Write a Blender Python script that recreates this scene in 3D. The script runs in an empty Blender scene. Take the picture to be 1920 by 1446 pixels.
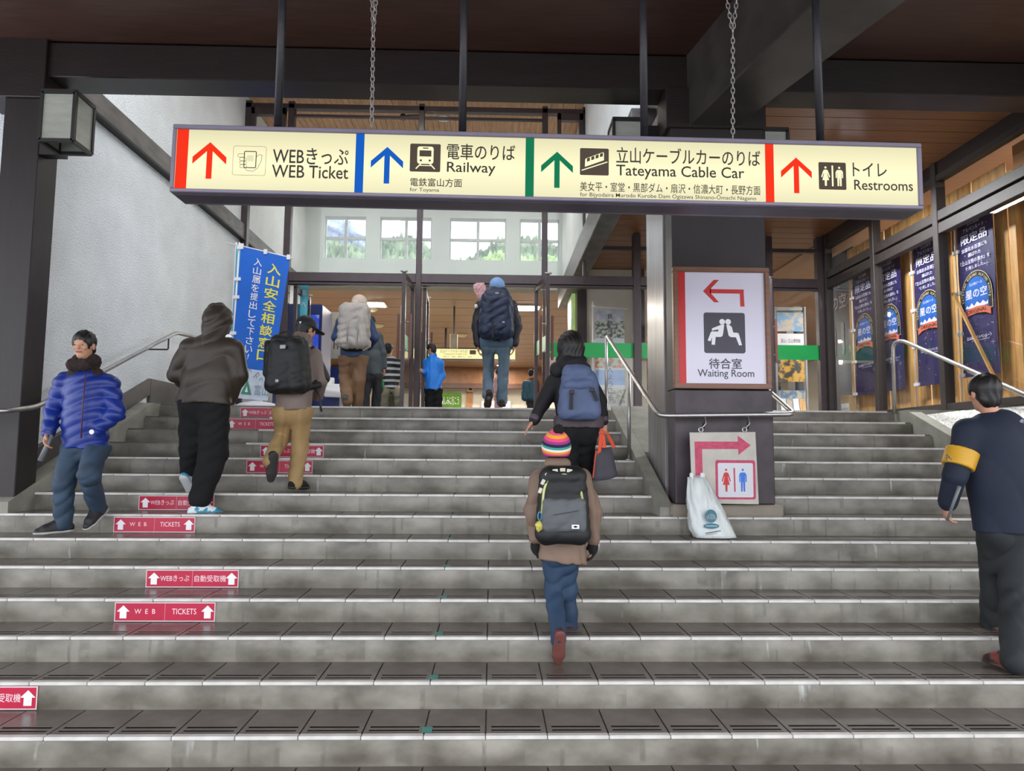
import bpy, bmesh, math, random
import numpy as np
from mathutils import Vector, Matrix, noise
random.seed(7)
SC = bpy.context.scene
COL = SC.collection

# ------------------------------------------------------------------ camera
FPX = 1346.8
PITCH, YAW, ROLL = [math.radians(a) for a in (5.251, -1.515, 0.421)]
cp, sp, cy, sy = math.cos(PITCH), math.sin(PITCH), math.cos(YAW), math.sin(YAW)
FW = np.array([-sy * cp, cy * cp, sp]); RT0 = np.array([cy, sy, 0.0]); UP0 = np.cross(RT0, FW)
RT = RT0 * math.cos(ROLL) + UP0 * math.sin(ROLL)
UP = -RT0 * math.sin(ROLL) + UP0 * math.cos(ROLL)
EYE = np.array([0.0, 0.0, 1.527])
cd = bpy.data.cameras.new('camera'); cam = bpy.data.objects.new('camera', cd); COL.objects.link(cam)
cd.sensor_fit = 'HORIZONTAL'; cd.sensor_width = 36.0; cd.lens = 36.0 * FPX / 1920.0
cd.clip_start = 0.05; cd.clip_end = 2000
cam.matrix_world = Matrix([[RT[0], UP[0], -FW[0], EYE[0]], [RT[1], UP[1], -FW[1], EYE[1]], [RT[2], UP[2], -FW[2], EYE[2]], [0, 0, 0, 1]])
SC.camera = cam
SC.view_settings.view_transform = 'Standard'; SC.view_settings.look = 'None'
SC.view_settings.exposure = 1.35; SC.view_settings.gamma = 1.0
SC.view_settings.use_curve_mapping = False

# ------------------------------------------------------------------ sky: even overcast
w = bpy.data.worlds.new('overcast_sky'); SC.world = w; w.use_nodes = True
nt = w.node_tree; bg = nt.nodes['Background']
tc = nt.nodes.new('ShaderNodeTexCoord'); nz = nt.nodes.new('ShaderNodeTexNoise'); nz.inputs['Scale'].default_value = 1.5
cr = nt.nodes.new('ShaderNodeValToRGB')
cr.color_ramp.elements[0].position = .35; cr.color_ramp.elements[0].color = (.86, .91, 1, 1)
cr.color_ramp.elements[1].position = .7; cr.color_ramp.elements[1].color = (.95, .97, 1, 1)
nt.links.new(tc.outputs['Generated'], nz.inputs['Vector']); nt.links.new(nz.outputs['Fac'], cr.inputs['Fac'])
nt.links.new(cr.outputs['Color'], bg.inputs['Color']); bg.inputs['Strength'].default_value = 1.5

def area_light(name, loc, size, power, color=(1, 1, 1), rot=(0, 0, 0), sy_=None):
    l = bpy.data.lights.new(name, 'AREA'); l.energy = power; l.color = color; l.size = size
    if sy_: l.shape = 'RECTANGLE'; l.size_y = sy_
    o = bpy.data.objects.new(name, l); o.location = loc; o.rotation_euler = rot; COL.objects.link(o)
    return o
WARMW = (1.0, .93, .82); COOLW = (.93, .97, 1.0)
# lamps of hall, porch and shop; the vestibule gets added fill lights
LAMPS = []

# ------------------------------------------------------------------ helpers
def ray(x, y): return (x - 960) / FPX * RT - (y - 723) / FPX * UP + FW
def atY(x, y, Y): d = ray(x, y); return EYE + d * (Y / d[1])
def atX(x, y, X): d = ray(x, y); return EYE + d * (X / d[0])
def lin(h):
    h = h.lstrip('#'); v = [int(h[i:i + 2], 16) / 255 for i in (0, 2, 4)]
    return tuple([(c / 12.92 if c <= .04045 else ((c + .055) / 1.055) ** 2.4) for c in v] + [1.0])
MATS = {}
def M(name, hexc, rough=.6, metal=0.0, var=.12, scale=6.0, bump=0.0, bscale=60.0, stretch=(1, 1, 1), emit=0.0, spec=.5, hex2=None, thr=(.35, .65), bdist=.004, coat=0.0):
    if name in MATS: return MATS[name]
    m = bpy.data.materials.new(name); m.use_nodes = True; nt = m.node_tree; n = nt.nodes; L = nt.links
    b = n['Principled BSDF']; c = lin(hexc)
    b.inputs['Roughness'].default_value = rough; b.inputs['Metallic'].default_value = metal
    b.inputs['Specular IOR Level'].default_value = spec; b.inputs['Coat Weight'].default_value = coat
    tc = n.new('ShaderNodeTexCoord'); mp = n.new('ShaderNodeMapping'); mp.inputs['Scale'].default_value = stretch
    L.new(tc.outputs['Object'], mp.inputs['Vector'])
    nz = n.new('ShaderNodeTexNoise'); nz.inputs['Scale'].default_value = scale; nz.inputs['Detail'].default_value = 5
    L.new(mp.outputs['Vector'], nz.inputs['Vector'])
    r = n.new('ShaderNodeValToRGB'); e = r.color_ramp.elements
    e[0].position, e[1].position = thr
    if hex2: e[0].color = c; e[1].color = lin(hex2)
    else:
        e[0].color = tuple(min(1, x * (1 - var)) for x in c[:3]) + (1,); e[1].color = tuple(min(1, x * (1 + var)) for x in c[:3]) + (1,)
    L.new(nz.outputs['Fac'], r.inputs['Fac']); L.new(r.outputs['Color'], b.inputs['Base Color'])
    if emit > 0:
        b.inputs['Specular IOR Level'].default_value = .12
        dk = n.new('ShaderNodeMix'); dk.data_type = 'RGBA'; dk.inputs[0].default_value = .75; dk.inputs[7].default_value = (0, 0, 0, 1); L.new(r.outputs['Color'], dk.inputs[6]); L.new(dk.outputs[2], b.inputs['Base Color'])
        L.new(r.outputs['Color'], b.inputs['Emission Color']); b.inputs['Emission Strength'].default_value = emit
    if bump > 0:
        n2 = n.new('ShaderNodeTexNoise'); n2.inputs['Scale'].default_value = bscale; n2.inputs['Detail'].default_value = 3
        L.new(mp.outputs['Vector'], n2.inputs['Vector'])
        bp = n.new('ShaderNodeBump'); bp.inputs['Strength'].default_value = bump; bp.inputs['Distance'].default_value = bdist
        L.new(n2.outputs['Fac'], bp.inputs['Height']); L.new(bp.outputs['Normal'], b.inputs['Normal'])
    MATS[name] = m; return m

def glass_mat(name, tint=(1, 1, 1, 1), refl=.08, alpha=.04):
    """thin pane: mostly transparent, with a fresnel reflection"""
    m = bpy.data.materials.new(name); m.use_nodes = True; nt = m.node_tree; n = nt.nodes; L = nt.links
    n.remove(n['Principled BSDF']); out = n['Material Output']
    t = n.new('ShaderNodeBsdfTransparent'); t.inputs['Color'].default_value = tint
    g = n.new('ShaderNodeBsdfGlossy'); g.inputs['Roughness'].default_value = .02
    lw = n.new('ShaderNodeLayerWeight'); lw.inputs['Blend'].default_value = .5; pw_ = n.new('ShaderNodeMath'); pw_.operation = 'POWER'; pw_.inputs[1].default_value = 4.0; L.new(lw.outputs['Facing'], pw_.inputs[0]); ad_ = n.new('ShaderNodeMath'); ad_.operation = 'MULTIPLY_ADD'; ad_.inputs[1].default_value = .6; ad_.inputs[2].default_value = .03; L.new(pw_.outputs[0], ad_.inputs[0])
    nz = n.new('ShaderNodeTexNoise'); nz.inputs['Scale'].default_value = 1.3
    bp = n.new('ShaderNodeBump'); bp.inputs['Strength'].default_value = .02; L.new(nz.outputs['Fac'], bp.inputs['Height']); L.new(bp.outputs['Normal'], g.inputs['Normal'])
    mx = n.new('ShaderNodeMixShader'); L.new(ad_.outputs[0], mx.inputs['Fac']); L.new(t.outputs[0], mx.inputs[1]); L.new(g.outputs[0], mx.inputs[2])
    L.new(mx.outputs[0], out.inputs['Surface']); MATS[name] = m; return m

WL = {}          # world location of every object built
def _link(o, parent, wloc):
    COL.objects.link(o); WL[o.name] = Vector(wloc)
    if parent is not None:
        o.parent = parent; o.location = Vector(wloc) - WL[parent.name]
    else: o.location = wloc
def tag(o, label=None, cat=None, group=None, kind=None):
    if label: o['label'] = label
    if cat: o['category'] = cat
    if group: o['group'] = group
    if kind: o['kind'] = kind
    return o
def root(name, label, cat, loc=(0, 0, 0), group=None, kind=None):
    o = bpy.data.objects.new(name, None); o.empty_display_size = .1; _link(o, None, loc); return tag(o, label, cat, group, kind)
def ob(name, data, mat, parent=None, label=None, cat=None, group=None, kind=None, loc=None, smooth=False):
    """data: bmesh or (verts, faces) in WORLD coordinates; the object sits at its parent's place (or at loc)"""
    if parent is not None and loc is None: wl = WL[parent.name]
    else: wl = Vector(loc or (0, 0, 0))
    me = bpy.data.meshes.new(name)
    if isinstance(data, tuple):
        v, f = data; v = np.asarray(v, float) - np.array(wl)
        me.from_pydata(v.tolist() if True else v, [], f if isinstance(f, list) else f.tolist()); me.update()
    else:
        bmesh.ops.translate(data, verts=data.verts, vec=-wl); bmesh.ops.recalc_face_normals(data, faces=data.faces)
        data.to_mesh(me); data.free()
    for m_ in (mat if isinstance(mat, (list, tuple)) else [mat]): me.materials.append(m_)
    if smooth: me.polygons.foreach_set('use_smooth', [True] * len(me.polygons))
    o = bpy.data.objects.new(name, me); _link(o, parent, wl); return tag(o, label, cat, group, kind)
def struct(name, data, mat, parent=None, label=None, **k): return ob(name, data, mat, parent, label, kind=None if parent is not None else 'structure', **k)
def dup(o, off=(0, 0, 0), parent=None, label=None, name=None, group=None):
    c = o.copy(); COL.objects.link(c)
    if name: c.name = name
    base = WL[o.name] + Vector(off)
    WL[c.name] = base; c.parent = parent; c.location = base - (WL[parent.name] if parent is not None else Vector((0, 0, 0)))
    if label: c['label'] = label
    if group: c['group'] = group
    for ch in list(o.children): dup(ch, off, c)
    return c

def B(): return bmesh.new()
def box(bm, x0, x1, y0, y1, z0, z1, mi=0):
    v = [bm.verts.new(p) for p in ((x0, y0, z0), (x1, y0, z0), (x1, y1, z0), (x0, y1, z0), (x0, y0, z1), (x1, y0, z1), (x1, y1, z1), (x0, y1, z1))]
    for f in ((0, 3, 2, 1), (4, 5, 6, 7), (0, 1, 5, 4), (1, 2, 6, 5), (2, 3, 7, 6), (3, 0, 4, 7)): bm.faces.new([v[i] for i in f]).material_index = mi
    return bm
def hexa(bm, p):
    """p: 8 points, bottom ring then top ring"""
    v = [bm.verts.new(q) for q in p]
    for f in ((0, 3, 2, 1), (4, 5, 6, 7), (0, 1, 5, 4), (1, 2, 6, 5), (2, 3, 7, 6), (3, 0, 4, 7)): bm.faces.new([v[i] for i in f])
    return bm
def bevel(bm, w, seg=2):
    bmesh.ops.bevel(bm, geom=[e for e in bm.edges if e.calc_length() > w * 2.2], offset=w, segments=seg, affect='EDGES', clamp_overlap=True); return bm
def bar(bm, a, b, w, h=None, up=(0, 0, 1)):
    h = h or w; a = Vector(a); b = Vector(b); d = (b - a).normalized(); u = Vector(up)
    if abs(d.dot(u)) > .95: u = Vector((0, 1, 0))
    s = d.cross(u).normalized() * w / 2; u = s.cross(d).normalized() * h / 2
    return hexa(bm, [a - s - u, a + s - u, b + s - u, b - s - u, a - s + u, a + s + u, b + s + u, b - s + u])
def tube(bm, pts, r, n=12, cap=True, rs=None):
    pts = [Vector(p) for p in pts]; rings = []; prev = None
    for i, p in enumerate(pts):
        d = ((pts[min(i + 1, len(pts) - 1)] - p).normalized() + (p - pts[max(i - 1, 0)]).normalized()).normalized()
        if prev is None:
            u = Vector((0, 0, 1)) if abs(d.z) < .9 else Vector((1, 0, 0)); u = (u - d * u.dot(d)).normalized()
        else: u = (prev - d * prev.dot(d)).normalized()
        prev = u; s = d.cross(u); rr = rs[i] if rs else r
        rings.append([bm.verts.new(p + (u * math.cos(2 * math.pi * k / n) + s * math.sin(2 * math.pi * k / n)) * rr) for k in range(n)])
    for A, Bq in zip(rings, rings[1:]):
        for k in range(n): bm.faces.new([A[k], A[(k + 1) % n], Bq[(k + 1) % n], Bq[k]]).smooth = True
    if cap: bm.faces.new(rings[0][::-1]); bm.faces.new(rings[-1])
    return bm
def rounded(pts, rad=.06, n=5):
    """round the corners of a polyline"""
    pts = [Vector(p) for p in pts]; out = [pts[0]]
    for a, b, c in zip(pts, pts[1:], pts[2:]):
        p = b + (a - b).normalized() * rad; q = b + (c - b).normalized() * rad
        for i in range(n + 1):
            t = i / n; out.append(p * (1 - t) ** 2 + b * 2 * t * (1 - t) + q * t * t)
    out.append(pts[-1]); return out
def lathe(bm, prof, c, n=20, axis=None):
    rings = [[bm.verts.new((c[0] + r * math.cos(2 * math.pi * k / n), c[1] + r * math.sin(2 * math.pi * k / n), c[2] + z)) for k in range(n)] for r, z in prof]
    for A, Bq in zip(rings, rings[1:]):
        for k in range(n): bm.faces.new([A[k], A[(k + 1) % n], Bq[(k + 1) % n], Bq[k]]).smooth = True
    bm.faces.new(rings[0][::-1]); bm.faces.new(rings[-1]); return bm
def torus_link(bm, c, L, W, r, ax, side, n=10, m=5):
    """one oval chain link in the plane (ax, side)"""
    ax = Vector(ax).normalized(); side = Vector(side).normalized(); nn = ax.cross(side); rings = []
    for i in range(n):
        t = 2 * math.pi * i / n; ct, st = math.cos(t), math.sin(t)
        p = Vector(c) + ax * (ct * L / 2) + side * (st * W / 2); o = (ax * ct + side * st).normalized()
        rings.append([bm.verts.new(p + (o * math.cos(2 * math.pi * k / m) + nn * math.sin(2 * math.pi * k / m)) * r) for k in range(m)])
    for i in range(n):
        A, Bq = rings[i], rings[(i + 1) % n]
        for k in range(m): bm.faces.new([A[k], A[(k + 1) % m], Bq[(k + 1) % m], Bq[k]]).smooth = True

# flat prints: shapes drawn on a plane given by an origin and two unit vectors
class Plane:
    def __init__(s, o, u, v, lift=.0015):
        s.o = Vector(o); s.u = Vector(u); s.v = Vector(v); s.n = s.u.cross(s.v).normalized(); s.lift = lift
    def P(s, a, b, k=1): return s.o + s.u * a + s.v * b + s.n * (s.lift * k)
def poly(bm, pl, pts, k=1):
    f = bm.faces.new([bm.verts.new(pl.P(a, b, k)) for a, b in pts]); return f
def disc(bm, pl, a, b, r, k=1, n=20, r2=None): return poly(bm, pl, [(a + r * math.cos(2 * math.pi * i / n), b + (r2 or r) * math.sin(2 * math.pi * i / n)) for i in range(n)], k)
def rrect(bm, pl, a0, a1, b0, b1, r, k=1, n=4):
    pts = []
    for ca, cb, s0 in ((a1 - r, b1 - r, 0), (a0 + r, b1 - r, 90), (a0 + r, b0 + r, 180), (a1 - r, b0 + r, 270)):
        for i in range(n + 1):
            t = math.radians(s0 + 90 * i / n); pts.append((ca + r * math.cos(t), cb + r * math.sin(t)))
    return poly(bm, pl, pts, k)
def strip(bm, pl, pts, wd, k=1):
    for (a, b), (c, d) in zip(pts, pts[1:]):
        l = math.hypot(c - a, d - b) or 1; nx, ny = -(d - b) / l * wd / 2, (c - a) / l * wd / 2
        poly(bm, pl, [(a - nx, b - ny), (c - nx, d - ny), (c + nx, d + ny), (a + nx, b + ny)], k)
TXT = {}
def glyphs(s, bold=0.0, vertical=False, res=3):
    """text as a flat mesh: verts in a 0..1 box plus its aspect; vertical = one character under another"""
    key = (s, bold, vertical)
    if key in TXT: return TXT[key]
    c = bpy.data.curves.new('lettering', 'FONT'); c.body = '\n'.join(s) if vertical else s; c.resolution_u = res; c.offset = bold
    if vertical: c.space_line = .86; c.align_x = 'CENTER'
    o = bpy.data.objects.new('lettering_tmp', c); COL.objects.link(o); dg = bpy.context.evaluated_depsgraph_get()
    me = bpy.data.meshes.new_from_object(o.evaluated_get(dg)); bpy.data.objects.remove(o); bpy.data.curves.remove(c)
    v = np.array([q.co[:2] for q in me.vertices]) if len(me.vertices) else np.zeros((3, 2)); f = [list(p.vertices) for p in me.polygons]; bpy.data.meshes.remove(me)
    lo, hi = v.min(0), v.max(0); d = np.maximum(hi - lo, 1e-6); TXT[key] = ((v - lo) / d, f, d[0] / d[1]); return TXT[key]
def text_bm(bm, pl, s, a0, a1, b0, b1, k=2, bold=0.0, vertical=False, keep=False):
    v, f, asp = glyphs(s, bold, vertical)
    if keep:   # keep the letter proportions, centred in the box
        wdt = min(a1 - a0, (b1 - b0) * asp); h = wdt / asp; ca, cb = (a0 + a1) / 2, (b0 + b1) / 2; a0, a1, b0, b1 = ca - wdt / 2, ca + wdt / 2, cb - h / 2, cb + h / 2
    vs = [bm.verts.new(pl.P(a0 + x * (a1 - a0), b0 + y * (b1 - b0), k)) for x, y in v]
    for q in f:
        try: bm.faces.new([vs[i] for i in q])
        except ValueError: pass
def flat(name, draw, mat, parent, label=None):
    bm = B(); draw(bm); me_ = bm
    wl = WL[parent.name]; bmesh.ops.translate(bm, verts=bm.verts, vec=-wl); me = bpy.data.meshes.new(name)
    bmesh.ops.triangulate(bm, faces=[f for f in bm.faces if len(f.verts) > 4]); bm.to_mesh(me); bm.free(); me.materials.append(mat)
    o = bpy.data.objects.new(name, me); _link(o, parent, wl); return tag(o, label)

# ------------------------------------------------------------------ smooth bodies: blended tapered limbs turned into one skin
def surfnet(D, org, h):
    s = D < 0; nx, ny, nz_ = D.shape
    tot = np.zeros((nx - 1, ny - 1, nz_ - 1), np.int8)
    offs = [(i, j, k) for i in (0, 1) for j in (0, 1) for k in (0, 1)]
    for i, j, k in offs: tot += s[i:nx - 1 + i, j:ny - 1 + j, k:nz_ - 1 + k]
    mask = (tot > 0) & (tot < 8); ii, jj, kk = np.nonzero(mask); n = len(ii)
    if n == 0: return np.zeros((0, 3)), []
    idx = -np.ones(mask.shape, np.int64); idx[mask] = np.arange(n)
    acc = np.zeros((n, 3)); cnt = np.zeros(n)
    for a in offs:
        for ax in range(3):
            if a[ax]: continue
            b = list(a); b[ax] = 1
            d0 = D[ii + a[0], jj + a[1], kk + a[2]]; d1 = D[ii + b[0], jj + b[1], kk + b[2]]
            c = (d0 < 0) != (d1 < 0); t = np.where(c, d0 / np.where(c, d0 - d1, 1), 0)
            p = np.tile(np.array(a, float), (n, 1)); p[:, ax] += t; acc += p * c[:, None]; cnt += c
    V = (np.stack([ii, jj, kk], 1) + acc / np.maximum(cnt, 1)[:, None]) * h + org
    F = []
    for ax in range(3):
        o1, o2 = (ax + 1) % 3, (ax + 2) % 3
        sl0 = [slice(1, -1)] * 3; sl1 = [slice(1, -1)] * 3; sl0[ax] = slice(0, -1); sl1[ax] = slice(1, None)
        a = s[tuple(sl0)]; b = s[tuple(sl1)]; g = np.argwhere(a != b)
        if not len(g): continue
        base = g.copy(); base[:, o1] += 1; base[:, o2] += 1
        e1 = np.zeros(3, int); e1[o1] = 1; e2 = np.zeros(3, int); e2[o2] = 1
        q = [base - e1 - e2, base - e2, base, base - e1]; q = np.stack([idx[x[:, 0], x[:, 1], x[:, 2]] for x in q], 1)
        fl = a[g[:, 0], g[:, 1], g[:, 2]]; q[~fl] = q[~fl][:, ::-1]; F.append(q)
    F = np.concatenate(F); return V, F[(F >= 0).all(1)]
A_ = lambda p: np.array(p, float)
def nrm(v): v = A_(v); return v / (np.linalg.norm(v) or 1)
def cone(a, b, r1, r2=None, flat=None, fd=None, k=None): return ('c', A_(a), A_(b), r1, r1 if r2 is None else r2, flat or 1.0, None if fd is None else nrm(fd), k)
def ell(c, r, fr=None, k=None): return ('e', A_(c), A_(r), np.eye(3) if fr is None else A_(fr), k)
def cutp(p, n): return ('p', A_(p), nrm(n))          # removes the half space on the side of n
def cute(c, r, fr=None): return ('x', A_(c), A_(r), np.eye(3) if fr is None else A_(fr))
def blob(prims, h=.01, k=.02, disp=None, sharp=None):
    lo = np.full(3, 1e9); hi = -lo
    for q in prims:
        if q[0] == 'c': m_ = max(q[3], q[4]); lo = np.minimum(lo, np.minimum(q[1], q[2]) - m_); hi = np.maximum(hi, np.maximum(q[1], q[2]) + m_)
        elif q[0] == 'e': m_ = max(q[2]); lo = np.minimum(lo, q[1] - m_); hi = np.maximum(hi, q[1] + m_)
    lo -= 3 * h + .01; hi += 3 * h + .01; N = np.ceil((hi - lo) / h).astype(int) + 1
    ax = [lo[i] + h * np.arange(N[i]) for i in range(3)]
    D = np.full(N, .2)
    def region(a, b):
        i0 = np.maximum(0, np.floor((a - lo) / h).astype(int)); i1 = np.minimum(N, np.ceil((b - lo) / h).astype(int) + 1); return tuple(slice(i0[i], i1[i]) for i in range(3))
    def pts(sl): return [ax[i][sl[i]].reshape([-1 if j == i else 1 for j in range(3)]) for i in range(3)]
    for q in prims:
        if q[0] == 'c':
            _, a, b, r1, r2, fl, fd, kk = q; kk = kk or k; m_ = max(r1, r2) + kk * 1.5 + h * 2
            sl = region(np.minimum(a, b) - m_, np.maximum(a, b) + m_); X = pts(sl)
            a2, b2 = a.copy(), b.copy(); P = X
            if fd is not None and fl != 1.0:     # squeeze along fd, about the limb's first point
                g = 1 / fl - 1; t = (X[0] - a[0]) * fd[0] + (X[1] - a[1]) * fd[1] + (X[2] - a[2]) * fd[2]
                P = [X[i] + t * (fd[i] * g) for i in range(3)]; b2 = b + fd * (np.dot(b - a, fd) * g)
            d = b2 - a2; L2 = max(d @ d, 1e-9)
            t = np.clip(((P[0] - a2[0]) * d[0] + (P[1] - a2[1]) * d[1] + (P[2] - a2[2]) * d[2]) / L2, 0, 1)
            v = np.sqrt((P[0] - a2[0] - t * d[0]) ** 2 + (P[1] - a2[1] - t * d[1]) ** 2 + (P[2] - a2[2] - t * d[2]) ** 2) - (r1 + (r2 - r1) * t)
        elif q[0] == 'e':
            _, c, r, fr, kk = q; kk = kk or k; m_ = max(r) + kk * 1.5 + h * 2; sl = region(c - m_, c + m_); X = pts(sl)
            g = [((X[0] - c[0]) * fr[i][0] + (X[1] - c[1]) * fr[i][1] + (X[2] - c[2]) * fr[i][2]) / r[i] for i in range(3)]
            v = (np.sqrt(g[0] ** 2 + g[1] ** 2 + g[2] ** 2) - 1) * min(r)
        elif q[0] == 'p':
            X = pts((slice(None),) * 3); v = (X[0] - q[1][0]) * q[2][0] + (X[1] - q[1][1]) * q[2][1] + (X[2] - q[1][2]) * q[2][2]
            D = np.maximum(D, v); continue
        else:
            _, c, r, fr = q; X = pts((slice(None),) * 3)
            g = [((X[0] - c[0]) * fr[i][0] + (X[1] - c[1]) * fr[i][1] + (X[2] - c[2]) * fr[i][2]) / r[i] for i in range(3)]
            D = np.maximum(D, -(np.sqrt(g[0] ** 2 + g[1] ** 2 + g[2] ** 2) - 1) * min(r)); continue
        u = D[sl]; e = np.maximum(kk - np.abs(u - v), 0) / kk; D[sl] = np.minimum(u, v) - e * e * kk * .25
    if disp is not None: X = pts((slice(None),) * 3); D = D + disp(*X)
    D[0] = D[-1] = .1; D[:, 0] = D[:, -1] = .1; D[:, :, 0] = D[:, :, -1] = .1
    return surfnet(D, lo, h)
def folds(amp, f=18.0, seed=0.0):
    def g(x, y, z):
        a = np.sin(f * (z * .75 + x * .8 - y * .3) * .8 + 3.6 * np.sin(f * .30 * (x * 1.3 + y - z * .5) + seed) + 1.5 * np.sin(f * .21 * z + seed * 3) + seed)
        b = np.sin(f * 1.9 * (z * .8 - x * .9 + y * .4) + 2.4 * np.sin(f * .5 * (z + y) + seed * 2))
        a = 1 - 2 * np.abs(a) ** .8      # soft valleys with sharper creases
        return amp * (a * .65 + b * .35)
    return g
def skin(name, prims, mat, parent, h=.01, k=.02, disp=None, label=None):
    V, F = blob(prims, h, k, disp)
    return ob(name, (V, F), mat, parent, label, smooth=True)
# ------------------------------------------------------------------ materials
dark_wood = M('dark_brown_timber', '#4a3128', .42, var=.18, scale=3, stretch=(1, 8, 8), bump=.15, bscale=30)
beam_m = M('dark_painted_beam', '#231918', .38, var=.15, scale=4, stretch=(1, 6, 6), bump=.25, bscale=20)
pillar_m = M('dark_brown_steel', '#231a1b', .5, var=.12, scale=5, stretch=(3, 3, .6), bump=.25, bscale=14)
pillar_low = M('worn_grey_purple_paint', '#41373d', .5, var=.22, scale=7, bump=.3, bscale=40)
plaster = M('white_rough_plaster', '#ecf0f1', .85, var=.05, scale=2, bump=1.0, bscale=55, bdist=.018)
plaster2 = M('smooth_pale_plaster', '#cfd8d1', .85, var=.03, scale=2, bump=.25, bscale=50)
cream = M('cream_wall', '#cfc9ba', .8, var=.03)
riser_m = None
tile_m = M('brown_grey_floor_tile', '#645c56', .27, var=.16, scale=5, bump=.12, bscale=90, spec=.45)
slot_m = M('dark_grip_strip', '#141211', .95, var=.15, scale=20, spec=.05)
grout_m = M('grey_grout', '#7b766d', .7, var=.2, scale=12)
nose_m = M('pale_nosing_tile', '#ccc8c3', .3, var=.12, scale=8, bump=.05)
curb_m = M('pale_cement', '#8d8b80', .75, var=.15, scale=6, bump=.3, bscale=40)
stringer_m = M('dark_grey_skirting', '#4a4644', .45, var=.12, scale=5, bump=.1)
frame_m = M('bronze_frame', '#43383a', .34, metal=.25, var=.08, scale=10)
frame_b = M('dark_bronze_frame', '#37302e', .55, metal=.2, var=.08, scale=10)
orange_wood = M('orange_brown_ceiling_board', '#8a5c3a', .4, var=.12, scale=3, stretch=(1, 10, 10))
orange_hall = M('hall_ceiling_board', '#957358', .45, var=.09, scale=3, stretch=(1, 10, 10))
pale_wood = M('pale_pine_board', '#c79a70', .5, var=.15, scale=3, stretch=(8, 1, 8))
pine = M('knotty_pine_plank', '#c99a5c', .5, var=.22, scale=3.2, stretch=(6, 6, .8), bump=.1, bscale=30)
steel = M('brushed_stainless_steel', '#b9b7b5', .4, metal=1.0, var=.06, scale=20, bump=.05, bscale=80)
glass = glass_mat('clear_pane')
white_m = M('white_print', '#e8e6ea', .5, var=.02)
black_m = M('black_satin', '#141414', .5, var=.1)

# cement riser: blotchy, with vertical cracks at the joints and white lime streaks
def riser_mat():
    m = bpy.data.materials.new('stained_cement_riser'); m.use_nodes = True; n = m.node_tree.nodes; L = m.node_tree.links
    b = n['Principled BSDF']; b.inputs['Roughness'].default_value = .42
    tc = n.new('ShaderNodeTexCoord')
    def noise_(sc, st, det=4):
        mp = n.new('ShaderNodeMapping'); mp.inputs['Scale'].default_value = st; L.new(tc.outputs['Object'], mp.inputs['Vector'])
        z = n.new('ShaderNodeTexNoise'); z.inputs['Scale'].default_value = sc; z.inputs['Detail'].default_value = det; L.new(mp.outputs['Vector'], z.inputs['Vector']); return z
    def ramp(src, p0, c0, p1, c1):
        r = n.new('ShaderNodeValToRGB'); r.color_ramp.elements[0].position = p0; r.color_ramp.elements[0].color = lin(c0)
        r.color_ramp.elements[1].position = p1; r.color_ramp.elements[1].color = lin(c1); L.new(src, r.inputs['Fac']); return r
    base = ramp(noise_(3.2, (1, 1, 1.6), 8).outputs['Fac'], .32, '#575248', .68, '#948f85')
    lime = ramp(noise_(9, (1.2, 1, .18), 6).outputs['Fac'], .66, '#000000', .74, '#ffffff')
    crack = ramp(noise_(2.6, (1.0, .33, .0015), 2).outputs['Fac'], .485, '#ffffff', .5, '#000000')
    crack2 = ramp(noise_(2.6, (1.0, .33, .0015), 2).outputs['Fac'], .5, '#000000', .515, '#ffffff')
    mx = n.new('ShaderNodeMix'); mx.data_type = 'RGBA'; L.new(base.outputs[0], mx.inputs[6]); mx.inputs[7].default_value = lin('#c9ccc8')
    area = ramp(noise_(.9, (1, 1, 1), 2).outputs['Fac'], .5, '#000000', .62, '#ffffff')
    mu = n.new('ShaderNodeMath'); mu.operation = 'MULTIPLY'; L.new(lime.outputs[0], mu.inputs[0]); L.new(area.outputs[0], mu.inputs[1]); L.new(mu.outputs[0], mx.inputs[0])
    m2 = n.new('ShaderNodeMix'); m2.data_type = 'RGBA'; ad = n.new('ShaderNodeMath'); ad.operation = 'MAXIMUM'; L.new(crack.outputs[0], ad.inputs[0]); L.new(crack2.outputs[0], ad.inputs[1])
    mk = n.new('ShaderNodeMapRange'); mk.inputs['To Min'].default_value = .35; mk.inputs['From Min'].default_value = .45; mk.inputs['From Max'].default_value = .6; L.new(noise_(5, (1, 1.7, 2.5), 4).outputs['Fac'], mk.inputs['Value']); mm = n.new('ShaderNodeMath'); mm.operation = 'MAXIMUM'; L.new(ad.outputs[0], mm.inputs[0]); L.new(mk.outputs[0], mm.inputs[1]); L.new(mm.outputs[0], m2.inputs[0]); m2.inputs[6].default_value = lin('#625f55'); L.new(mx.outputs[2], m2.inputs[7])
    L.new(m2.outputs[2], b.inputs['Base Color'])
    bp = n.new('ShaderNodeBump'); bp.inputs['Strength'].default_value = .35; bp.inputs['Distance'].default_value = .006
    L.new(noise_(14, (1, 1, 1), 5).outputs['Fac'], bp.inputs['Height']); L.new(bp.outputs['Normal'], b.inputs['Normal']); return m
riser_m = riser_mat()

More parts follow.
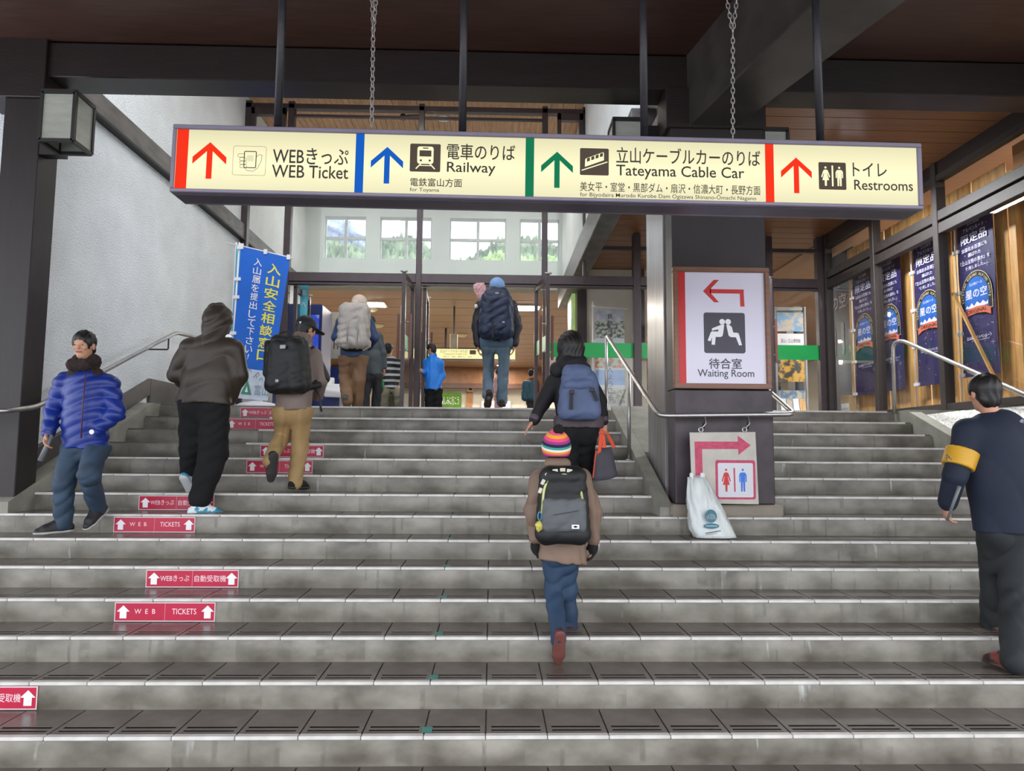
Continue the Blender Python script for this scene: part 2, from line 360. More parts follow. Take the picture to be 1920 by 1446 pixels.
# ------------------------------------------------------------------ stairs
RS, TS, Y0 = .145, .3572, 3.656
yk = lambda k: Y0 + TS * k
zk = lambda k: RS * (k + 1)
XW0, XW1 = -6.2, 7.2
stair = root('staircase', None, None, (0, 0, 0), kind='structure')
TW = .303
def tile_mesh(depth, mats):
    """one tread tile with three recessed grip strips near its front edge"""
    bm = B(); g = .004; x0, x1 = g, TW - g; t = .012; s0, s1 = .028, TW - .028; ys = [(.001, .010), (.024, .046), (.068, .093)]
    y = 0.0
    for a, b in ys:
        box(bm, x0, x1, y, a, -t, 0); box(bm, x0, s0, a, b, -t, 0); box(bm, s1, x1, a, b, -t, 0); box(bm, s0, s1, a, b, -t, -.003, 1); y = b
    box(bm, x0, x1, y, depth, -t, 0)
    bmesh.ops.recalc_face_normals(bm, faces=bm.faces); me = bpy.data.meshes.new('tread_tile'); bm.to_mesh(me); bm.free()
    for m_ in mats: me.materials.append(m_)
    return me
tile_me = tile_mesh(TS - .03, (tile_m, slot_m))
def nose_mesh():
    bm = B(); box(bm, .0015, TW - .0015, -.012, .028, -.019, 0); bevel(bm, .004, 1); me = bpy.data.meshes.new('nosing_tile'); bmesh.ops.recalc_face_normals(bm, faces=bm.faces); bm.to_mesh(me); bm.free(); me.materials.append(nose_m); return me
nose_me = nose_mesh()
def put(name, me, parent, loc):
    o = bpy.data.objects.new(name, me); COL.objects.link(o); WL[o.name] = Vector(loc); o.parent = parent; o.location = Vector(loc) - WL[parent.name]; return o
SPANS = {}
for k in range(-5, 14):
    y0, z = yk(k), zk(k); y1 = yk(k + 1) if k < 13 else 11.1
    spans = [(XW0, XW1)] if k <= 6 else ([(-3.81, 1.36), (2.33, 4.71)])
    SPANS[k] = spans
    bm = B()
    for a, b in spans:   # riser with a soft roll at its foot, and the bed under the tread
        prof = [(0.0, z - .019), (-.004, z - .05), (-.006, z - .085), (-.004, z - RS + .03), (.0, z - RS + .012), (.004, z - RS - .02)]
        n = 2; ring = []
        for x in (a, b): ring.append([bm.verts.new((x, y0 + dy, zz)) for dy, zz in prof])
        for i in range(len(prof) - 1):
            f = bm.faces.new([ring[0][i], ring[0][i + 1], ring[1][i + 1], ring[1][i]]); f.smooth = True
        box(bm, a, b, y0 + .006, y1 + .02, z - RS - .03, z - .0125, 1)
        if k > 5:
            for x in (a, b): pass
    st = ob('step', bm, [riser_m, grout_m], stair)
    near = -1 <= k <= 6; joined_t = B(); joined_n = B(); off = (.52 * TW if k % 2 else .5 * TW) * 0
    for a, b in spans:
        n0 = math.ceil((a - (-.02)) / TW); x = -.02 + n0 * TW
        xs = [-.02 + i * TW for i in range(math.floor((a + .02) / TW), math.ceil((b + .02) / TW) + 1)]
        for x in xs:
            xa, xb = max(x, a), min(x + TW, b)
            if xb - xa < .03: continue
            full = xb - xa > TW - 1e-3; vis = -1 <= k and abs(xa / max(yk(k), 3.2)) < .80
            if full and near and vis: put('tread_tile', tile_me, st, (x, y0 + .03, z)).rotation_euler.x = random.uniform(-.0012, .0012)
            else: box(joined_t, xa + .004, xb - .004, y0 + .03, y0 + TS, z - .012, z)
            if full and -1 <= k <= 9 and vis: put('nosing_tile', nose_me, st, (x, y0, z + random.uniform(-.0006, .0006)))
            elif k < 10 or (xa > spans[-1][0] - 5): box(joined_n, xa + .0015, xb - (.0015 if xb < b - .01 else .09 if k > 6 and b > 4.6 else .0015), y0 - .012, y0 + .028, z - .019, z)
    if len(joined_t.verts): ob('tread_paving', joined_t, tile_m, st, kind='stuff')
    if len(joined_n.verts): ob('nosing_strip', joined_n, nose_m, st, kind='stuff')
# marks of green tape down the middle
tape_m = M('green_tape', '#2f8078', .45, var=.1)
mtape = None
for k in range(0, 7):
    x = -.02 - TW * .96
    bm = B(); box(bm, x - .025, x + .025, yk(k) + .03, yk(k) + .105, zk(k) + .0005, zk(k) + .002)
    tp = ob('tape_patch', bm, tape_m, SC.objects[ [o.name for o in stair.children][k + 5] ])
# landing in front of the doors, hall floor, ground before the stairs
bm = B(); box(bm, -4.0, 5.3, yk(13) + .34, 38, 1.8, 2.0285); box(bm, 5.3, 12, 6, 38, 1.8, 2.0285); box(bm, -9, -4.0, 15, 38, 1.8, 2.0285)
struct('floor', bm, M('hall_floor_tile', '#6b645c', .3, var=.1, scale=3))
bm = B(); box(bm, -30, 30, -40, yk(-5) - .01, -.9, zk(-5) - .14)
struct('floor_forecourt', bm, M('forecourt_paving', '#7a7a78', .7, var=.1, scale=2))

# cement curbs along the stairs
def slope_block(bm, x0, x1, ya, za, yb, zb, depth):
    hexa(bm, [(x0, ya, za - depth), (x1, ya, za - depth), (x1, yb, zb - depth), (x0, yb, zb - depth), (x0, ya, za), (x1, ya, za), (x1, yb, zb), (x0, yb, zb)])
sl = RS / TS
zc = lambda y, d=.08: .145 + d + sl * (y - Y0)
bm = B(); slope_block(bm, -4.0, -3.806, 5.82, zc(5.82), 8.13, zc(8.13), .5); box(bm, -4.0, -3.806, 8.13, 8.32, 1.6, zc(8.13))
struct('trim_1', bm, curb_m)
bm = B(); slope_block(bm, 4.71, 4.85, 5.9, zc(5.9, .1), 8.0, zc(8.0, .1), .6)
struct('trim_2', bm, curb_m)
bm = B(); slope_block(bm, 1.36, 1.47, 6.2, zc(6.2, .05), 8.25, zc(8.25, .05), .5); slope_block(bm, 1.36, 1.47, 5.85, zc(5.85, .05), 6.2, zc(6.2, .05), .3)
slope_block(bm, 1.472, 2.33, 6.95, zc(6.95, .05), 8.25, zc(8.25, .05), .6)
struct('trim_3', bm, curb_m)
# speckled slab rising from the curb to the shop sill
bm = B(); ys = [5.9 + .25 * i for i in range(0, 9)]; g = [[bm.verts.new((4.85, y, zc(y, .1) + .004)), bm.verts.new((5.3, y, 2.03))] for y in ys]; g2 = [[bm.verts.new((4.85, y, zc(y, .1) - .1)), bm.verts.new((5.3, y, 1.7))] for y in ys]
for i in range(8):
    bm.faces.new([g[i][0], g[i][1], g[i + 1][1], g[i + 1][0]]); bm.faces.new([g2[i][1], g2[i][0], g2[i + 1][0], g2[i + 1][1]]); bm.faces.new([g[i][0], g[i + 1][0], g2[i + 1][0], g2[i][0]]); bm.faces.new([g[i + 1][1], g[i][1], g2[i][1], g2[i + 1][1]])
bm.faces.new([g[0][1], g[0][0], g2[0][0], g2[0][1]]); bm.faces.new([g[-1][0], g[-1][1], g2[-1][1], g2[-1][0]])
struct('trim_4', bm, M('speckled_terrazzo', '#55534f', .5, hex2='#e2dfd8', scale=75, thr=(.36, .46)))
bm = B(); box(bm, 4.71, 5.3, 8.0, 8.34, 1.6, 2.03); struct('trim_5', bm, curb_m)

# dark skirting up the left wall
bm = B(); hexa(bm, [(-4.0, 6.3, zc(6.3)), (-3.96, 6.3, zc(6.3)), (-3.96, 8.39, zc(8.39)), (-4.0, 8.39, zc(8.39)), (-4.0, 6.3, 1.50), (-3.96, 6.3, 1.50), (-3.96, 8.39, 2.338), (-4.0, 8.39, 2.338)])
box(bm, -4.0, -3.96, 8.39, 11.15, 2.03, 2.338); bevel(bm, .006, 1)
struct('baseboard_left', bm, stringer_m)

# walls
bm = B(); box(bm, -4.25, -4.0, 6.17, 15.25, .6, 7.35); struct('wall_left', bm, plaster)
bm = B(); box(bm, -9.0, -4.2, 6.2, 6.4, .2, 4.7); struct('wall_front_left', bm, plaster)
bm = B(); box(bm, 1.45, 1.62, 6.2, 15.25, 4.98, 7.35); struct('wall_right', bm, plaster)
# square-sawn beams running back along both plaster walls
for nm, x0, x1 in (('wall_beam', -4.0, -3.93),):
    bm = B(); box(bm, x0, x1, 6.3, 15, 4.83, 5.06); bevel(bm, .008, 1); struct('trim_6', bm, M('weathered_beam', '#5d5856', .45, var=.3, scale=6, stretch=(1, .6, 2), bump=.5, bscale=18))
    bm = B(); box(bm, x0, x1 + .015, 6.3, 15, 4.80, 4.828); struct('trim_7', bm, black_m)
bm = B(); box(bm, 1.36, 1.62, 6.9, 15, 4.56, 4.98); bevel(bm, .01, 1); struct('trim_8', bm, MATS['weathered_beam'])

# upper wall of the vestibule with four windows on the mountains
YW = 15.0
wins = [(608, 686), (712, 809), (843, 949), (975, 1049)]
wz1, wz0 = atY(860, 409, YW)[2], atY(860, 487, YW)[2]
edges = [(atY(a, 445, YW)[0], atY(b, 445, YW)[0]) for a, b in wins]
bm = B(); box(bm, -4.0, 1.45, YW, YW + .25, wz1, 7.2); box(bm, -4.0, 1.45, YW, YW + .25, 5.0, wz0)
xs = [-4.0] + [v for e in edges for v in e] + [1.45]
for i in range(0, len(xs), 2): box(bm, xs[i], xs[i + 1], YW, YW + .25, wz0, wz1)
struct('wall_vestibule', bm, plaster2)
for i, (a, b) in enumerate(edges):
    w_ = root('window_%d' % (i + 1), None, None, (a, YW + .1, wz0), kind='structure'); bm = B(); m_ = (a + b) / 2; zm = (wz0 + wz1) / 2
    box(bm, m_ - .03, m_ + .03, YW + .08, YW + .14, wz0, wz1); box(bm, a, b, YW + .082, YW + .138, zm - .03, zm + .03)
    for q in ((a, a + .025, wz0, wz1), (b - .025, b, wz0, wz1)): box(bm, q[0], q[1], YW + .08, YW + .14, q[2], q[3])
    ob('window_frame', bm, M('pale_window_frame', '#b5bdb9', .5), w_)
    for xa, xb in ((a, m_), (m_, b)):
        for za, zb in ((wz0, zm), (zm, wz1)): bm = B(); box(bm, xa + .02, xb - .02, YW + .11, YW + .114, za + .02, zb - .02); ob('pane', bm, glass, w_)
# beam under that wall, seen below the door header
bm = B(); box(bm, -4.0, 1.45, YW - .02, YW + .3, 4.95, 5.02); struct('trim_9', bm, M('grey_green_beam', '#77766a', .5))

# ceilings
bm = B(); box(bm, -9, 9, -2.0, 5.9, 4.96, 5.1); pc = struct('ceiling', bm, dark_wood)
bm = B(); box(bm, -4.25, 1.62, 6.9, 15.25, 7.2, 7.35); tc_ = struct('ceiling_vestibule', bm, pale_wood)
for i in range(54):
    bm = B(); x = -3.99 + i * .1; box(bm, x + .003, x + .097, 7.0, 15, 7.185, 7.2); ob('ceiling_board', bm, pale_wood, tc_)
bm = B(); box(bm, 1.62, 5.4, 6.17, 15, 5.03, 5.15); rc = struct('ceiling_right', bm, orange_wood)
for i in range(62):
    bm = B(); y = 6.26 + i * .14; box(bm, 1.63, 5.3, y + .003, y + .137, 5.015 + (i % 2) * .002, 5.03); ob('ceiling_board', bm, orange_wood, rc)
bm = B(); box(bm, -9, 12, 15.25, 38, 5.0, 5.12); box(bm, 5.4, 12, 4, 15.25, 5.0, 5.12); hc_ = struct('ceiling_hall', bm, orange_hall)
bm = B()
for i in range(70):
    y = 15.3 + i * .32; box(bm, -6, 6, y + .005, y + .315, 4.985 + (i % 3) * .002, 5.0)
ob('ceiling_boards', bm, orange_hall, hc_, kind='stuff')
# roofs above, so daylight enters only where the building is open
bm = B(); box(bm, -9, 12, 15.3, 38.2, 5.12, 5.3); struct('ceiling_roof', bm, dark_wood)
# hall walls
bm = B(); box(bm, -9.2, -9, 15, 38, 2, 5); struct('wall_hall_left', bm, cream)
bm = B(); box(bm, 12, 12.2, 4, 38, 1, 5); struct('wall_hall_right', bm, cream)
bm = B(); box(bm, -9, 12, 30.4, 30.6, 2, 5); bw = struct('wall_back', bm, cream)
for x in (-3.4, -1.13, 1.45, 3.6):
    bm = B(); box(bm, x, x + .26, 30.3, 30.4, 2.03, 4.2); ob('wooden_post', bm, M('orange_post', '#a5713f', .5), bw)
bm = B(); box(bm, -9, 12, 29.6, 30.4, 4.17, 4.98); struct('trim_10', bm, M('brown_bulkhead', '#7d5433', .5)); bm = B(); box(bm, -9, 12, 29.55, 29.6, 4.12, 4.32); struct('trim_11', bm, M('dark_bulkhead_edge', '#4f3024', .5))
bm = B(); box(bm, -9, -4.2, 15.0, 15.2, 2, 5); struct('wall_hall_front', bm, cream)

# ------------------------------------------------------------------ posts and beams of the porch
def tagged_struct(n, bm, m, **k): return struct(n, bm, m, **k)
bm = B(); box(bm, -4.12, -3.815, 5.9, 6.165, .6, 4.955); bevel(bm, .006, 1); struct('trim_12', bm, pillar_m)          # left column
bm = B(); box(bm, -4.35, -3.78, 5.86, 6.21, 4.45, 4.965); bevel(bm, .006, 1)
struct('trim_13', bm, beam_m)
bm = B(); box(bm, -9, 9, 5.9, 6.2, 4.65, 4.955); bevel(bm, .008, 1); struct('trim_14', bm, beam_m)       # cross beam
bm = B(); box(bm, -9, 9, 5.895, 6.3, 4.96, 5.2); struct('trim_15', bm, beam_m)
# pillar with its recess
bm = B(); box(bm, 1.50, 2.30, 5.9, 6.13, 2.05, 4.66); box(bm, 1.53, 2.27, 6.13, 6.22, 1.05, 4.66, 0); bevel(bm, .006, 1); pl_ = struct('trim_16', bm, pillar_m)
bm = B(); box(bm, 1.50, 2.30, 6.22, 6.9, 1.05, 4.66); bevel(bm, .006, 1); ob('rear_cladding', bm, M('pale_sheen_pillar_side', '#8d8787', .27, var=.12, scale=4, stretch=(3, 3, .4), bump=.35, bscale=12), pl_)  # pale grey puts the reflected light on this side into its colour
bm = B(); box(bm, 1.50, 2.32, 5.88, 6.13, 1.11, 2.05); bevel(bm, .008, 1); ob('lower_cladding', bm, pillar_low, pl_)
bm = B(); box(bm, 1.44, 2.35, 5.79, 6.95, 1.016, 1.11); bevel(bm, .012, 2); ob('plinth', bm, M('beige_plinth', '#8a8275', .7, var=.12, bump=.2), pl_)
# bracket blocks and the diagonal beam over the pillar
bm = B(); box(bm, 1.46, 2.32, 5.87, 6.2, 4.30, 4.66); bevel(bm, .006, 1); struct('trim_17', bm, beam_m)
P_ = {q: ray(*q) for q in ((1300, 227), (1527, 3), (1430, 202), (1657, 33))}
zb = 4.32; pp = {q: EYE + P_[q] * ((zb - EYE[2]) / P_[q][2]) for q in P_}
L0, L1, R0, R1 = [pp[q] for q in ((1300, 227), (1527, 3), (1430, 202), (1657, 33))]
L1 = L0 + (L1 - L0) * 1.9; R1 = R0 + (R1 - R0) * 2.4; L0 = L0 + (L0 - L1) * .04; R0 = R0 + (R0 - R1) * .12
bm = B(); hexa(bm, [L0, R0, R1, L1] + [Vector((p[0], p[1], 4.97)) for p in (L0, R0, R1, L1)]); bevel(bm, .01, 1)
struct('trim_18', bm, M('glossy_beam', '#3f3a37', .3, var=.2, scale=4, bump=.5, bscale=9))

# ------------------------------------------------------------------ glazed front of the hall
YD = 11.2; ZH0, ZH1 = 4.165, 4.31
bm = B()
box(bm, -4.0, 5.3, YD - .05, YD + .1, ZH0, ZH1)            # header
box(bm, -4.0, 5.3, YD - .03, YD + .06, ZH0 - .045, ZH0 - .005)
for x, z0, z1, hw in ((-3.95, 2.03, 7.1, .05), (-3.27, 2.03, 7.1, .05), (-1.19, 2.03, 7.1, .045), (.80, 4.2, 7.1, .045), (1.43, 4.2, 7.1, .02), (.80, 2.03, 4.2, .03), (2.27, 2.03, 5.0, .06), (4.40, 2.03, 5.0, .05), (5.24, 2.03, 5.0, .07), (3.3, 2.03, 5.0, .05)):
    box(bm, x - hw, x + hw, YD - .06, YD + .06, z0, z1)
box(bm, -4.0, 1.45, YD - .06, YD + .06, 6.98, 7.06)
box(bm, 1.45, 5.3, YD - .05, YD + .05, 4.74, 4.80)
for x0, x1 in ((-3.9, -3.36), (1.0, 1.42)):                # opening lights in the top row
    for q in ((x0, x0 + .06, 6.0, 7.0), (x1 - .07, x1, 6.0, 7.0), (x0, x1, 6.86, 6.98)): box(bm, q[0], q[1], YD - .08, YD + .02, q[2], q[3])
box(bm, -3.32, .8, YD - .03, YD + .03, 6.86, 6.9)
bevel(bm, .006, 1); struct('wall_glazed_frame', bm, frame_m)
def pane(name, x0, x1, z0, z1, parent=None, Y=YD, n=None):
    bm = B(); box(bm, x0, x1, Y - .003, Y + .003, z0, z1)
    return struct(name, bm, glass) if parent is None else ob('pane', bm, glass, parent)
wg = root('window_5', None, None, (0, YD, 3), kind='structure')
for q in ((-3.9, -3.32, 4.31, 6.98), (-3.22, -1.235, 4.31, 6.98), (-1.145, .755, 4.31, 6.98), (.845, 1.45, 4.31, 6.98), (1.46, 2.21, 4.31, 4.98), (2.33, 4.35, 4.31, 4.98), (4.45, 5.18, 4.31, 4.98),
          (-3.9, -3.32, 2.05, 4.16), (.86, 2.21, 2.05, 4.16), (4.45, 5.18, 2.05, 4.16)): pane('p', *q, parent=wg)
green_m = M('green_safety_film', '#169a4a', .4, var=.04)
for q in ((.86, 2.21), (2.33, 3.2), (4.45, 5.17)):
    bm = B(); box(bm, q[0], q[1], YD - .006, YD - .0035, 3.01, 3.245); ob('safety_film', bm, green_m, wg)
def leaf(n, hx, fx, fy, hand=1):
    d = root('door_%d' % n, None, None, (hx, YD, 2.05), kind='structure'); h = Vector((hx, YD - .07 if fy < YD else YD + .1, 0)); e = Vector((fx, fy, 0)); z0, z1 = 2.06, 4.11; bm = B()
    for t in (0.03, .97): p = h.lerp(e, t); box(bm, p.x - .028, p.x + .028, p.y - .028, p.y + .028, z0, z1)
    for z in (z0 + .06, z1 - .04): bar(bm, h + Vector((0, 0, z)), e + Vector((0, 0, z)), .045, .09)
    ob('door_frame', bm, frame_m, d)
    bm = B(); bar(bm, h + Vector((0, 0, (z0 + z1) / 2)), e + Vector((0, 0, (z0 + z1) / 2)), .006, z1 - z0 - .16); ob('pane', bm, glass, d)
    bm = B(); bar(bm, h.lerp(e, .08) + Vector((0, 0, 3.12)), h.lerp(e, .93) + Vector((0, 0, 3.12)), .009, .22); ob('safety_film', bm, green_m, d)
    for s in (-1, 1):
        bm = B(); p = h.lerp(e, .88) + Vector((s * .085, 0, 0)); box(bm, p.x - .02, p.x + .02, p.y - .016, p.y + .016, 2.86, 3.52); bevel(bm, .008, 2)
        hd = ob('pull_handle', bm, M('red_brown_pull', '#6b4038', .4), d)
        bm = B()
        for z in (2.98, 3.40): tube(bm, [(p.x, p.y, z), (p.x - s * .085, p.y, z)], .011, 8)
        ob('bracket', bm, steel, hd)
    bm = B(); tube(bm, [(e.x - .05, e.y, 4.13), (e.x + .05, e.y, 4.13)], .015, 8); ob('closer_pin', bm, steel, d)
    bm = B(); box(bm, e.x - .031, e.x - .0285, e.y - .03, e.y - .006, 3.35, 3.62); ob('notice_sticker', bm, white_m, d)
leaf(1, -1.27, -1.31, 10.3); leaf(2, -1.10, -1.13, 12.1); leaf(3, .66, .79, 10.3); leaf(4, 4.30, 4.08, 10.35); leaf(5, -3.15, -3.12, 12.05)

# ------------------------------------------------------------------ shop front on the right
XR = 5.3; bm = B()
for y, hw in ((5.5, .06), (8.24, .05), (9.68, .05), (11.12, .06)): box(bm, XR - .04, XR + .08, y - hw, y + hw, 1.9, 5.03)
for z0, z1 in ((2.03, 2.12), (4.14, 4.27), (4.30, 4.42), (4.78, 4.86)): box(bm, XR - .03, XR + .07, 4.0, 11.2, z0, z1)
bevel(bm, .006, 1); sf = struct('wall_shop_front', bm, frame_b)
bm = B(); box(bm, XR - .01, XR + .12, 4.0, 11.2, .9, 2.03); ob('base_panel', bm, M('dark_base_panel', '#4c4740', .5), sf)
bm = B(); box(bm, XR - .02, XR + .15, 4.0, 11.2, 4.86, 5.05); ob('head_panel', bm, beam_m, sf)
wr = root('window_6', None, None, (XR, 8, 3), kind='structure')
for y0, y1 in ((5.56, 8.19), (8.29, 9.63), (9.73, 11.06)):
    for z0, z1 in ((2.12, 4.14), (4.42, 4.78)): bm = B(); box(bm, XR + .018, XR + .024, y0, y1, z0, z1); ob('pane', bm, glass, wr)
# knotty pine planks standing behind the glass
pw = root('wall_pine_planks', None, None, (5.62, 9, 2.1), kind='structure'); y = 7.5; i = 0
while y < 10.95:
    wd = random.choice((.085, .1, .115)); bm = B(); j = random.uniform(0, .012)
    box(bm, 5.60 + j, 5.62 + j, y + .004, y + wd - .004, 2.06, 4.74); bevel(bm, .004, 1); ob('plank', bm, pine, pw)
    y += wd
    if i in (4, 13, 22): y += .03
    i += 1
bm = B(); box(bm, 5.66, 5.7, 6.9, 7.45, 2.0, 4.9); box(bm, 5.8, 5.84, 4.5, 7.0, 2.0, 4.9); ob('tan_board', bm, M('tan_shop_board', '#b98a58', .5, var=.1, scale=3), pw)
bm = B(); box(bm, 5.58, 5.66, 7.36, 7.46, 2.05, 4.6); box(bm, 5.6, 5.68, 7.18, 7.24, 2.05, 4.6); box(bm, 5.6, 5.7, 6.2, 7.15, 2.85, 2.95); ob('edge_batten', bm, pine, pw)

# ------------------------------------------------------------------ distant wooded mountains seen through the high windows
def ridge(name, Y, x0, x1, base, peaks, mat, seed, tree=3.0, n=380):
    bm = B(); rnd = random.Random(seed); rows = []; R_ = 40
    for r in range(-2, R_):
        t = max(r, 0) / (R_ - 1); row = []
        for i in range(n + 1):
            x = x0 + (x1 - x0) * i / n; z = base
            for c, wd, hh in peaks: z += hh * math.exp(-((x - c) / wd) ** 2)
            z += 9 * noise.noise(Vector((x * .03, seed, t * 1.5))); z = z * (1 - t ** 1.3)
            if r < 0: y = Y + 30 * -r; z = z * (.8 if r == -1 else .0)
            else: y = Y - base * 1.1 * t; z += tree * (abs(noise.noise(Vector((x * 1.1 / tree * 3, t * 90, seed)))) * 1.6 + rnd.random() * .5)
            row.append(bm.verts.new((x, y, z)))
        rows.append(row)
    rows = [rows[0], rows[1]] + rows[2:]
    for A, Bq in zip(rows, rows[1:]):
        for i in range(n): bm.faces.new([A[i], A[i + 1], Bq[i + 1], Bq[i]])
    return struct(name, bm, mat)
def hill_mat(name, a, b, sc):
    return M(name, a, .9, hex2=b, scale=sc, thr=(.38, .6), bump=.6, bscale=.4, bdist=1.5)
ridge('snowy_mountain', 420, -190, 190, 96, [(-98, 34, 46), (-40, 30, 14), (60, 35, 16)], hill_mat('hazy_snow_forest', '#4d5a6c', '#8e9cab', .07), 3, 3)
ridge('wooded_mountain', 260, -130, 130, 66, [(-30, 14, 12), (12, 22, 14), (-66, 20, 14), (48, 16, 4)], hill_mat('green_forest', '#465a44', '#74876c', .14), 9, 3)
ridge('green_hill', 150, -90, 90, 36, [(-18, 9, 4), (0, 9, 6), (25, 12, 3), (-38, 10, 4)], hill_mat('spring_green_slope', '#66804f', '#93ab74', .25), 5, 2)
# ------------------------------------------------------------------ hanging lit direction sign
SY = 4.0; ang = math.radians(.38)
t = root('hanging_direction_sign', 'long lit cream direction sign hanging across the top of the stairs', 'sign', tuple(atY(1025, 316, SY)))
def S(x, y): p = atY(x, y, SY); return p
c0 = A_(atY(323, 232, SY)); c1 = A_(atY(1728, 268, SY)); c2 = A_(atY(1733, 392, SY)); c3 = A_(atY(318, 359, SY))
uu = nrm(((c1 - c0) + (c2 - c3))); uu[1] = 0; uu = nrm(uu); vv = np.array([-uu[2], 0, uu[0]])
cen = (c0 + c1 + c2 + c3) / 4; HW = (abs((c1 - c0) @ uu) + abs((c2 - c3) @ uu)) / 4; HH = (abs((c0 - c3) @ vv) + abs((c1 - c2) @ vv)) / 4
def lp(x, y): d = A_(S(x, y)) - cen; return float(d @ uu), float(d @ vv)       # place of a photographed point on the sign face
def sbox(bm, a0, a1, b0, b1, y0, y1):
    P = lambda a, b, y: tuple(cen + uu * a + vv * b + np.array([0, y, 0])); hexa(bm, [P(a0, b0, y0), P(a1, b0, y0), P(a1, b0, y1), P(a0, b0, y1), P(a0, b1, y0), P(a1, b1, y0), P(a1, b1, y1), P(a0, b1, y1)])
alu = M('grey_lilac_aluminium', '#7f7888', .38, metal=.35, var=.05, scale=6); alu_d = M('dark_lilac_aluminium', '#5a5360', .4, metal=.35, var=.06, scale=6)
fr = .027
bm = B(); sbox(bm, -HW, HW, HH - fr, HH, 0, .215); sbox(bm, -HW, HW, -HH, -HH + fr * .8, 0, .215); sbox(bm, -HW, -HW + fr * .8, -HH + fr * .8, HH - fr, 0, .215); sbox(bm, HW - fr, HW, -HH + fr * .8, HH - fr, 0, .215); bevel(bm, .004, 1)
ob('frame', bm, alu, t)
bm = B(); sbox(bm, -HW + .01, HW - .01, -HH - .004, -HH + .001, .04, .175); sbox(bm, -HW + .04, HW - .04, -HH + .03, HH - .03, .03, .2); ob('back_box', bm, alu_d, t)
bm = B(); sbox(bm, -HW + fr * .7, HW - fr * .7, -HH + fr * .7, HH - fr * .7, .012, .02)
lit = bpy.data.materials.new('lit_cream_acrylic'); lit.use_nodes = True; n_ = lit.node_tree.nodes; l_ = lit.node_tree.links; b_ = n_['Principled BSDF']
# two rows of tubes behind the acrylic: a soft brighter band along the middle of the box
tcx = n_.new('ShaderNodeTexCoord'); sx = n_.new('ShaderNodeSeparateXYZ'); l_.new(tcx.outputs['Object'], sx.inputs[0])
ab = n_.new('ShaderNodeMath'); ab.operation = 'ABSOLUTE'; l_.new(sx.outputs['Z'], ab.inputs[0]); mr = n_.new('ShaderNodeMapRange'); mr.inputs['From Max'].default_value = .2; mr.inputs['To Min'].default_value = .43; mr.inputs['To Max'].default_value = .31; l_.new(ab.outputs[0], mr.inputs['Value'])
b_.inputs['Base Color'].default_value = lin('#3a382e'); b_.inputs['Emission Color'].default_value = lin('#f7f0c2'); l_.new(mr.outputs[0], b_.inputs['Emission Strength']); b_.inputs['Roughness'].default_value = .3
ob('lit_panel', bm, lit, t)
SP = Plane(tuple(cen + np.array([0, .012, 0])), tuple(uu), tuple(vv), .0008)
def lit_print(name, hexc): return M(name, hexc, .5, emit=.36, var=.01)
red_l, blue_l, grn_l, blk_l, brn_l = lit_print('lit_red_print', '#ea2c0a'), lit_print('lit_blue_print', '#0556b4'), lit_print('lit_green_print', '#03714a'), M('black_print_on_acrylic', '#2a2413', .6, var=.02), M('brown_print_on_acrylic', '#5b4f44', .6, emit=.22, var=.02)
cream_l = lit_print('lit_cream_print', '#f7f0c2')
def vbar(mat, xa, xb, name='colour_bar'):
    a0 = lp(xa, 300)[0]; a1 = lp(xb, 300)[0]; flat(name, lambda bm: poly(bm, SP, [(a0, -HH + fr * .8), (a1, -HH + fr * .8), (a1, HH - fr), (a0, HH - fr)]), mat, t)
vbar(red_l, 328, 350); vbar(blue_l, 665.5, 681.5); vbar(grn_l, 985.5, 1001.5); vbar(red_l, 1436, 1452)
def sarrow(mat, xl, xr, yt, yb, xc):
    ax, ay = lp(xc, yt); L, _ = lp(xl, yb); R, _ = lp(xr, yb); _, by = lp(xc, yb); hw = (R - L) / 2; H = ay - by; s = .17 * 2 * hw
    pts = [(ax, ay), (ax + hw, ay - hw * .92), (ax + hw, ay - hw * 1.36), (ax + s / 2, ay - hw * .56), (ax + s / 2, by), (ax - s / 2, by), (ax - s / 2, ay - hw * .56), (ax - hw, ay - hw * 1.36), (ax - hw, ay - hw * .92)]
    flat('arrow', lambda bm: poly(bm, SP, pts), mat, t)
sarrow(red_l, 361, 425, 265, 334, 393); sarrow(blue_l, 695, 756, 274, 343, 726); sarrow(grn_l, 1015, 1075, 283, 351, 1045); sarrow(red_l, 1465, 1523, 294, 361, 1494)
def stext(s, x0, y0, x1, y1, mat=blk_l, bold=.008):
    """x0,y0 = top left, x1,y1 = bottom right of the written line"""
    a0, b1 = lp(x0, y0); a1, b0 = lp(x1, y1); m0, mid = lp((x0 + x1) / 2, (y0 + y1) / 2); h = abs(lp(x0, y0)[1] - lp(x0, y0 + (y1 - y0))[1])
    sl_ = (x1 - x0) * .0; flat('lettering', lambda bm: text_bm(bm, SP, s, a0, a1, mid - h / 2, mid + h / 2, 2, bold), mat, t)
stext('WEBきっぷ', 511, 276, 652, 307); stext('WEB Ticket', 509, 309, 652, 333)
stext('電車のりば', 838, 269, 966, 299); stext('Railway', 838, 303, 929, 328); stext('電鉄富山方面', 769, 333, 866, 349); stext('for Toyama', 768, 351, 823, 360, bold=.002)
stext('立山ケーブルカーのりば', 1156, 277, 1427, 308); stext('Tateyama Cable Car', 1156, 310, 1397, 337); stext('美女平・室堂・黒部ダム・扇沢・信濃大町・長野方面', 1088, 343, 1427, 361, bold=.004); stext('for Bijyodaira Murodo Kurobe Dam Ogizawa Shinano-Ōmachi Nagano', 1088, 361, 1419, 373, bold=.002)
stext('トイレ', 1600, 304, 1665, 330); stext('Restrooms', 1603, 337, 1714, 356)
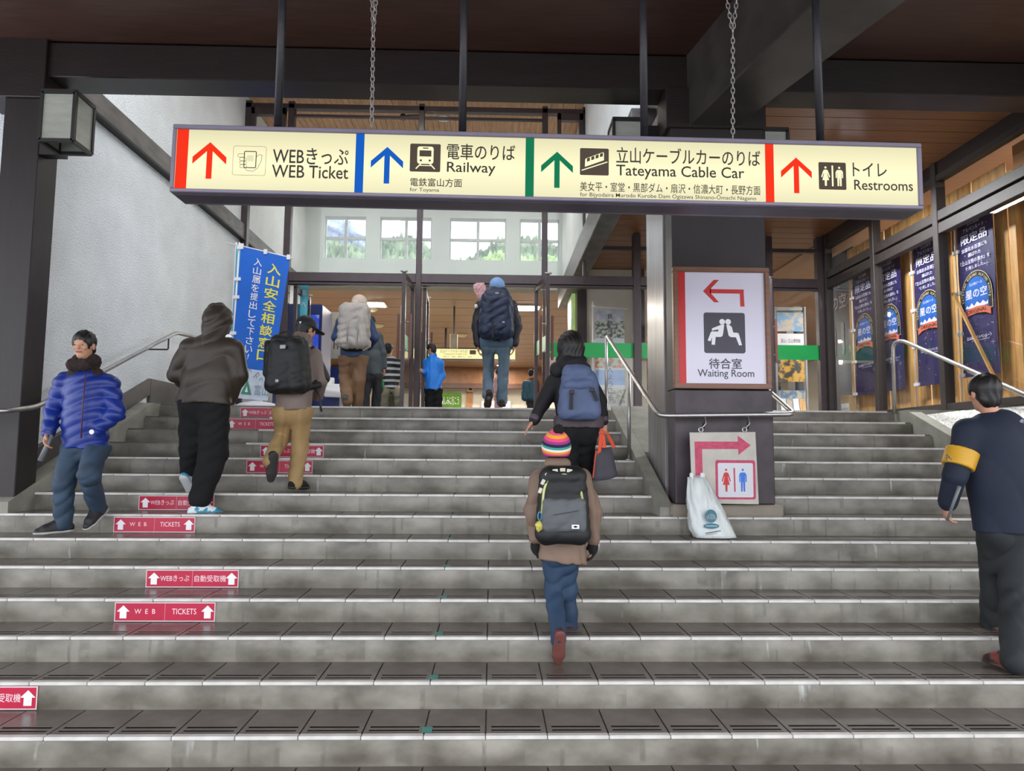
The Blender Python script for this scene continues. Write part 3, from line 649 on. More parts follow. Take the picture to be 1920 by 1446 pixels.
def picto(x0, y0, x1, y1, mat):
    a0, b1 = lp(x0, y0); a1, b0 = lp(x1, y1); flat('pictogram_tile', lambda bm: rrect(bm, SP, a0, a1, b0, b1, .008), mat, t); return a0, a1, b0, b1
def mapper(a0, a1, b0, b1): return lambda u, v: (a0 + (a1 - a0) * u, b0 + (b1 - b0) * v)
# train
q = picto(769, 267.5, 825, 321.5, brn_l); f = mapper(*q)
def train(bm):
    a0, b0_ = f(.24, .28); a1, b1_ = f(.77, .90); rrect(bm, SP, a0, a1, b0_, b1_, .014, 3)
    strip(bm, SP, [f(.36, .28), f(.20, .1)], .007, 3); strip(bm, SP, [f(.66, .28), f(.82, .1)], .007, 3); strip(bm, SP, [f(.3, .22), f(.72, .22)], .005, 3)
flat('train_symbol', train, cream_l, t)
flat('train_window', lambda bm: (rrect(bm, SP, *[f(.31, .54)[0], f(.70, .54)[0], f(0, .54)[1], f(0, .76)[1]], .003, 4), rrect(bm, SP, f(.42, 0)[0], f(.60, 0)[0], f(0, .82)[1], f(0, .86)[1], .001, 4), disc(bm, SP, *f(.36, .4), .0065, 4), disc(bm, SP, *f(.65, .4), .0065, 4)), brn_l, t)
# cable car
q = picto(1088, 276, 1142, 328, brn_l); f2 = mapper(*q)
flat('cable_car_symbol', lambda bm: (poly(bm, SP, [f2(.17, .30), f2(.83, .56), f2(.83, .82), f2(.80, .86), f2(.22, .62), f2(.18, .58)], 3), strip(bm, SP, [f2(.06, .17), f2(.95, .50)], .006, 3)), cream_l, t)
flat('cable_car_window', lambda bm: [poly(bm, SP, [f2(u, .47 + (u - .2) * .40), f2(u + .105, .47 + (u - .095) * .40), f2(u + .105, .60 + (u - .095) * .40), f2(u, .60 + (u - .2) * .40)], 4) for u in (.24, .39, .54, .69)], brn_l, t)
# toilets
def man(bm, pl, g, k=3):
    disc(bm, pl, *g(.5, .91), abs(g(.12, 0)[0] - g(0, 0)[0]) , k)
    poly(bm, pl, [g(.30, .80), g(.70, .80), g(.82, .76), g(.9, .68), g(.9, .40), g(.78, .40), g(.77, .66), g(.74, .66), g(.72, 0), g(.55, 0), g(.52, .40), g(.48, .40), g(.45, 0), g(.28, 0), g(.26, .66), g(.23, .66), g(.22, .40), g(.1, .40), g(.1, .68), g(.18, .76)], k)
def lady(bm, pl, g, k=3):
    disc(bm, pl, *g(.5, .91), abs(g(.12, 0)[0] - g(0, 0)[0]), k)
    poly(bm, pl, [g(.34, .80), g(.66, .80), g(.76, .74), g(.98, .46), g(.88, .40), g(.70, .64), g(.68, .58), g(.86, .28), g(.62, .28), g(.60, 0), g(.40, 0), g(.38, .28), g(.14, .28), g(.32, .58), g(.30, .64), g(.12, .40), g(.02, .46), g(.24, .74)], k)
q = picto(1536, 302.5, 1589, 355, brn_l); f3 = mapper(*q)
flat('toilet_symbol', lambda bm: (lady(bm, SP, lambda u, v: f3(.08 + .34 * u, .13 + .74 * v)), man(bm, SP, lambda u, v: f3(.58 + .34 * u, .13 + .74 * v)), poly(bm, SP, [f3(.47, .12), f3(.53, .12), f3(.53, .88), f3(.47, .88)], 3)), cream_l, t)
# hand holding a telephone in a thin rounded square
a0, b1 = lp(437, 272); a1, b0 = lp(496, 328)
def ringrect(bm, pl, a0, a1, b0, b1, r, wd, k):
    pts = []
    for ca, cb, s0 in ((a1 - r, b1 - r, 0), (a0 + r, b1 - r, 90), (a0 + r, b0 + r, 180), (a1 - r, b0 + r, 270)):
        for i in range(4): tt = math.radians(s0 + 30 * i); pts.append((ca + r * math.cos(tt), cb + r * math.sin(tt)))
    strip(bm, pl, pts + [pts[0]], wd, k)
f4 = mapper(a0, a1, b0, b1)
flat('phone_symbol', lambda bm: (ringrect(bm, SP, a0, a1, b0, b1, .012, .0016, 2), ringrect(bm, SP, *(f4(.34, 0)[0], f4(.70, 0)[0], f4(0, .26)[1], f4(0, .82)[1]), .004, .005, 2),
     strip(bm, SP, [f4(.70, .62), f4(.78, .72), f4(.88, .70), f4(.86, .5), f4(.76, .25), f4(.62, .14), f4(.44, .16), f4(.36, .25)], .0022, 2),
     [ringrect(bm, SP, f4(u, 0)[0], f4(u + .2, 0)[0], f4(0, v)[1], f4(0, v + .11)[1], .006, .002, 2) for u, v in ((.14, .62), (.2, .49), (.21, .37), (.22, .25))],
     [strip(bm, SP, [f4(.42, v), f4(.62, v)], .0014, 2) for v in (.5, .54, .58, .62, .66)]), blk_l, t)
# suspension rods and chains
rod_m = M('black_pipe', '#211f24', .45, var=.25, scale=30, bump=.2, bscale=60)
labs = ['leftmost black pipe holding up the long lit sign', 'second black pipe from the left above the lit sign', 'third black pipe from the left, in front of the pillar top', 'rightmost black pipe holding up the long lit sign']
for (xb, ybm), lab in zip(((521, 234), (867, 243), (1208, 253), (1538, 262)), labs):
    p = atY(xb, ybm, SY + .11); r_ = root('sign_pipe', lab, 'pipe', (p[0], p[1], p[2] - .01), 'pipes holding the sign')
    bm = B(); tube(bm, [(p[0], p[1], p[2] - .012), (p[0], p[1], 4.955)], .0235, 14); ob('pipe', bm, rod_m, r_)
    bm = B(); lathe(bm, [(.055, 0), (.055, -.012), (.03, -.016)], (p[0], p[1], 4.96), 14); ob('ceiling_flange', bm, rod_m, r_)
chain_m = M('galvanised_chain', '#a79f9c', .45, metal=.6, var=.2, scale=40)
def chain(name, lab, paths):
    r_ = root(name, lab, 'chain', tuple(paths[0][0]), 'chains above the sign')
    n_ = 0
    for a, b in paths:
        a, b = Vector(a), Vector(b); d = b - a; L = .043; n = max(1, round(d.length / (L * .72))); u = d.normalized(); s = u.cross(Vector((0, 1, 0))).normalized(); s2 = u.cross(s)
        me = [None, None]
        for i in range(n):
            if n_ < 1 or i < 2:
                pass
            bm = B(); torus_link(bm, (0, 0, 0), L, .0215, .0034, u, s if i % 2 else (s * .45 + s2).normalized())
            c_ = a + d * ((i + .5) / n); bmesh.ops.translate(bm, verts=bm.verts, vec=c_); ob('chain_link', bm, chain_m, r_)
            n_ += 1
Yc = SY + .09
P = lambda x, y: Vector(atY(x, y, Yc))
chain('hanging_chain', 'grey chain above the blue part of the lit sign', [(P(697, 238), P(700, 50)), (P(700, 50), P(694, -80)), (P(700, 55), P(712, -80))])
chain('hanging_chain', 'grey chain forking upwards in front of the pillar beam', [(P(1374, 260), P(1374, 62)), (P(1374, 62), P(1356, -40)), (P(1374, 62), P(1386, -40))])

# ------------------------------------------------------------------ lanterns on column and pillar
iron = M('black_iron', '#24211f', .5, var=.15); milk = M('milky_glass_pane', '#a7a99f', .3, var=.1, scale=5, stretch=(1, 1, 4))
def lantern(name, lab, x0, x1, y0, y1, z0, z1, arm):
    r_ = root(name, lab, 'lantern', ((x0 + x1) / 2, (y0 + y1) / 2, z0), 'wall lanterns of the porch'); e = .014; bm = B()
    for x in (x0, x1):
        for y in (y0, y1): box(bm, x - e, x + e, y - e, y + e, z0, z1)
    for z in (z0, z1):
        for y in (y0, y1): box(bm, x0, x1, y - e, y + e, z - e, z + e)
        for x in (x0, x1): box(bm, x - e, x + e, y0, y1, z - e, z + e)
    ob('iron_frame', bm, iron, r_)
    for q in ((x0, x1, y0 - .003, y0 + .003), (x0, x1, y1 - .003, y1 + .003), (x0 - .003, x0 + .003, y0, y1), (x1 - .003, x1 + .003, y0, y1)):
        bm = B(); box(bm, q[0], q[1], q[2], q[3], z0 + .015, z1 - .015); ob('pane', bm, milk, r_)
    bm = B(); box(bm, x0 - .01, x1 + .01, y0 - .01, y1 + .01, z1 + .01, z1 + .025); ob('top_plate', bm, iron, r_)
    bm = B(); box(bm, *arm); ob('arm', bm, iron, r_)
lantern('box_lantern', 'open-bottomed black box lantern on the left column', -3.63, -3.37, 5.62, 5.88, 3.97, 4.37, (-3.81, -3.63, 5.9, 6.0, 3.97, 4.37))
lantern('box_lantern', 'black box lantern on the left flank of the pillar, above the sign', 1.08, 1.36, 6.3, 6.56, 4.22, 4.56, (1.36, 1.5, 6.36, 6.48, 4.24, 4.54))
lantern('box_lantern', 'black box lantern on the right flank of the pillar, above the sign', 2.40, 2.62, 6.15, 6.4, 4.15, 4.42, (2.3, 2.40, 6.2, 6.32, 4.2, 4.4))

# ------------------------------------------------------------------ handrails
def rail(name, lab, paths, posts=(), r=.021, extra=()):
    r_ = root(name, lab, 'handrail', tuple(paths[0][0])); bm = B()
    for p in paths: tube(bm, rounded(p, .09), r, 14)
    ob('rail', bm, steel, r_)
    for a, b in posts:
        bm = B(); tube(bm, [a, b], r * .9, 12); po = ob('post', bm, steel, r_); bm = B(); lathe(bm, [(.04, 0), (.04, .008), (.025, .012)], (b[0], b[1], b[2]), 14); ob('foot_plate', bm, steel, po)
    for pts in extra: bm = B(); tube(bm, rounded(pts, .02), .009, 8); ob('bracket', bm, iron, r_)
rail('wall_handrail', 'steel handrail on the white wall behind the blue jacket', [[(-5.4, 5.55, 1.80), (-3.75, 5.62, 1.808), (-3.72, 5.95, 1.86), (-3.72, 8.43, 2.885), (-3.72, 9.2, 2.93)]],
     extra=[[(-3.72, 6.35, 2.0), (-3.72, 6.35, 1.92), (-3.86, 6.35, 1.92), (-4.0, 6.35, 1.92)], [(-3.72, 8.25, 2.80), (-3.72, 8.25, 2.66), (-3.99, 8.25, 2.66)]])
rail('pillar_handrail', 'steel handrail bending round the front of the dark pillar', [[(1.336, 8.3, 2.88), (1.336, 5.75, 1.822), (2.444, 5.75, 1.844), (2.62, 6.72, 2.11), (2.62, 8.3, 2.76)]], posts=[((1.33, 6.98, 2.32), (1.33, 6.98, zk(9))), ((1.336, 8.4, 2.9), (1.336, 8.4, 2.03))],
     extra=[[(1.7, 5.75, 1.83), (1.7, 5.76, 1.72)], [(2.06, 5.75, 1.83), (2.06, 5.76, 1.72)], [(1.9, 5.75, 1.83), (1.9, 5.9, 1.83)]])
rail('right_handrail', 'steel handrail going down in front of the shop window', [[(4.68, 8.24, 2.0), (4.70, 8.24, 2.835), (4.70, 8.05, 2.83), (4.70, 6.0, 1.98), (4.70, 5.6, 1.97)]])
r_ = root('slim_rail', 'thin bright rail beside the shop window at the right edge', 'handrail', (5.2, 6.5, 2.4)); bm = B(); tube(bm, [atX(1815, 697, 5.15), atX(1925, 745, 5.15), atX(2050, 800, 5.15)], .012, 8); ob('rail', bm, steel, r_)
bm = B(); tube(bm, [atX(1815, 697, 5.15), A_(atX(1815, 697, 5.15)) + A_((.15, 0, 0))], .01, 8); ob('bracket', bm, steel, r_)

# ------------------------------------------------------------------ waiting room sign on the pillar
PY = 5.845; t = root('waiting_room_sign', 'white framed sign with a red arrow and two seated figures on the pillar', 'sign', (1.89, PY, 2.06), None)
x0, x1, z0, z1 = 1.487, 2.297, 2.055, 3.072; WP = Plane((x0, PY, z0), (1, 0, 0), (0, 0, 1), .0008)
bw_ = M('brown_wood_frame', '#7a5038', .4, var=.12, scale=6, stretch=(1, 1, 5)); bm = B(); e = .042
for q in ((x0, x1, z1 - e, z1), (x0, x1, z0, z0 + e), (x0, x0 + e, z0 + e, z1 - e), (x1 - e, x1, z0 + e, z1 - e)): box(bm, q[0], q[1], PY - .02, PY + .035, q[2], q[3])
bevel(bm, .006, 2); ob('frame', bm, bw_, t); bm = B(); box(bm, x0 + .02, x1 - .02, PY, PY + .03, z0 + .02, z1 - .02); ob('panel', bm, M('white_sign_panel', '#d8d3e2', .4, var=.01), t)
W_, H_ = x1 - x0, z1 - z0
def wp(x, y): p = atY(x, y, PY); return p[0] - x0, p[2] - z0
red_p = M('red_print', '#c4201f', .45, var=.02); slate = M('slate_print', '#423e4a', .5, var=.02)
flat('red_stripe', lambda bm: poly(bm, WP, [(e, e), (e + .062, e), (e + .062, H_ - e), (e, H_ - e)]), red_p, t)
flat('bent_arrow', lambda bm: (poly(bm, WP, [wp(*q) for q in ((1318, 546), (1338, 525), (1348, 525), (1333, 541), (1333, 550), (1348, 567), (1339, 567))]), poly(bm, WP, [wp(*q) for q in ((1331, 542), (1394.5, 543), (1394.5, 551), (1331, 550))]), poly(bm, WP, [wp(*q) for q in ((1387, 551), (1394.5, 551), (1396, 575), (1388, 575))])), red_p, t)
a0, b1 = wp(1319, 586); a1, b0 = wp(1398, 663); flat('pictogram_tile', lambda bm: rrect(bm, WP, a0, a1, b0, b1, .02), slate, t); g = mapper(a0, a1, b0, b1)
G = lambda x, y: g((x - 185) / 508, 1 - (y - 520) / 495)
flat('seated_figures', lambda bm: (disc(bm, WP, *G(412, 632), .024, 3), disc(bm, WP, *G(485, 632), .024, 3),
    poly(bm, WP, [G(*q) for q in ((437, 668), (400, 668), (286, 714), (282, 742), (362, 726), (362, 752), (282, 750), (268, 765), (230, 862), (264, 872), (284, 820), (276, 912), (318, 914), (328, 818), (388, 818), (412, 806), (420, 780))], 3),
    poly(bm, WP, [G(*q) for q in ((461, 668), (500, 670), (530, 694), (545, 762), (596, 764), (614, 776), (650, 914), (614, 918), (578, 820), (512, 818), (488, 800))], 3)), white_m, t)
flat('lettering', lambda bm: text_bm(bm, WP, '待合室', wp(1329, 682)[0], wp(1391, 682)[0], wp(1360, 692)[1], wp(1360, 672)[1], 2, .012), slate, t)
flat('lettering', lambda bm: text_bm(bm, WP, 'Waiting Room', wp(1308, 702)[0], wp(1414, 702)[0], wp(1360, 711)[1], wp(1360, 693)[1], 2, .006), slate, t)

# ------------------------------------------------------------------ toilet board hanging from the rail
BY = 5.725; t = root('toilet_direction_board', 'grey board with a pink arrow and toilet symbols hanging from the rail', 'sign', (1.85, BY, 1.12))
BP = Plane((0, BY, 0), (1, 0, 0), (0, 0, 1), .0008); bp_ = lambda x, y: (lambda p: (p[0], p[2]))(atY(x, y, BY))
tilt = [bp_(*q) for q in ((1293, 811), (1416.5, 810), (1423, 946), (1298, 944))]
bm = B(); v = [bm.verts.new((a, BY, b)) for a, b in tilt]; v2 = [bm.verts.new((a, BY + .006, b)) for a, b in tilt]; bm.faces.new(v); bm.faces.new(v2[::-1])
for i in range(4): bm.faces.new([v[i], v2[i], v2[(i + 1) % 4], v[(i + 1) % 4]])
bevel(bm, .002, 1); ob('board', bm, M('weathered_white_board', '#b9b3a9', .5, var=.08, scale=8), t)
pink = M('worn_pink_tape', '#b93a5c', .5, var=.18, scale=30)
Q = lambda c, r: bp_(1270 + c / 6.025, 780 + r / 6.025)
flat('pink_arrow', lambda bm: (poly(bm, BP, [Q(193, 290), Q(685, 290), Q(685, 375), Q(278, 375), Q(288, 672), Q(205, 672)]), poly(bm, BP, [Q(680, 222), Q(828, 332), Q(690, 442)])), pink, t)
flat('pink_border', lambda bm: rrect(bm, BP, *(Q(418, 0)[0], Q(866, 0)[0], Q(0, 940)[1], Q(0, 495)[1]), .018), pink, t)
flat('white_square', lambda bm: rrect(bm, BP, *(Q(446, 0)[0], Q(840, 0)[0], Q(0, 916)[1], Q(0, 528)[1]), .012, 2), M('white_sticker', '#cfd0d6', .5, var=.02), t)
gm = lambda xa, xb, ya, yb: (lambda u, v: (lambda A, Bq: (A[0] + (Bq[0] - A[0]) * u, Bq[1] + (A[1] - Bq[1]) * v))(Q(xa, ya), Q(xb, yb)))
flat('lady_symbol', lambda bm: lady(bm, BP, gm(496, 608, 585, 856)), red_p, t); flat('man_symbol', lambda bm: man(bm, BP, gm(684, 796, 585, 856)), M('blue_print', '#2f6fd0', .5, var=.02), t)
flat('divider_bar', lambda bm: poly(bm, BP, [Q(632, 588), Q(650, 588), Q(658, 858), Q(642, 858)], 3), pink, t)
flat('small_red_arrow', lambda bm: (poly(bm, BP, [Q(232, 838), Q(272, 838), Q(272, 755), Q(288, 755), Q(252, 715), Q(215, 755), Q(232, 755)], 3)), red_p, t)
for (x, y), hx in (((1314, 806), 1.7), ((1396, 806), 2.06)):
    p = atY(x, y, BY); bm = B(); torus_link(bm, tuple(p), .036, .036, .0055, (1, 0, 0), (0, 0, 1), 14, 6); rg = ob('hanging_ring', bm, steel, t)
    bm = B(); tube(bm, [(p[0] + .01, BY, p[2] + .012), (p[0] + .045, BY + .01, p[2] + .05), (p[0] + .04, BY + .02, 1.83)], .005, 6); ob('hook', bm, steel, rg)

# ------------------------------------------------------------------ white carrier bag with a printed emblem
t = root('carrier_bag', 'white plastic carrier bag with a blue emblem leaning below the toilet board', 'bag', (1.7, 5.66, zk(5)))
out = [(1293, 893), (1303, 889), (1312, 893), (1316, 893), (1325, 887), (1340, 908), (1360, 950), (1376, 985), (1382, 1006), (1350, 1010), (1312, 1009), (1297, 990), (1293, 975), (1296, 930)]
bmv = B(); N_ = 26
rows = []
for i in range(18):
    v_ = i / 17; z = zk(5) + .006 + v_ * .46
    xl = 1.552 - .02 * math.sin(v_ * 3) + (.015 if v_ < .1 else 0); xr_ = 1.90 - .23 * v_ ** 1.1; dp = .075 * (1 - v_) ** .6 + .008; row = []
    yc = 5.615 + .05 * v_
    for j in range(N_):
        a = 2 * math.pi * j / N_; cx_ = (xl + xr_) / 2; w_ = (xr_ - xl) / 2
        se = lambda q, e: math.copysign(abs(q) ** e, q); x = cx_ + w_ * se(math.cos(a), .75); y = yc + dp * se(math.sin(a), .8)
        nn = .016 * math.sin(9 * a + 5 * v_ + 3 * noise.noise(Vector((x * 6, z * 3, 1)))) * (.3 + v_) + .012 * noise.noise(Vector((x * 14, y * 14, z * 8)))
        row.append(bmv.verts.new((x + nn * math.cos(a), y + nn * math.sin(a), z - (.02 * (1 - v_) if j else 0) * 0)))
    rows.append(row)
for A, Bq in zip(rows, rows[1:]):
    for j in range(N_): bmv.faces.new([A[j], A[(j + 1) % N_], Bq[(j + 1) % N_], Bq[j]]).smooth = True
bmv.faces.new(rows[0][::-1]); bmv.faces.new(rows[-1])
bag_m = M('white_polythene', '#d2d8d6', .35, var=.03, scale=9, bump=.6, bscale=9, bdist=.03, stretch=(2.2, 1, .7), spec=.5)
ob('bag_body', bmv, bag_m, t)
for xa, xb in ((1.555, 1.585), (1.64, 1.675)):
    bm = B(); box(bm, xa, xb, 5.655, 5.667, zk(5) + .43, zk(5) + .50); bevel(bm, .004, 2); ob('handle', bm, bag_m, t)
EP = Plane((1.68, 5.53, zk(5) + .12), (1, 0, 0), (0, .1, .995), .004)
blu = M('teal_print', '#2f6d80', .5, var=.1)
flat('printed_emblem', lambda bm: (disc(bm, EP, 0, -.02, .06, 1, 24, .02), disc(bm, EP, 0, .055, .045, 1, 24, .05)), blu, t)
flat('emblem_lines', lambda bm: [strip(bm, EP, [(-.034 + i * .012, .075 - abs(i - 3) * .006), (-.03 + i * .012, .03)], .003, 2) for i in range(6)] + [strip(bm, EP, [(-.045, -.02), (.045, -.02)], .004, 2)], bag_m, t)
flat('printed_line', lambda bm: (strip(bm, EP, [(-.05, -.075), (.07, -.055)], .006), strip(bm, EP, [(-.05, -.087), (.04, -.075)], .003)), slate, t)

# ------------------------------------------------------------------ red stickers on the risers
crim = M('crimson_sticker', '#b3173c', .35, var=.06, scale=4)
JP, EN = 0, 1
def sticker(k, xa, xb, kind, lab):
    Y = yk(k) - .0095; ya = (lambda p: p)(atY(xa, 1000, Y)); yb = atY(xb, 1000, Y); x0, x1 = ya[0], yb[0]; z1 = zk(k) - .0215; z0 = z1 - .119
    t = root('riser_sticker', lab, 'sticker', (x0, Y, z0), 'red ticket stickers on the stair risers'); pl = Plane((x0, Y, z0), (1, 0, 0), (0, 0, 1), .0008); W_, H_ = x1 - x0, z1 - z0
    bm = B(); box(bm, x0, x1, Y, Y + .002, z0, z1); ob('sticker_base', bm, M('pale_sticker_edge', '#d9c3c6', .4, var=.03), t)
    flat('red_field', lambda bm: (poly(bm, pl, [(.006, .006), (W_ / 2 - .001, .006), (W_ / 2 - .001, H_ - .006), (.006, H_ - .006)]), poly(bm, pl, [(W_ / 2 + .001, .006), (W_ - .006, .006), (W_ - .006, H_ - .006), (W_ / 2 + .001, H_ - .006)])), crim, t)
    def ar(bm, c):
        s = H_ / .119; poly(bm, pl, [(c, .1 * s), (c + .040, .062 * s), (c + .021, .062 * s), (c + .021, .02 * s), (c - .021, .02 * s), (c - .021, .062 * s), (c - .040, .062 * s)], 2)
    flat('up_arrow', lambda bm: ar(bm, .055), white_m, t); flat('up_arrow', lambda bm: ar(bm, W_ - .048), white_m, t)
    if kind == JP: parts_ = (('WEBきっぷ', .098, W_ / 2 - .02, .042, .083), ('自動受取機', W_ / 2 + .015, W_ - .085, .038, .083))
    else: parts_ = (('W  E  B', .125, W_ / 2 - .06, .048, .078), ('TICKETS', W_ / 2 + .045, W_ - .118, .045, .081))
    for s, a, b, c, d in parts_: flat('lettering', lambda bm: text_bm(bm, pl, s, a, b, c, d, 2, .004), M('pale_pink_print', '#e9ccd3', .5, var=.02), t)
for a in ((0, -183, 5, EN, 'red sticker of which only a sliver shows at the bottom left corner'), (1, -120, 90, JP, 'large red sticker cut off by the left edge of the picture'), (3, 223, 410, EN, 'red WEB TICKETS sticker on the third riser up, below the Japanese one'),
          (4, 278, 451, JP, 'red Japanese sticker with two arrows on the fourth visible riser from below'), (6, 212, 365, EN, 'red WEB TICKETS sticker just below the white and blue shoe'), (7, 257, 399, JP, 'red Japanese sticker partly hidden by the white and blue shoe'),
          (9, 457, 582, EN, 'red WEB TICKETS sticker crossed by the raised boot of the khaki trousers'), (10, 482, 602, JP, 'red Japanese sticker crossed by the khaki trouser leg'), (12, 416, 526, EN, 'red WEB TICKETS sticker on the second riser from the top'), (13, 441, 548, JP, 'red Japanese sticker on the topmost riser')): sticker(*a)

# ------------------------------------------------------------------ upright banners
def cloth(bm, pl, w, h, nx=8, nz=24, amp=.012, seed=0, zbase=0):
    g = [[bm.verts.new(pl.P(w * i / nx, h * j / nz, 0) + pl.n * (amp * math.sin(i * 1.1 + seed) * math.sin(j * .35 + seed) + amp * .5 * noise.noise(Vector((i * .4, j * .3, seed))))) for j in range(nz + 1)] for i in range(nx + 1)]
    for i in range(nx):
        for j in range(nz): bm.faces.new([g[i][j], g[i + 1][j], g[i + 1][j + 1], g[i][j + 1]]).smooth = True
blue_b = M('bright_blue_cloth', '#0c62c8', .6, var=.06, scale=3, bump=.1, bscale=20); yel = M('yellow_print', '#e8e04a', .6, var=.03); cyan_b = M('pale_cyan_cloth', '#5fb3cc', .6, var=.08)
BYY = 8.75; t = root('blue_banner', 'tall blue upright banner with yellow and white writing by the left wall', 'banner', tuple(atY(470, 765, BYY)[:2]) + (2.03,))
tl, tr, br, bl = [A_(atY(x, y, BYY)) for x, y in ((452, 462), (544, 484), (503, 752), (428, 745))]
def bq(u, v): return tuple((bl * (1 - u) + br * u) * (1 - v) + (tl * (1 - u) + tr * u) * v)
class Quad:
    """a slanting banner face: unit square mapped on four corners"""
    def __init__(s, bl, br, tl, tr, amp=.01): s.c = [A_(q) for q in (bl, br, tl, tr)]; s.amp = amp; s.n = nrm(np.cross(s.c[1] - s.c[0], s.c[2] - s.c[0]))
    def P(s, u, v, k=1): p = (s.c[0] * (1 - u) + s.c[1] * u) * (1 - v) + (s.c[2] * (1 - u) + s.c[3] * u) * v; return Vector(p + s.n * (.0012 * k + s.amp * math.sin(u * 7 + 1) * math.cos(v * 5)))
def qcloth(bm, Qd, u0=0, u1=1, v0=0, v1=1, k=0, nx=10, nz=20):
    g = [[bm.verts.new(Qd.P(u0 + (u1 - u0) * i / nx, v0 + (v1 - v0) * j / nz, k)) for j in range(nz + 1)] for i in range(nx + 1)]
    for i in range(nx):
        for j in range(nz): bm.faces.new([g[i][j], g[i + 1][j], g[i + 1][j + 1], g[i][j + 1]]).smooth = True
QB = Quad(bl, br, tl, tr)
bm = B(); qcloth(bm, QB, v0=.2); ob('cloth', bm, blue_b, t); bm = B(); qcloth(bm, QB, v0=0, v1=.2, nz=6); ob('white_hem', bm, M('white_cloth', '#c9d2de', .6, var=.08, scale=12), t)
def qtext(s, u0, u1, v1, v0, mat, bold=.01):
    n = len(s); h = (v1 - v0) / n
    for i, ch in enumerate(s):
        flat('lettering', lambda bm: text_bm(bm, QB, ch, u0, u1, v1 - h * (i + .93), v1 - h * (i + .07), 4, bold), mat, t)
qtext('入山安全相談窓口', .58, .86, .94, .26, yel, .014); qtext('入山届を提出して下さい', .29, .46, .95, .30, white_m, .008); flat('lettering', lambda bm: (poly(bm, QB, [(.37, .272), (.385, .272), (.40, .297), (.375, .297)], 4), poly(bm, QB, [(.365, .262), (.38, .262), (.38, .268), (.365, .268)], 4)), white_m, t)
flat('mountain_logo', lambda bm: (poly(bm, QB, [(.30, .03), (.56, .03), (.43, .13)], 4),), M('green_logo', '#3f8a6b', .6), t)
flat('mountain_logo_notch', lambda bm: (poly(bm, QB, [(.39, .045), (.47, .045), (.43, .085)], 6),), white_m, t)
flat('lettering', lambda bm: text_bm(bm, QB, '富山', .62, .98, .03, .1, 4), M('grey_print', '#7f93a0', .6), t)
flat('doodles', lambda bm: [strip(bm, QB, [(u, v), (u + .06, v + .02), (u + .1, v)], .008, 4) for u, v in ((.05, .17), (.2, .15), (.4, .18), (.6, .165), (.78, .18), (.12, .12), (.55, .145), (.7, .13))], MATS['grey_print'], t)
bm = B(); pa, pb = A_(atY(430, 752, BYY + .02)), A_(atY(449, 455, BYY + .02)); tube(bm, [pa, pb], .011, 8); tube(bm, [A_(atY(425, 455, BYY + .02)), A_(atY(549, 484, BYY + .02))], .009, 8); ob('pole', bm, white_m, t)
for v_ in (.99, .78, .66, .42): bm = B(); p = QB.P(0, v_, 3); box(bm, p.x - .045, p.x + .03, p.y - .012, p.y + .008, p.z - .02, p.z + .02); ob('loop', bm, white_m, t)
for u_ in (.02, .5, .97): bm = B(); p = QB.P(u_, 1, 3); box(bm, p.x - .02, p.x + .02, p.y - .012, p.y + .008, p.z - .025, p.z + .035); ob('loop', bm, white_m, t)
bm = B(); c_ = atY(483, 765, BYY + .1); lathe(bm, [(.26, 0), (.26, .03), (.20, .06), (.05, .09), (.035, .22)], (c_[0], c_[1], 2.03), 24); ob('weighted_base', bm, white_m, t)
t2 = root('cyan_banner', 'pale cyan banner half hidden behind the blue banner, against the wall', 'banner', (-3.4, 8.95, 2.03)); q4 = [A_(atY(x, y, 8.95)) for x, y in ((428, 700), (446, 700), (443, 458), (462, 462))]
bm = B(); qcloth(bm, Quad(*q4)); ob('cloth', bm, cyan_b, t2); bm = B(); tube(bm, [A_(atY(426, 755, 8.96)), A_(atY(443, 455, 8.96))], .01, 8); ob('pole', bm, white_m, t2)
t2 = root('snow_heap', 'small heap of white sandbags at the foot of the blue banner', 'bag', tuple(atY(455, 765, 8.9)[:2]) + (2.03,)); c_ = atY(450, 760, 8.75)
skin('sack', [ell((c_[0] - .25, 8.42, 2.08), (.16, .1, .09)), ell((c_[0] - .08, 8.43, 2.06), (.14, .09, .05))], white_m, t2, .015, .03)

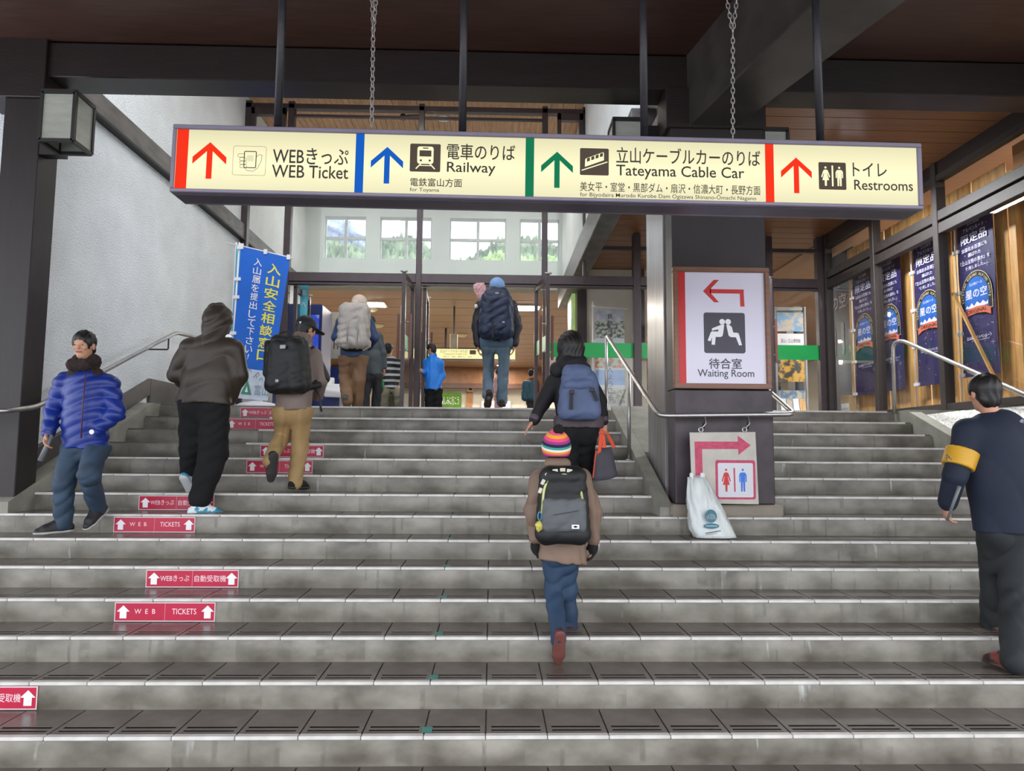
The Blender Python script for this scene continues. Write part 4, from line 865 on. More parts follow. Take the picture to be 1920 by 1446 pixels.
# purple banners behind the shop glass
pur = M('purple_night_cloth', '#272150', .55, var=.14, scale=3, bump=.1, bscale=15); wt = M('lilac_white_print', '#d5d3e6', .5, var=.02); lab_b = M('label_blue', '#1b5cae', .5, var=.1, scale=9); blk_r = M('black_label_ring', '#17171c', .5); orr = M('orange_ribbon', '#c8654a', .5, var=.06); gold = M('dull_gold_print', '#c9b98a', .5)
BH = 1.86; BW = .6
def purple(y_far, z0, lab, g='purple beer banners behind the shop glass'):
    t = root('purple_banner', lab, 'banner', (5.5, y_far, z0), g); pl = Plane((5.5, y_far, z0), (0, -1, 0), (0, 0, 1), .0012)
    bm = B(); cloth(bm, pl, BW, BH, amp=.008, seed=y_far); ob('cloth', bm, pur, t)
    pl = Plane((5.489, y_far, z0), (0, -1, 0), (0, 0, 1), .0012)
    for s, a, b, c, d, bo in (('立山黒部', .19, .41, 1.755, 1.80, .01), ('アルペンルート', .12, .48, 1.685, 1.735, .01), ('限定品', .08, .52, 1.545, 1.665, .014), ('全国名水百選にも', .08, .52, 1.455, 1.505, .01), ('選ばれた', .19, .41, 1.385, 1.43, .01), ('『立山玉殿の湧水』を', .05, .55, 1.305, 1.355, .01), ('使用しました。', .14, .46, 1.235, 1.28, .01)):
        flat('lettering', lambda bm: text_bm(bm, pl, s, a, b, c, d, 1, bo), wt, t)
    def arch(bm, w, b0, b1, k): 
        r = w; cx_ = BW / 2; poly(bm, pl, [(cx_ - r, b0), (cx_ + r, b0)] + [(cx_ + r * math.cos(math.pi * i / 16), b1 - r * 1.1 + r * 1.1 * math.sin(math.pi * i / 16)) for i in range(17)], k)
    flat('label_edge', lambda bm: arch(bm, .262, .735, 1.205, 1), gold, t); flat('label_ring', lambda bm: arch(bm, .254, .742, 1.197, 2), blk_r, t); flat('label_field', lambda bm: arch(bm, .20, .742, 1.135, 3), lab_b, t)
    def ringtext(bm):
        s = 'TATEYAMA KUROBE ALPINE ROUTE'; n = len(s)
        for i, ch in enumerate(s):
            if ch == ' ': continue
            th = math.pi * (1.06 - 1.12 * i / (n - 1)); r = .226; cx_, cy_ = BW / 2 + r * math.cos(th), .918 + r * 1.08 * math.sin(th)
            v, f, asp = glyphs(ch, .02); h = .03; wd = h * min(asp, .9); ca, sa = math.cos(th - math.pi / 2), math.sin(th - math.pi / 2)
            vs = [bm.verts.new(pl.P(cx_ + ((x - .5) * wd) * ca - ((y - .5) * h) * sa, cy_ + ((x - .5) * wd) * sa + ((y - .5) * h) * ca, 4)) for x, y in v]
            for q in f: bm.faces.new([vs[j] for j in q])
    flat('ring_lettering', ringtext, gold, t)
    flat('lettering', lambda bm: text_bm(bm, pl, '立山地ビール', .19, .41, 1.04, 1.075, 4, .01), wt, t); flat('lettering', lambda bm: text_bm(bm, pl, '星の空', .12, .48, .895, 1.0, 4, .014), wt, t)
    flat('skyline', lambda bm: poly(bm, pl, [(.11, .79), (.14, .825), (.17, .80), (.22, .84), (.26, .80), (.31, .845), (.36, .81), (.41, .84), (.46, .805), (.49, .83), (.49, .785), (.3, .775)], 4), wt, t)
    flat('ribbon', lambda bm: poly(bm, pl, [(.07, .66), (.16, .70), (.3, .715), (.44, .70), (.53, .66), (.53, .74), (.44, .78), (.3, .79), (.16, .78), (.07, .74)], 5), orr, t)
    flat('lettering', lambda bm: text_bm(bm, pl, 'ORIGINAL', .13, .47, .72, .765, 6, .02), blk_r, t); flat('lettering', lambda bm: text_bm(bm, pl, '立山黒部アルペンルート', .10, .52, .42, .46, 1, .02), wt, t); flat('lettering', lambda bm: text_bm(bm, pl, 'TATEYAMA KUROBE ALPINE ROUTE', .18, .48, .395, .41, 1), wt, t)
    rr = random.Random(int(y_far * 10))
    flat('stars', lambda bm: [disc(bm, pl, rr.uniform(.02, .58), rr.uniform(.02, 1.84), rr.choice((.003, .004, .006)), 1, 6) for _ in range(70)] + [strip(bm, pl, [(a - .03, b), (a + .03, b)], .003, 1) or strip(bm, pl, [(a, b - .03), (a, b + .03)], .003, 1) for a, b in ((.5, 1.24), (.53, .35))], wt, t)
    bm = B(); tube(bm, [(5.50, y_far + .05, 2.03), (5.50, y_far + .05, z0 + BH + .05)], .009, 8); ob('pole', bm, white_m, t)
    for z in (1.5, 1.0, .52, .03): bm = B(); box(bm, 5.475, 5.5, y_far - .03, y_far + .07, z0 + z - .02, z0 + z + .02); ob('loop', bm, white_m, t)
    return t
purple(8.2, 2.42, 'purple beer banner behind the glass, rightmost of the four'); purple(9.10, 2.40, 'purple beer banner behind the glass, second from the right'); purple(10.0, 2.40, 'purple beer banner behind the glass, third from the right, beside the frame post'); purple(10.68, 2.40, 'purple beer banner behind the glass, leftmost of the four')
# leaning batten and things in the shop corner
t = root('leaning_batten', 'pale wooden batten leaning inside the window by the rightmost purple banner', 'batten', tuple(atX(1863, 697, 5.42))); bm = B(); bar(bm, atX(1787, 550, 5.42), atX(1868, 715, 5.42), .035, .02); ob('stick', bm, pine, t)
t = root('dark_drinks_poster', 'dark blue drinks poster with bottles behind the shop glass', 'poster', (5.0, 11.9, 2.6)); PP = Plane(tuple(atX(1549, 690, 5.9)), (0, -1, 0), (0, 0, 1), .002); Wd = 1.05
bm = B(); 
pz = PP.o; bm = B(); box(bm, 5.9, 5.93, pz.y - Wd, pz.y, 2.03, pz.z + 1.9); ob('sheet', bm, M('navy_poster', '#1c2f55', .4, hex2='#24516a', scale=1.2), t)
PP.o = Vector((5.897, pz.y, pz.z)); flat('lettering', lambda bm: (text_bm(bm, PP, 'の空', .3, .8, .95, 1.2, 1, .02), text_bm(bm, PP, '地ビール', .15, .6, 1.3, 1.4, 1, .01), text_bm(bm, PP, '星', .04, .24, .75, .95, 1, .02)), wt, t)
flat('glasses', lambda bm: [rrect(bm, PP, a, a + .1, .15, .15 + h, .03) for a, h in ((.05, .4), (.3, .5), (.6, .55), (.85, .4))], M('glass_print', '#8fa6a0', .4, hex2='#4f6d7c', scale=8), t)
t = root('cardboard_box', 'brown cardboard box with a small notice low behind the shop glass', 'box', (5.6, 11.0, 2.03)); bm = B(); box(bm, 5.42, 5.58, 10.76, 11.04, 2.03, 2.42); bevel(bm, .01, 1); ob('carton', bm, M('cardboard', '#a98b5f', .8, var=.06), t)
bm = B(); box(bm, 5.412, 5.417, 10.77, 11.0, 2.1, 2.3); nb = ob('notice', bm, white_m, t); NP = Plane((5.411, 11.0, 2.1), (0, -1, 0), (0, 0, 1), .001); flat('lettering', lambda bm: text_bm(bm, NP, 'のりば', 0.02, .23, .06, .14), slate, nb)

# leaflet rack behind the right-hand glass
t = root('leaflet_rack', 'grey leaflet rack with posters behind the glass right of the pillar', 'rack', tuple(atY(1490, 765, 12.1)[:2]) + (2.03,))
RY = 12.1; rx0, rx1 = atY(1452, 650, RY)[0], atY(1512, 650, RY)[0]
def rp(x, y, Y=RY): p = atY(x, y, Y); return p
bm = B(); box(bm, rx1 - .04, rx1, RY - .03, RY + .05, 2.05, 4.05); box(bm, rx0, rx0 + .04, RY - .03, RY + .05, 2.05, 4.05); box(bm, rx0, rx1, RY, RY + .04, 3.98, 4.05); box(bm, rx0, rx1, RY - .2, RY + .2, 2.03, 2.1); bevel(bm, .01, 1); ob('frame', bm, M('grey_rack', '#9b9d9c', .4), t)
posts_ = [('poster', 3.62, 3.95, '#7ba7c9', '#c9b9a8'), ('poster', 2.75, 3.28, '#c99a3a', '#3c3a2c'), ('leaflets', 2.15, 2.6, '#c9c3b0', '#6f93b8')]
for nm, z0, z1, c1_, c2_ in posts_: bm = B(); box(bm, rx0 + .05, rx1 - .05, RY - .015, RY - .005, z0, z1); ob(nm, bm, M('rack_print_' + c1_[1:], c1_, .5, hex2=c2_, scale=9, thr=(.45, .55)), t)
bm = B(); box(bm, rx0 + .03, rx1 - .05, RY - .02, RY - .01, 3.32, 3.58); hb = ob('heading_board', bm, white_m, t); HP = Plane((rx0 + .03, RY - .02, 3.32), (1, 0, 0), (0, 0, 1), .001)
flat('lettering', lambda bm: text_bm(bm, HP, '富山 / 立山博物館', .08, rx1 - rx0 - .14, .1, .17), slate, hb)
for i in range(4):
    bm = B(); x = rx0 + .06 + i * (rx1 - rx0 - .12) / 4; hexa(bm, [(x, RY - .09, 2.2), (x + .1, RY - .09, 2.2), (x + .1, RY - .08, 2.2), (x, RY - .08, 2.2), (x, RY - .03, 2.46), (x + .1, RY - .03, 2.46), (x + .1, RY - .02, 2.46), (x, RY - .02, 2.46)]); ob('leaflet', bm, (white_m, MATS['rack_print_7ba7c9'], white_m, pine)[i], t)
# dark cabinets beyond, poster strip left of rack
bm = B(); box(bm, rx1 + .02, 5.25, 12.3, 12.6, 2.03, 4.1); tag(ob('dark_cabinet', bm, M('dark_cabinet_face', '#26292a', .3, var=.2), None, loc=(4.9, 12.4, 2.03)), 'dark cabinet behind the green film, right of the leaflet rack', 'cabinet')

# ------------------------------------------------------------------ photo banner behind the centre-right glass
GY = 12.4; t = root('photo_banner', 'upright banner printed with railway photographs behind the glass', 'banner', tuple(atY(1112, 762, GY)[:2]) + (2.03,))
gx0, gx1 = atY(1116, 650, GY)[0], atY(1171, 650, GY)[0]; gz = lambda y: atY(1145, y, GY)[2]; GP = Plane((gx0, GY, 0), (1, 0, 0), (0, 0, 1), .0015); gw = gx1 - gx0
bm = B(); box(bm, gx0, gx1, GY, GY + .004, gz(760), gz(580)); ob('cloth', bm, M('white_banner_cloth', '#c3c8cb', .6, var=.04), t)
def gr(name, ya, yb, m_, xa=0, xb=1): flat(name, lambda bm: poly(bm, GP, [(xa * gw, gz(yb)), (xb * gw, gz(yb)), (xb * gw, gz(ya)), (xa * gw, gz(ya))]), m_, t)
gr('bridge_photo', 602, 634, M('grey_tree_photo', '#4c564a', .6, hex2='#b4b7ad', scale=16, thr=(.42, .56))); gr('sky_photo', 580, 602, M('pale_sky_photo', '#9fa3ba', .6, hex2='#d2d2d2', scale=6)); gr('flower_photo', 668, 690, M('flower_photo', '#c8604e', .6, hex2='#a9c0a2', scale=14, thr=(.44, .54)))
gr('lake_photo', 694, 722, M('blue_lake_photo', '#6f8fbd', .6, hex2='#8aa7cf', scale=6)); gr('ruin_photo', 730, 756, M('stone_photo', '#8d8c7c', .6, hex2='#c6c4b4', scale=18, thr=(.42, .56)))
for i, ch in enumerate('鉄軌道王国とやまへようこそ'):
    yy = 588 + i * 12.7; flat('lettering', lambda bm: text_bm(bm, GP, ch, gw * .42, gw * .60, gz(yy + 10.5), gz(yy), 2, .01), slate, t)
bm = B(); tube(bm, [(gx0 - .04, GY + .01, 2.03), (gx0 - .04, GY + .01, gz(566))], .012, 8); tube(bm, [(gx0 - .05, GY + .01, gz(575)), (gx1 + .06, GY + .01, gz(579))], .008, 8); ob('pole', bm, white_m, t)
for z in (575, 640, 700): bm = B(); box(bm, gx0 - .06, gx0 - .0, GY - .01, GY + .02, gz(z) - .02, gz(z) + .02); ob('loop', bm, white_m, t)
bm = B(); lathe(bm, [(.2, 0), (.2, .03), (.04, .06)], (gx0 + .1, GY + .05, 2.03), 18); ob('base', bm, white_m, t)
# hall pier, poster pillar and framed green poster edge behind it
bm = B(); box(bm, 1.75, 2.9, 13.4, 13.6, 2.03, 5.0); struct('wall_pier', bm, cream); bm = B(); box(bm, 1.57, 1.75, 13.3, 13.6, 2.03, 5.0); box(bm, 2.66, 2.86, 13.36, 13.42, 3.6, 5.0); struct('trim_19', bm, frame_m)
t = root('lit_strip_poster', 'narrow green-edged landscape poster on the pier seen edge-on', 'poster', (1.5, 13.6, 2.9)); bm = B(); box(bm, 1.5, 1.56, 13.55, 14.3, 2.7, 4.6); ob('edge', bm, M('lime_poster_edge', '#a9c77a', .5, emit=.25), t); bm = B(); box(bm, 1.49, 1.5, 13.6, 14.25, 2.8, 4.5); ob('picture', bm, MATS['rack_print_7ba7c9'], t)
bm = B(); 
for z, y in ((3.2, 13.0),): box(bm, 2.0, 4.3, 13.0, 13.1, 3.38, 3.46)
struct('trim_20', bm, frame_m)
# ------------------------------------------------------------------ things inside the hall
t = root('hall_direction_sign', 'lit cream direction sign hanging far inside the hall', 'sign', tuple(atY(865, 665, 20)))
hx0, hx1, hz0, hz1 = atY(752, 665, 20)[0], atY(966, 665, 20)[0], atY(900, 673, 20)[2], atY(900, 655, 20)[2]
bm = B(); box(bm, hx0, hx1, 20, 20.25, hz0, hz1); ob('lit_box', bm, M('lit_hall_sign', '#f5eeb0', .5, emit=.36, var=.01), t); bm = B(); box(bm, hx0 - .02, hx1 + .02, 20.02, 20.23, hz1, hz1 + .04); box(bm, hx0 - .02, hx1 + .02, 20.02, 20.23, hz0 - .04, hz0); ob('frame', bm, frame_m, t)
HP = Plane((hx0, 19.995, hz0), (1, 0, 0), (0, 0, 1), .002); hs_ = hz1 - hz0; hw_ = hx1 - hx0; flat('lettering', lambda bm: (text_bm(bm, HP, '立山ケーブルカーのりば', hw_ * .34, hw_ * .58, hs_ * .62, hs_ * .92), text_bm(bm, HP, 'Tateyama Cable Car', hw_ * .37, hw_ * .58, hs_ * .36, hs_ * .54), text_bm(bm, HP, '美女平・室堂・黒部ダム・扇沢', hw_ * .37, hw_ * .62, hs_ * .12, hs_ * .26)), blk_l, t)
flat('symbol_tile', lambda bm: rrect(bm, HP, hw_ * .60, hw_ * .655, hs_ * .45, hs_ * .9, .02), brn_l, t); flat('arrow', lambda bm: (strip(bm, HP, [(hw_ * .69, hs_ * .5), (hw_ * .75, hs_ * .5)], .03), strip(bm, HP, [(hw_ * .72, hs_ * .75), (hw_ * .75, hs_ * .5), (hw_ * .72, hs_ * .25)], .03)), blk_l, t)
bm = B(); box(bm, hx0 + 1.2, hx0 + 1.26, 20.1, 20.16, hz1, 4.98); box(bm, hx1 - .7, hx1 - .64, 20.1, 20.16, hz1, 4.98); ob('hanger', bm, frame_m, t)
# exit lamp and smoke detector, wires
t = root('ceiling_pendant', 'square exit lamp hanging from the hall ceiling above the child in blue', 'light', tuple(atY(851, 640, 17))); c_ = atY(851, 640, 17); bm = B(); box(bm, c_[0] - .09, c_[0] + .09, 16.95, 17.05, c_[2] - .17, c_[2] + .17); bevel(bm, .01, 1); ob('lamp_box', bm, M('grey_lamp_box', '#8f8672', .5), t); bm = B(); box(bm, c_[0] - .02, c_[0] + .02, 16.98, 17.02, c_[2] + .17, 4.98); ob('stem', bm, frame_m, t)
for x, y, lab in ((697, 580, 'upper of the two small ceiling speakers left of the open door'), (709, 610, 'lower of the two small ceiling speakers left of the open door'), (866, 628, 'round smoke detector right of the hanging exit lamp')):
    d_ = ray(x, y); p = EYE + d_ * ((4.97 - EYE[2]) / d_[2]); t = root('ceiling_speaker', lab, 'speaker', (p[0], p[1], 4.98), None); bm = B(); lathe(bm, [(.16, 0), (.16, -.02), (.10, -.07), (.03, -.09)], (p[0], p[1], 4.985), 14); ob('cone', bm, M('cream_fitting', '#cabf9f', .5), t)
# green poster and notice board on the back wall
t = root('green_poster', 'bright green framed poster on the back wall of the hall', 'poster', (0, 30.2, 2.2)); g0, g1, gz0, gz1 = atY(793, 750, 30.2)[0], atY(864, 750, 30.2)[0], 2.2, atY(830, 737, 30.2)[2]
bm = B(); box(bm, g0, g1, 30.2, 30.39, gz0, gz1); ob('green_sheet', bm, M('lime_green_sheet', '#7fb83c', .5, emit=.1), t); GP2 = Plane((g0, 30.2, gz0), (1, 0, 0), (0, 0, 1), .004)
flat('photo', lambda bm: (poly(bm, GP2, [(.1 * (g1 - g0), .05), (.5 * (g1 - g0), .05), (.5 * (g1 - g0), .62 * (gz1 - gz0)), (.1 * (g1 - g0), .62 * (gz1 - gz0))]), poly(bm, GP2, [(.66 * (g1 - g0), .05), (.94 * (g1 - g0), .05), (.94 * (g1 - g0), .62 * (gz1 - gz0)), (.66 * (g1 - g0), .62 * (gz1 - gz0))])), MATS['grey_tree_photo'], t)
flat('lettering', lambda bm: text_bm(bm, GP2, '立山の自然を楽しみに行こう', .08 * (g1 - g0), .95 * (g1 - g0), .72 * (gz1 - gz0), .92 * (gz1 - gz0)), white_m, t)
t = root('wall_notice', 'white notice low on the back wall between the boots', 'notice', (0, 30.2, 2.1)); a_, b_ = atY(903, 750, 30.2)[0], atY(957, 750, 30.2)[0]; bm = B(); box(bm, a_, b_, 30.2, 30.4, 2.03, atY(930, 752, 30.2)[2]); ob('sheet', bm, white_m, t)
bm = B(); c_ = atY(882, 729, 30.1); box(bm, c_[0] - .15, c_[0] + .15, 30.05, 30.25, c_[2] - .12, c_[2] + .12); bevel(bm, .02, 2); sp = tag(ob('wall_speaker', bm, M('cream_fitting', '#cabf9f', .5), None, loc=(c_[0], 30.1, c_[2])), 'square cream loudspeaker high on the back wall post', 'speaker')
bm = B(); lathe(bm, [(.08, 0), (.08, .01)], (0, 0, 0), 14); bmesh.ops.rotate(bm, verts=bm.verts, cent=(0, 0, 0), matrix=Matrix.Rotation(math.pi / 2, 3, 'X')); bmesh.ops.translate(bm, verts=bm.verts, vec=(c_[0], 30.05, c_[2])); ob('grille', bm, frame_m, sp)
# ticket machines and counter along the left of the vestibule
t = root('blue_ticket_machine', 'tall blue ticket machine with a lit screen beyond the black cap', 'machine', (-3.4, 12.6, 2.03)); bx = lambda x, Y_: atY(x, 650, Y_)[0]
blue_mc = M('deep_blue_panel', '#1c2f6e', .4, var=.05); bm = B(); box(bm, -3.85, bx(602, 12.6), 12.6, 13.4, 2.03, atY(590, 570, 12.6)[2]); bevel(bm, .02, 1); ob('cabinet', bm, blue_mc, t)
x1_ = bx(602, 12.6); bm = B(); box(bm, x1_ - .36, x1_ - .05, 12.585, 12.6, 2.9, 3.9); ob('screen', bm, M('lit_blue_screen', '#3b56d8', .4, emit=.25, hex2='#c9d6f5', scale=3, thr=(.5, .7)), t)
bm = B(); box(bm, x1_ - .38, x1_, 12.4, 12.6, 2.55, 2.66); bevel(bm, .01, 1); ob('shelf', bm, white_m, t)
t = root('timetable_board', 'pale board with timetable columns beyond the black rucksack', 'board', (-2.9, 13.9, 2.9)); xb0, xb1 = bx(606, 13.9), bx(640, 13.9); bm = B(); box(bm, xb0, xb1, 13.9, 13.95, 3.3, atY(620, 585, 13.9)[2]); ob('board', bm, M('pale_board', '#bdb6a6', .5), t)
TP = Plane((xb0, 13.9, 3.3), (1, 0, 0), (0, 0, 1), .003); flat('columns', lambda bm: [poly(bm, TP, [(.06 + i * .07, .18), (.08 + i * .07, .18), (.08 + i * .07, .42), (.06 + i * .07, .42)]) for i in range(4)], slate, t)
bm = B(); box(bm, xb0 - .1, xb1, 14.0, 14.3, 2.03, 3.15); ob('blue_counter', bm, blue_mc, t)
for x, y, w_, Yt, lab in ((608, 722, .26, 11.3, 'left of two white tilted ticket terminals by the pale rucksack walker'), (627, 735, .24, 10.75, 'right of two white tilted ticket terminals by the pale rucksack walker')):
    p = atY(x, y, Yt + .15); t = root('ticket_terminal', lab, 'machine', (p[0], Yt + .15, 2.03), 'white ticket terminals'); bm = B(); hexa(bm, [(p[0] - w_ / 2, Yt, p[2] - .09), (p[0] + w_ / 2, Yt, p[2] - .1), (p[0] + w_ / 2, Yt + .3, p[2] - .06), (p[0] - w_ / 2, Yt + .3, p[2] - .06), (p[0] - w_ / 2, Yt, p[2] + .02), (p[0] + w_ / 2, Yt, p[2] - .02), (p[0] + w_ / 2, Yt + .3, p[2] + .14), (p[0] - w_ / 2, Yt + .3, p[2] + .14)]); bevel(bm, .012, 2); ob('head', bm, white_m, t)
    bm = B(); box(bm, p[0] - .09, p[0] + .09, Yt + .1, Yt + .28, 2.03, p[2] - .08); ob('blue_stand', bm, blue_mc, t)
t = root('cyan_hall_banner', 'light cyan banner hanging just inside the left door opening', 'banner', (-3, 11.6, 3)); q4 = [atY(x, y, 11.6) for x, y in ((562, 640), (574, 640), (563, 525), (579, 526))]
bm = B(); qcloth(bm, Quad(*q4, amp=.004)); ob('cloth', bm, M('light_cyan_cloth', '#5fbccf', .6, var=.05), t)
for ch, y in (('園', 548), ('へ', 570)): flat('lettering', lambda bm: text_bm(bm, Plane(tuple(atY(565, y + 6, 11.58)), (1, 0, 0), (0, 0, 1), .001), ch, 0, .075, 0, .085), white_m, t)
t = root('green_leaflet_stand', 'narrow green sign stand beside the striped top', 'stand', (-2, 11.6, 2.03)); p0, p1 = atY(711, 730, 11.6), atY(720, 730, 11.6); bm = B(); box(bm, p0[0], p1[0], 11.6, 11.63, atY(715, 745, 11.6)[2], atY(715, 714, 11.6)[2]); ob('green_face', bm, green_m, t); bm = B(); box(bm, p0[0], p1[0], 11.6, 11.64, 2.03, atY(715, 745, 11.6)[2]); ob('orange_base', bm, M('orange_print', '#c58a3c', .6, hex2='#d9c44a', scale=20), t)
t = root('wooden_signpost', 'pale wooden stake sign between the brown and grey trousers', 'sign', (-2.2, 11, 2.03)); p0 = atY(690, 760, 11.0); zt = atY(690, 706, 11.0)[2]; bm = B(); hexa(bm, [(p0[0] - .04, 11, 2.03), (p0[0] + .04, 11, 2.03), (p0[0] + .04, 11.03, 2.03), (p0[0] - .04, 11.03, 2.03), (p0[0] - .005, 11, zt), (p0[0] + .005, 11, zt), (p0[0] + .005, 11.03, zt), (p0[0] - .005, 11.03, zt)]); ob('stake', bm, pine, t)
# camera arm on the glazing and lamp wire
t = root('security_camera', 'small dark camera on a bent arm high behind the sign', 'camera', tuple(atY(758, 217, 11.5))); bm = B(); p = atY(756, 219, 11.5); lathe(bm, [(.05, -.04), (.06, 0), (.04, .04)], tuple(p), 14); ob('camera_head', bm, iron, t); bm = B(); tube(bm, [tuple(p), tuple(A_(p) + (.1, 0, .03)), atY(786, 216, 11.3)], .012, 8); ob('arm', bm, iron, t)

for x, y, lab in ((831, 222, 'small round white ceiling light of the vestibule, left of the second pipe'),):
    d_ = ray(x, y); p = EYE + d_ * ((7.18 - EYE[2]) / d_[2]); t = root('downlight', lab, 'light', (p[0], p[1], 7.18)); bm = B(); lathe(bm, [(.11, 0), (.11, -.02), (.08, -.03)], (p[0], p[1], 7.185), 16); ob('rim', bm, white_m, t)
# ------------------------------------------------------------------ people
skin_m = M('skin', '#c08d72', .5, var=.05, scale=10, bump=.05); skin_t = M('skin_tan', '#a8765c', .5, var=.05, scale=10)
hair_m = M('black_hair', '#15110f', .45, var=.3, scale=30, stretch=(3, 3, .5), bump=.5, bscale=90)
eye_w = M('eye_white', '#e6e2dc', .3, var=.01); iris_m = M('dark_iris', '#1c120d', .3); lip_m = M('lips', '#9c5a50', .5)
mask_w = M('white_mask', '#d8dce0', .7, var=.02)
def frame(f, up=(0, 0, 1)):
    f = nrm(f); s = nrm(np.cross(f, up)); return s, f, np.cross(s, f)
def head_prims(c, f, S=1.0, tilt=0.0):
    """c: centre of the skull; f: where the face looks"""
    s, f, u = frame(f); fr = [s, f, u]
    if tilt: f, u = nrm(f * math.cos(tilt) - u * math.sin(tilt)), nrm(u * math.cos(tilt) + f * math.sin(tilt)); fr = [s, f, u]
    p = [ell(c + u * .025 * S, (.074 * S, .093 * S, .088 * S), fr), ell(c - u * .045 * S + f * .022 * S, (.056 * S, .062 * S, .066 * S), fr), ell(c - u * .092 * S + f * .05 * S, (.026 * S, .02 * S, .018 * S), fr),
         cone(c + u * .012 * S + f * .088 * S, c - u * .022 * S + f * .104 * S, .008 * S, .013 * S, k=.008), cone(c + u * .03 * S + f * .082 * S - s * .03 * S, c + u * .03 * S + f * .082 * S + s * .03 * S, .010 * S, k=.01)]
    for q in (-1, 1): p += [ell(c + s * q * .076 * S - f * .005 * S - u * .008 * S, (.010 * S, .02 * S, .032 * S), fr, k=.006), ell(c + s * q * .038 * S + f * .07 * S - u * .018 * S, (.02 * S, .016 * S, .018 * S), fr, k=.01)]
    return p, fr
def hand_prims(w, d, pn, thumb, S=1.0, curl=.6):
    """w wrist; d along the hand; pn palm normal; thumb: +1/-1 side; five separate bent fingers"""
    d = nrm(d); pn = nrm(A_(pn) - d * np.dot(pn, d)); s = np.cross(d, pn) * thumb; p = []
    p.append(cone(w, w + d * .03 * S, .024 * S, .026 * S, .7, pn, k=.012)); p.append(ell(w + d * .055 * S, (.040 * S, .048 * S, .017 * S), [s, d, pn], k=.012))
    for i, (off, L) in enumerate(((.030, .068), (.011, .078), (-.009, .073), (-.028, .058))):
        a = w + d * .088 * S + s * off * S; dd = d; L *= S; rr = .0088 * S
        for j, (fr_, cu) in enumerate(((.45, curl * .7), (.32, curl), (.23, curl * .8))):
            dd = nrm(dd * math.cos(cu) + pn * math.sin(cu)); b = a + dd * L * fr_; p.append(cone(a, b, rr, rr * .93, k=.003)); a = b; rr *= .93
    a = w + d * .028 * S + s * .028 * S + pn * .006; dd = nrm(d * .65 + s * .65 + pn * .35); b = a + dd * .036 * S; p.append(cone(a, b, .0125 * S, .0105 * S, k=.008)); dd = nrm(d * .85 + s * .2 + pn * .55); p.append(cone(b, b + dd * .03 * S, .0105 * S, .009 * S, k=.003))
    return p
def shoe(parent, an, toe, S, mat, sole, lift=None, high=0.0, name='shoe', label=None, stripe=None):
    """an: ankle joint; toe: direction of the foot"""
    toe = nrm(toe); side = nrm(np.cross(toe, (0, 0, 1))); up = np.cross(side, toe); up = up if up[2] > 0 else -up; fr = [side, toe, up]
    hl = an - up * .075 * S - toe * .04 * S; ball = hl + toe * .165 * S; tip = hl + toe * .215 * S; floor_ = hl - up * .022 * S
    p = [cone(hl + up * .018 * S, ball + up * .010 * S, .040 * S, .043 * S), cone(ball + up * .004 * S, tip, .040 * S, .030 * S), cone(an - up * (.005 - high) * S, hl + toe * .05 * S + up * .02 * S, .044 * S, .046 * S), cone(an - up * .01 * S, ball + up * .02 * S, .045 * S, .032 * S), cutp(floor_ + up * .004 * S, -up)]
    sh = skin(name, p, mat, parent, .0075 * S, .015, label=label)
    q = [cone(hl - up * .012 * S, ball - up * .012 * S, .044 * S, .049 * S, .36, up), cone(ball - up * .012 * S, tip - up * .010 * S, .049 * S, .036 * S, .4, up)]
    skin('sole', q, sole, sh, .0075 * S, .01)
    if stripe is not None:
        for t_ in (.35, .5, .65): bm = B(); c = hl + (tip - hl) * t_ + up * .035 * S; bar(bm, c - side * .034 * S, c + side * .034 * S, .008, .008); ob('lace', bm, stripe, sh)
    return sh
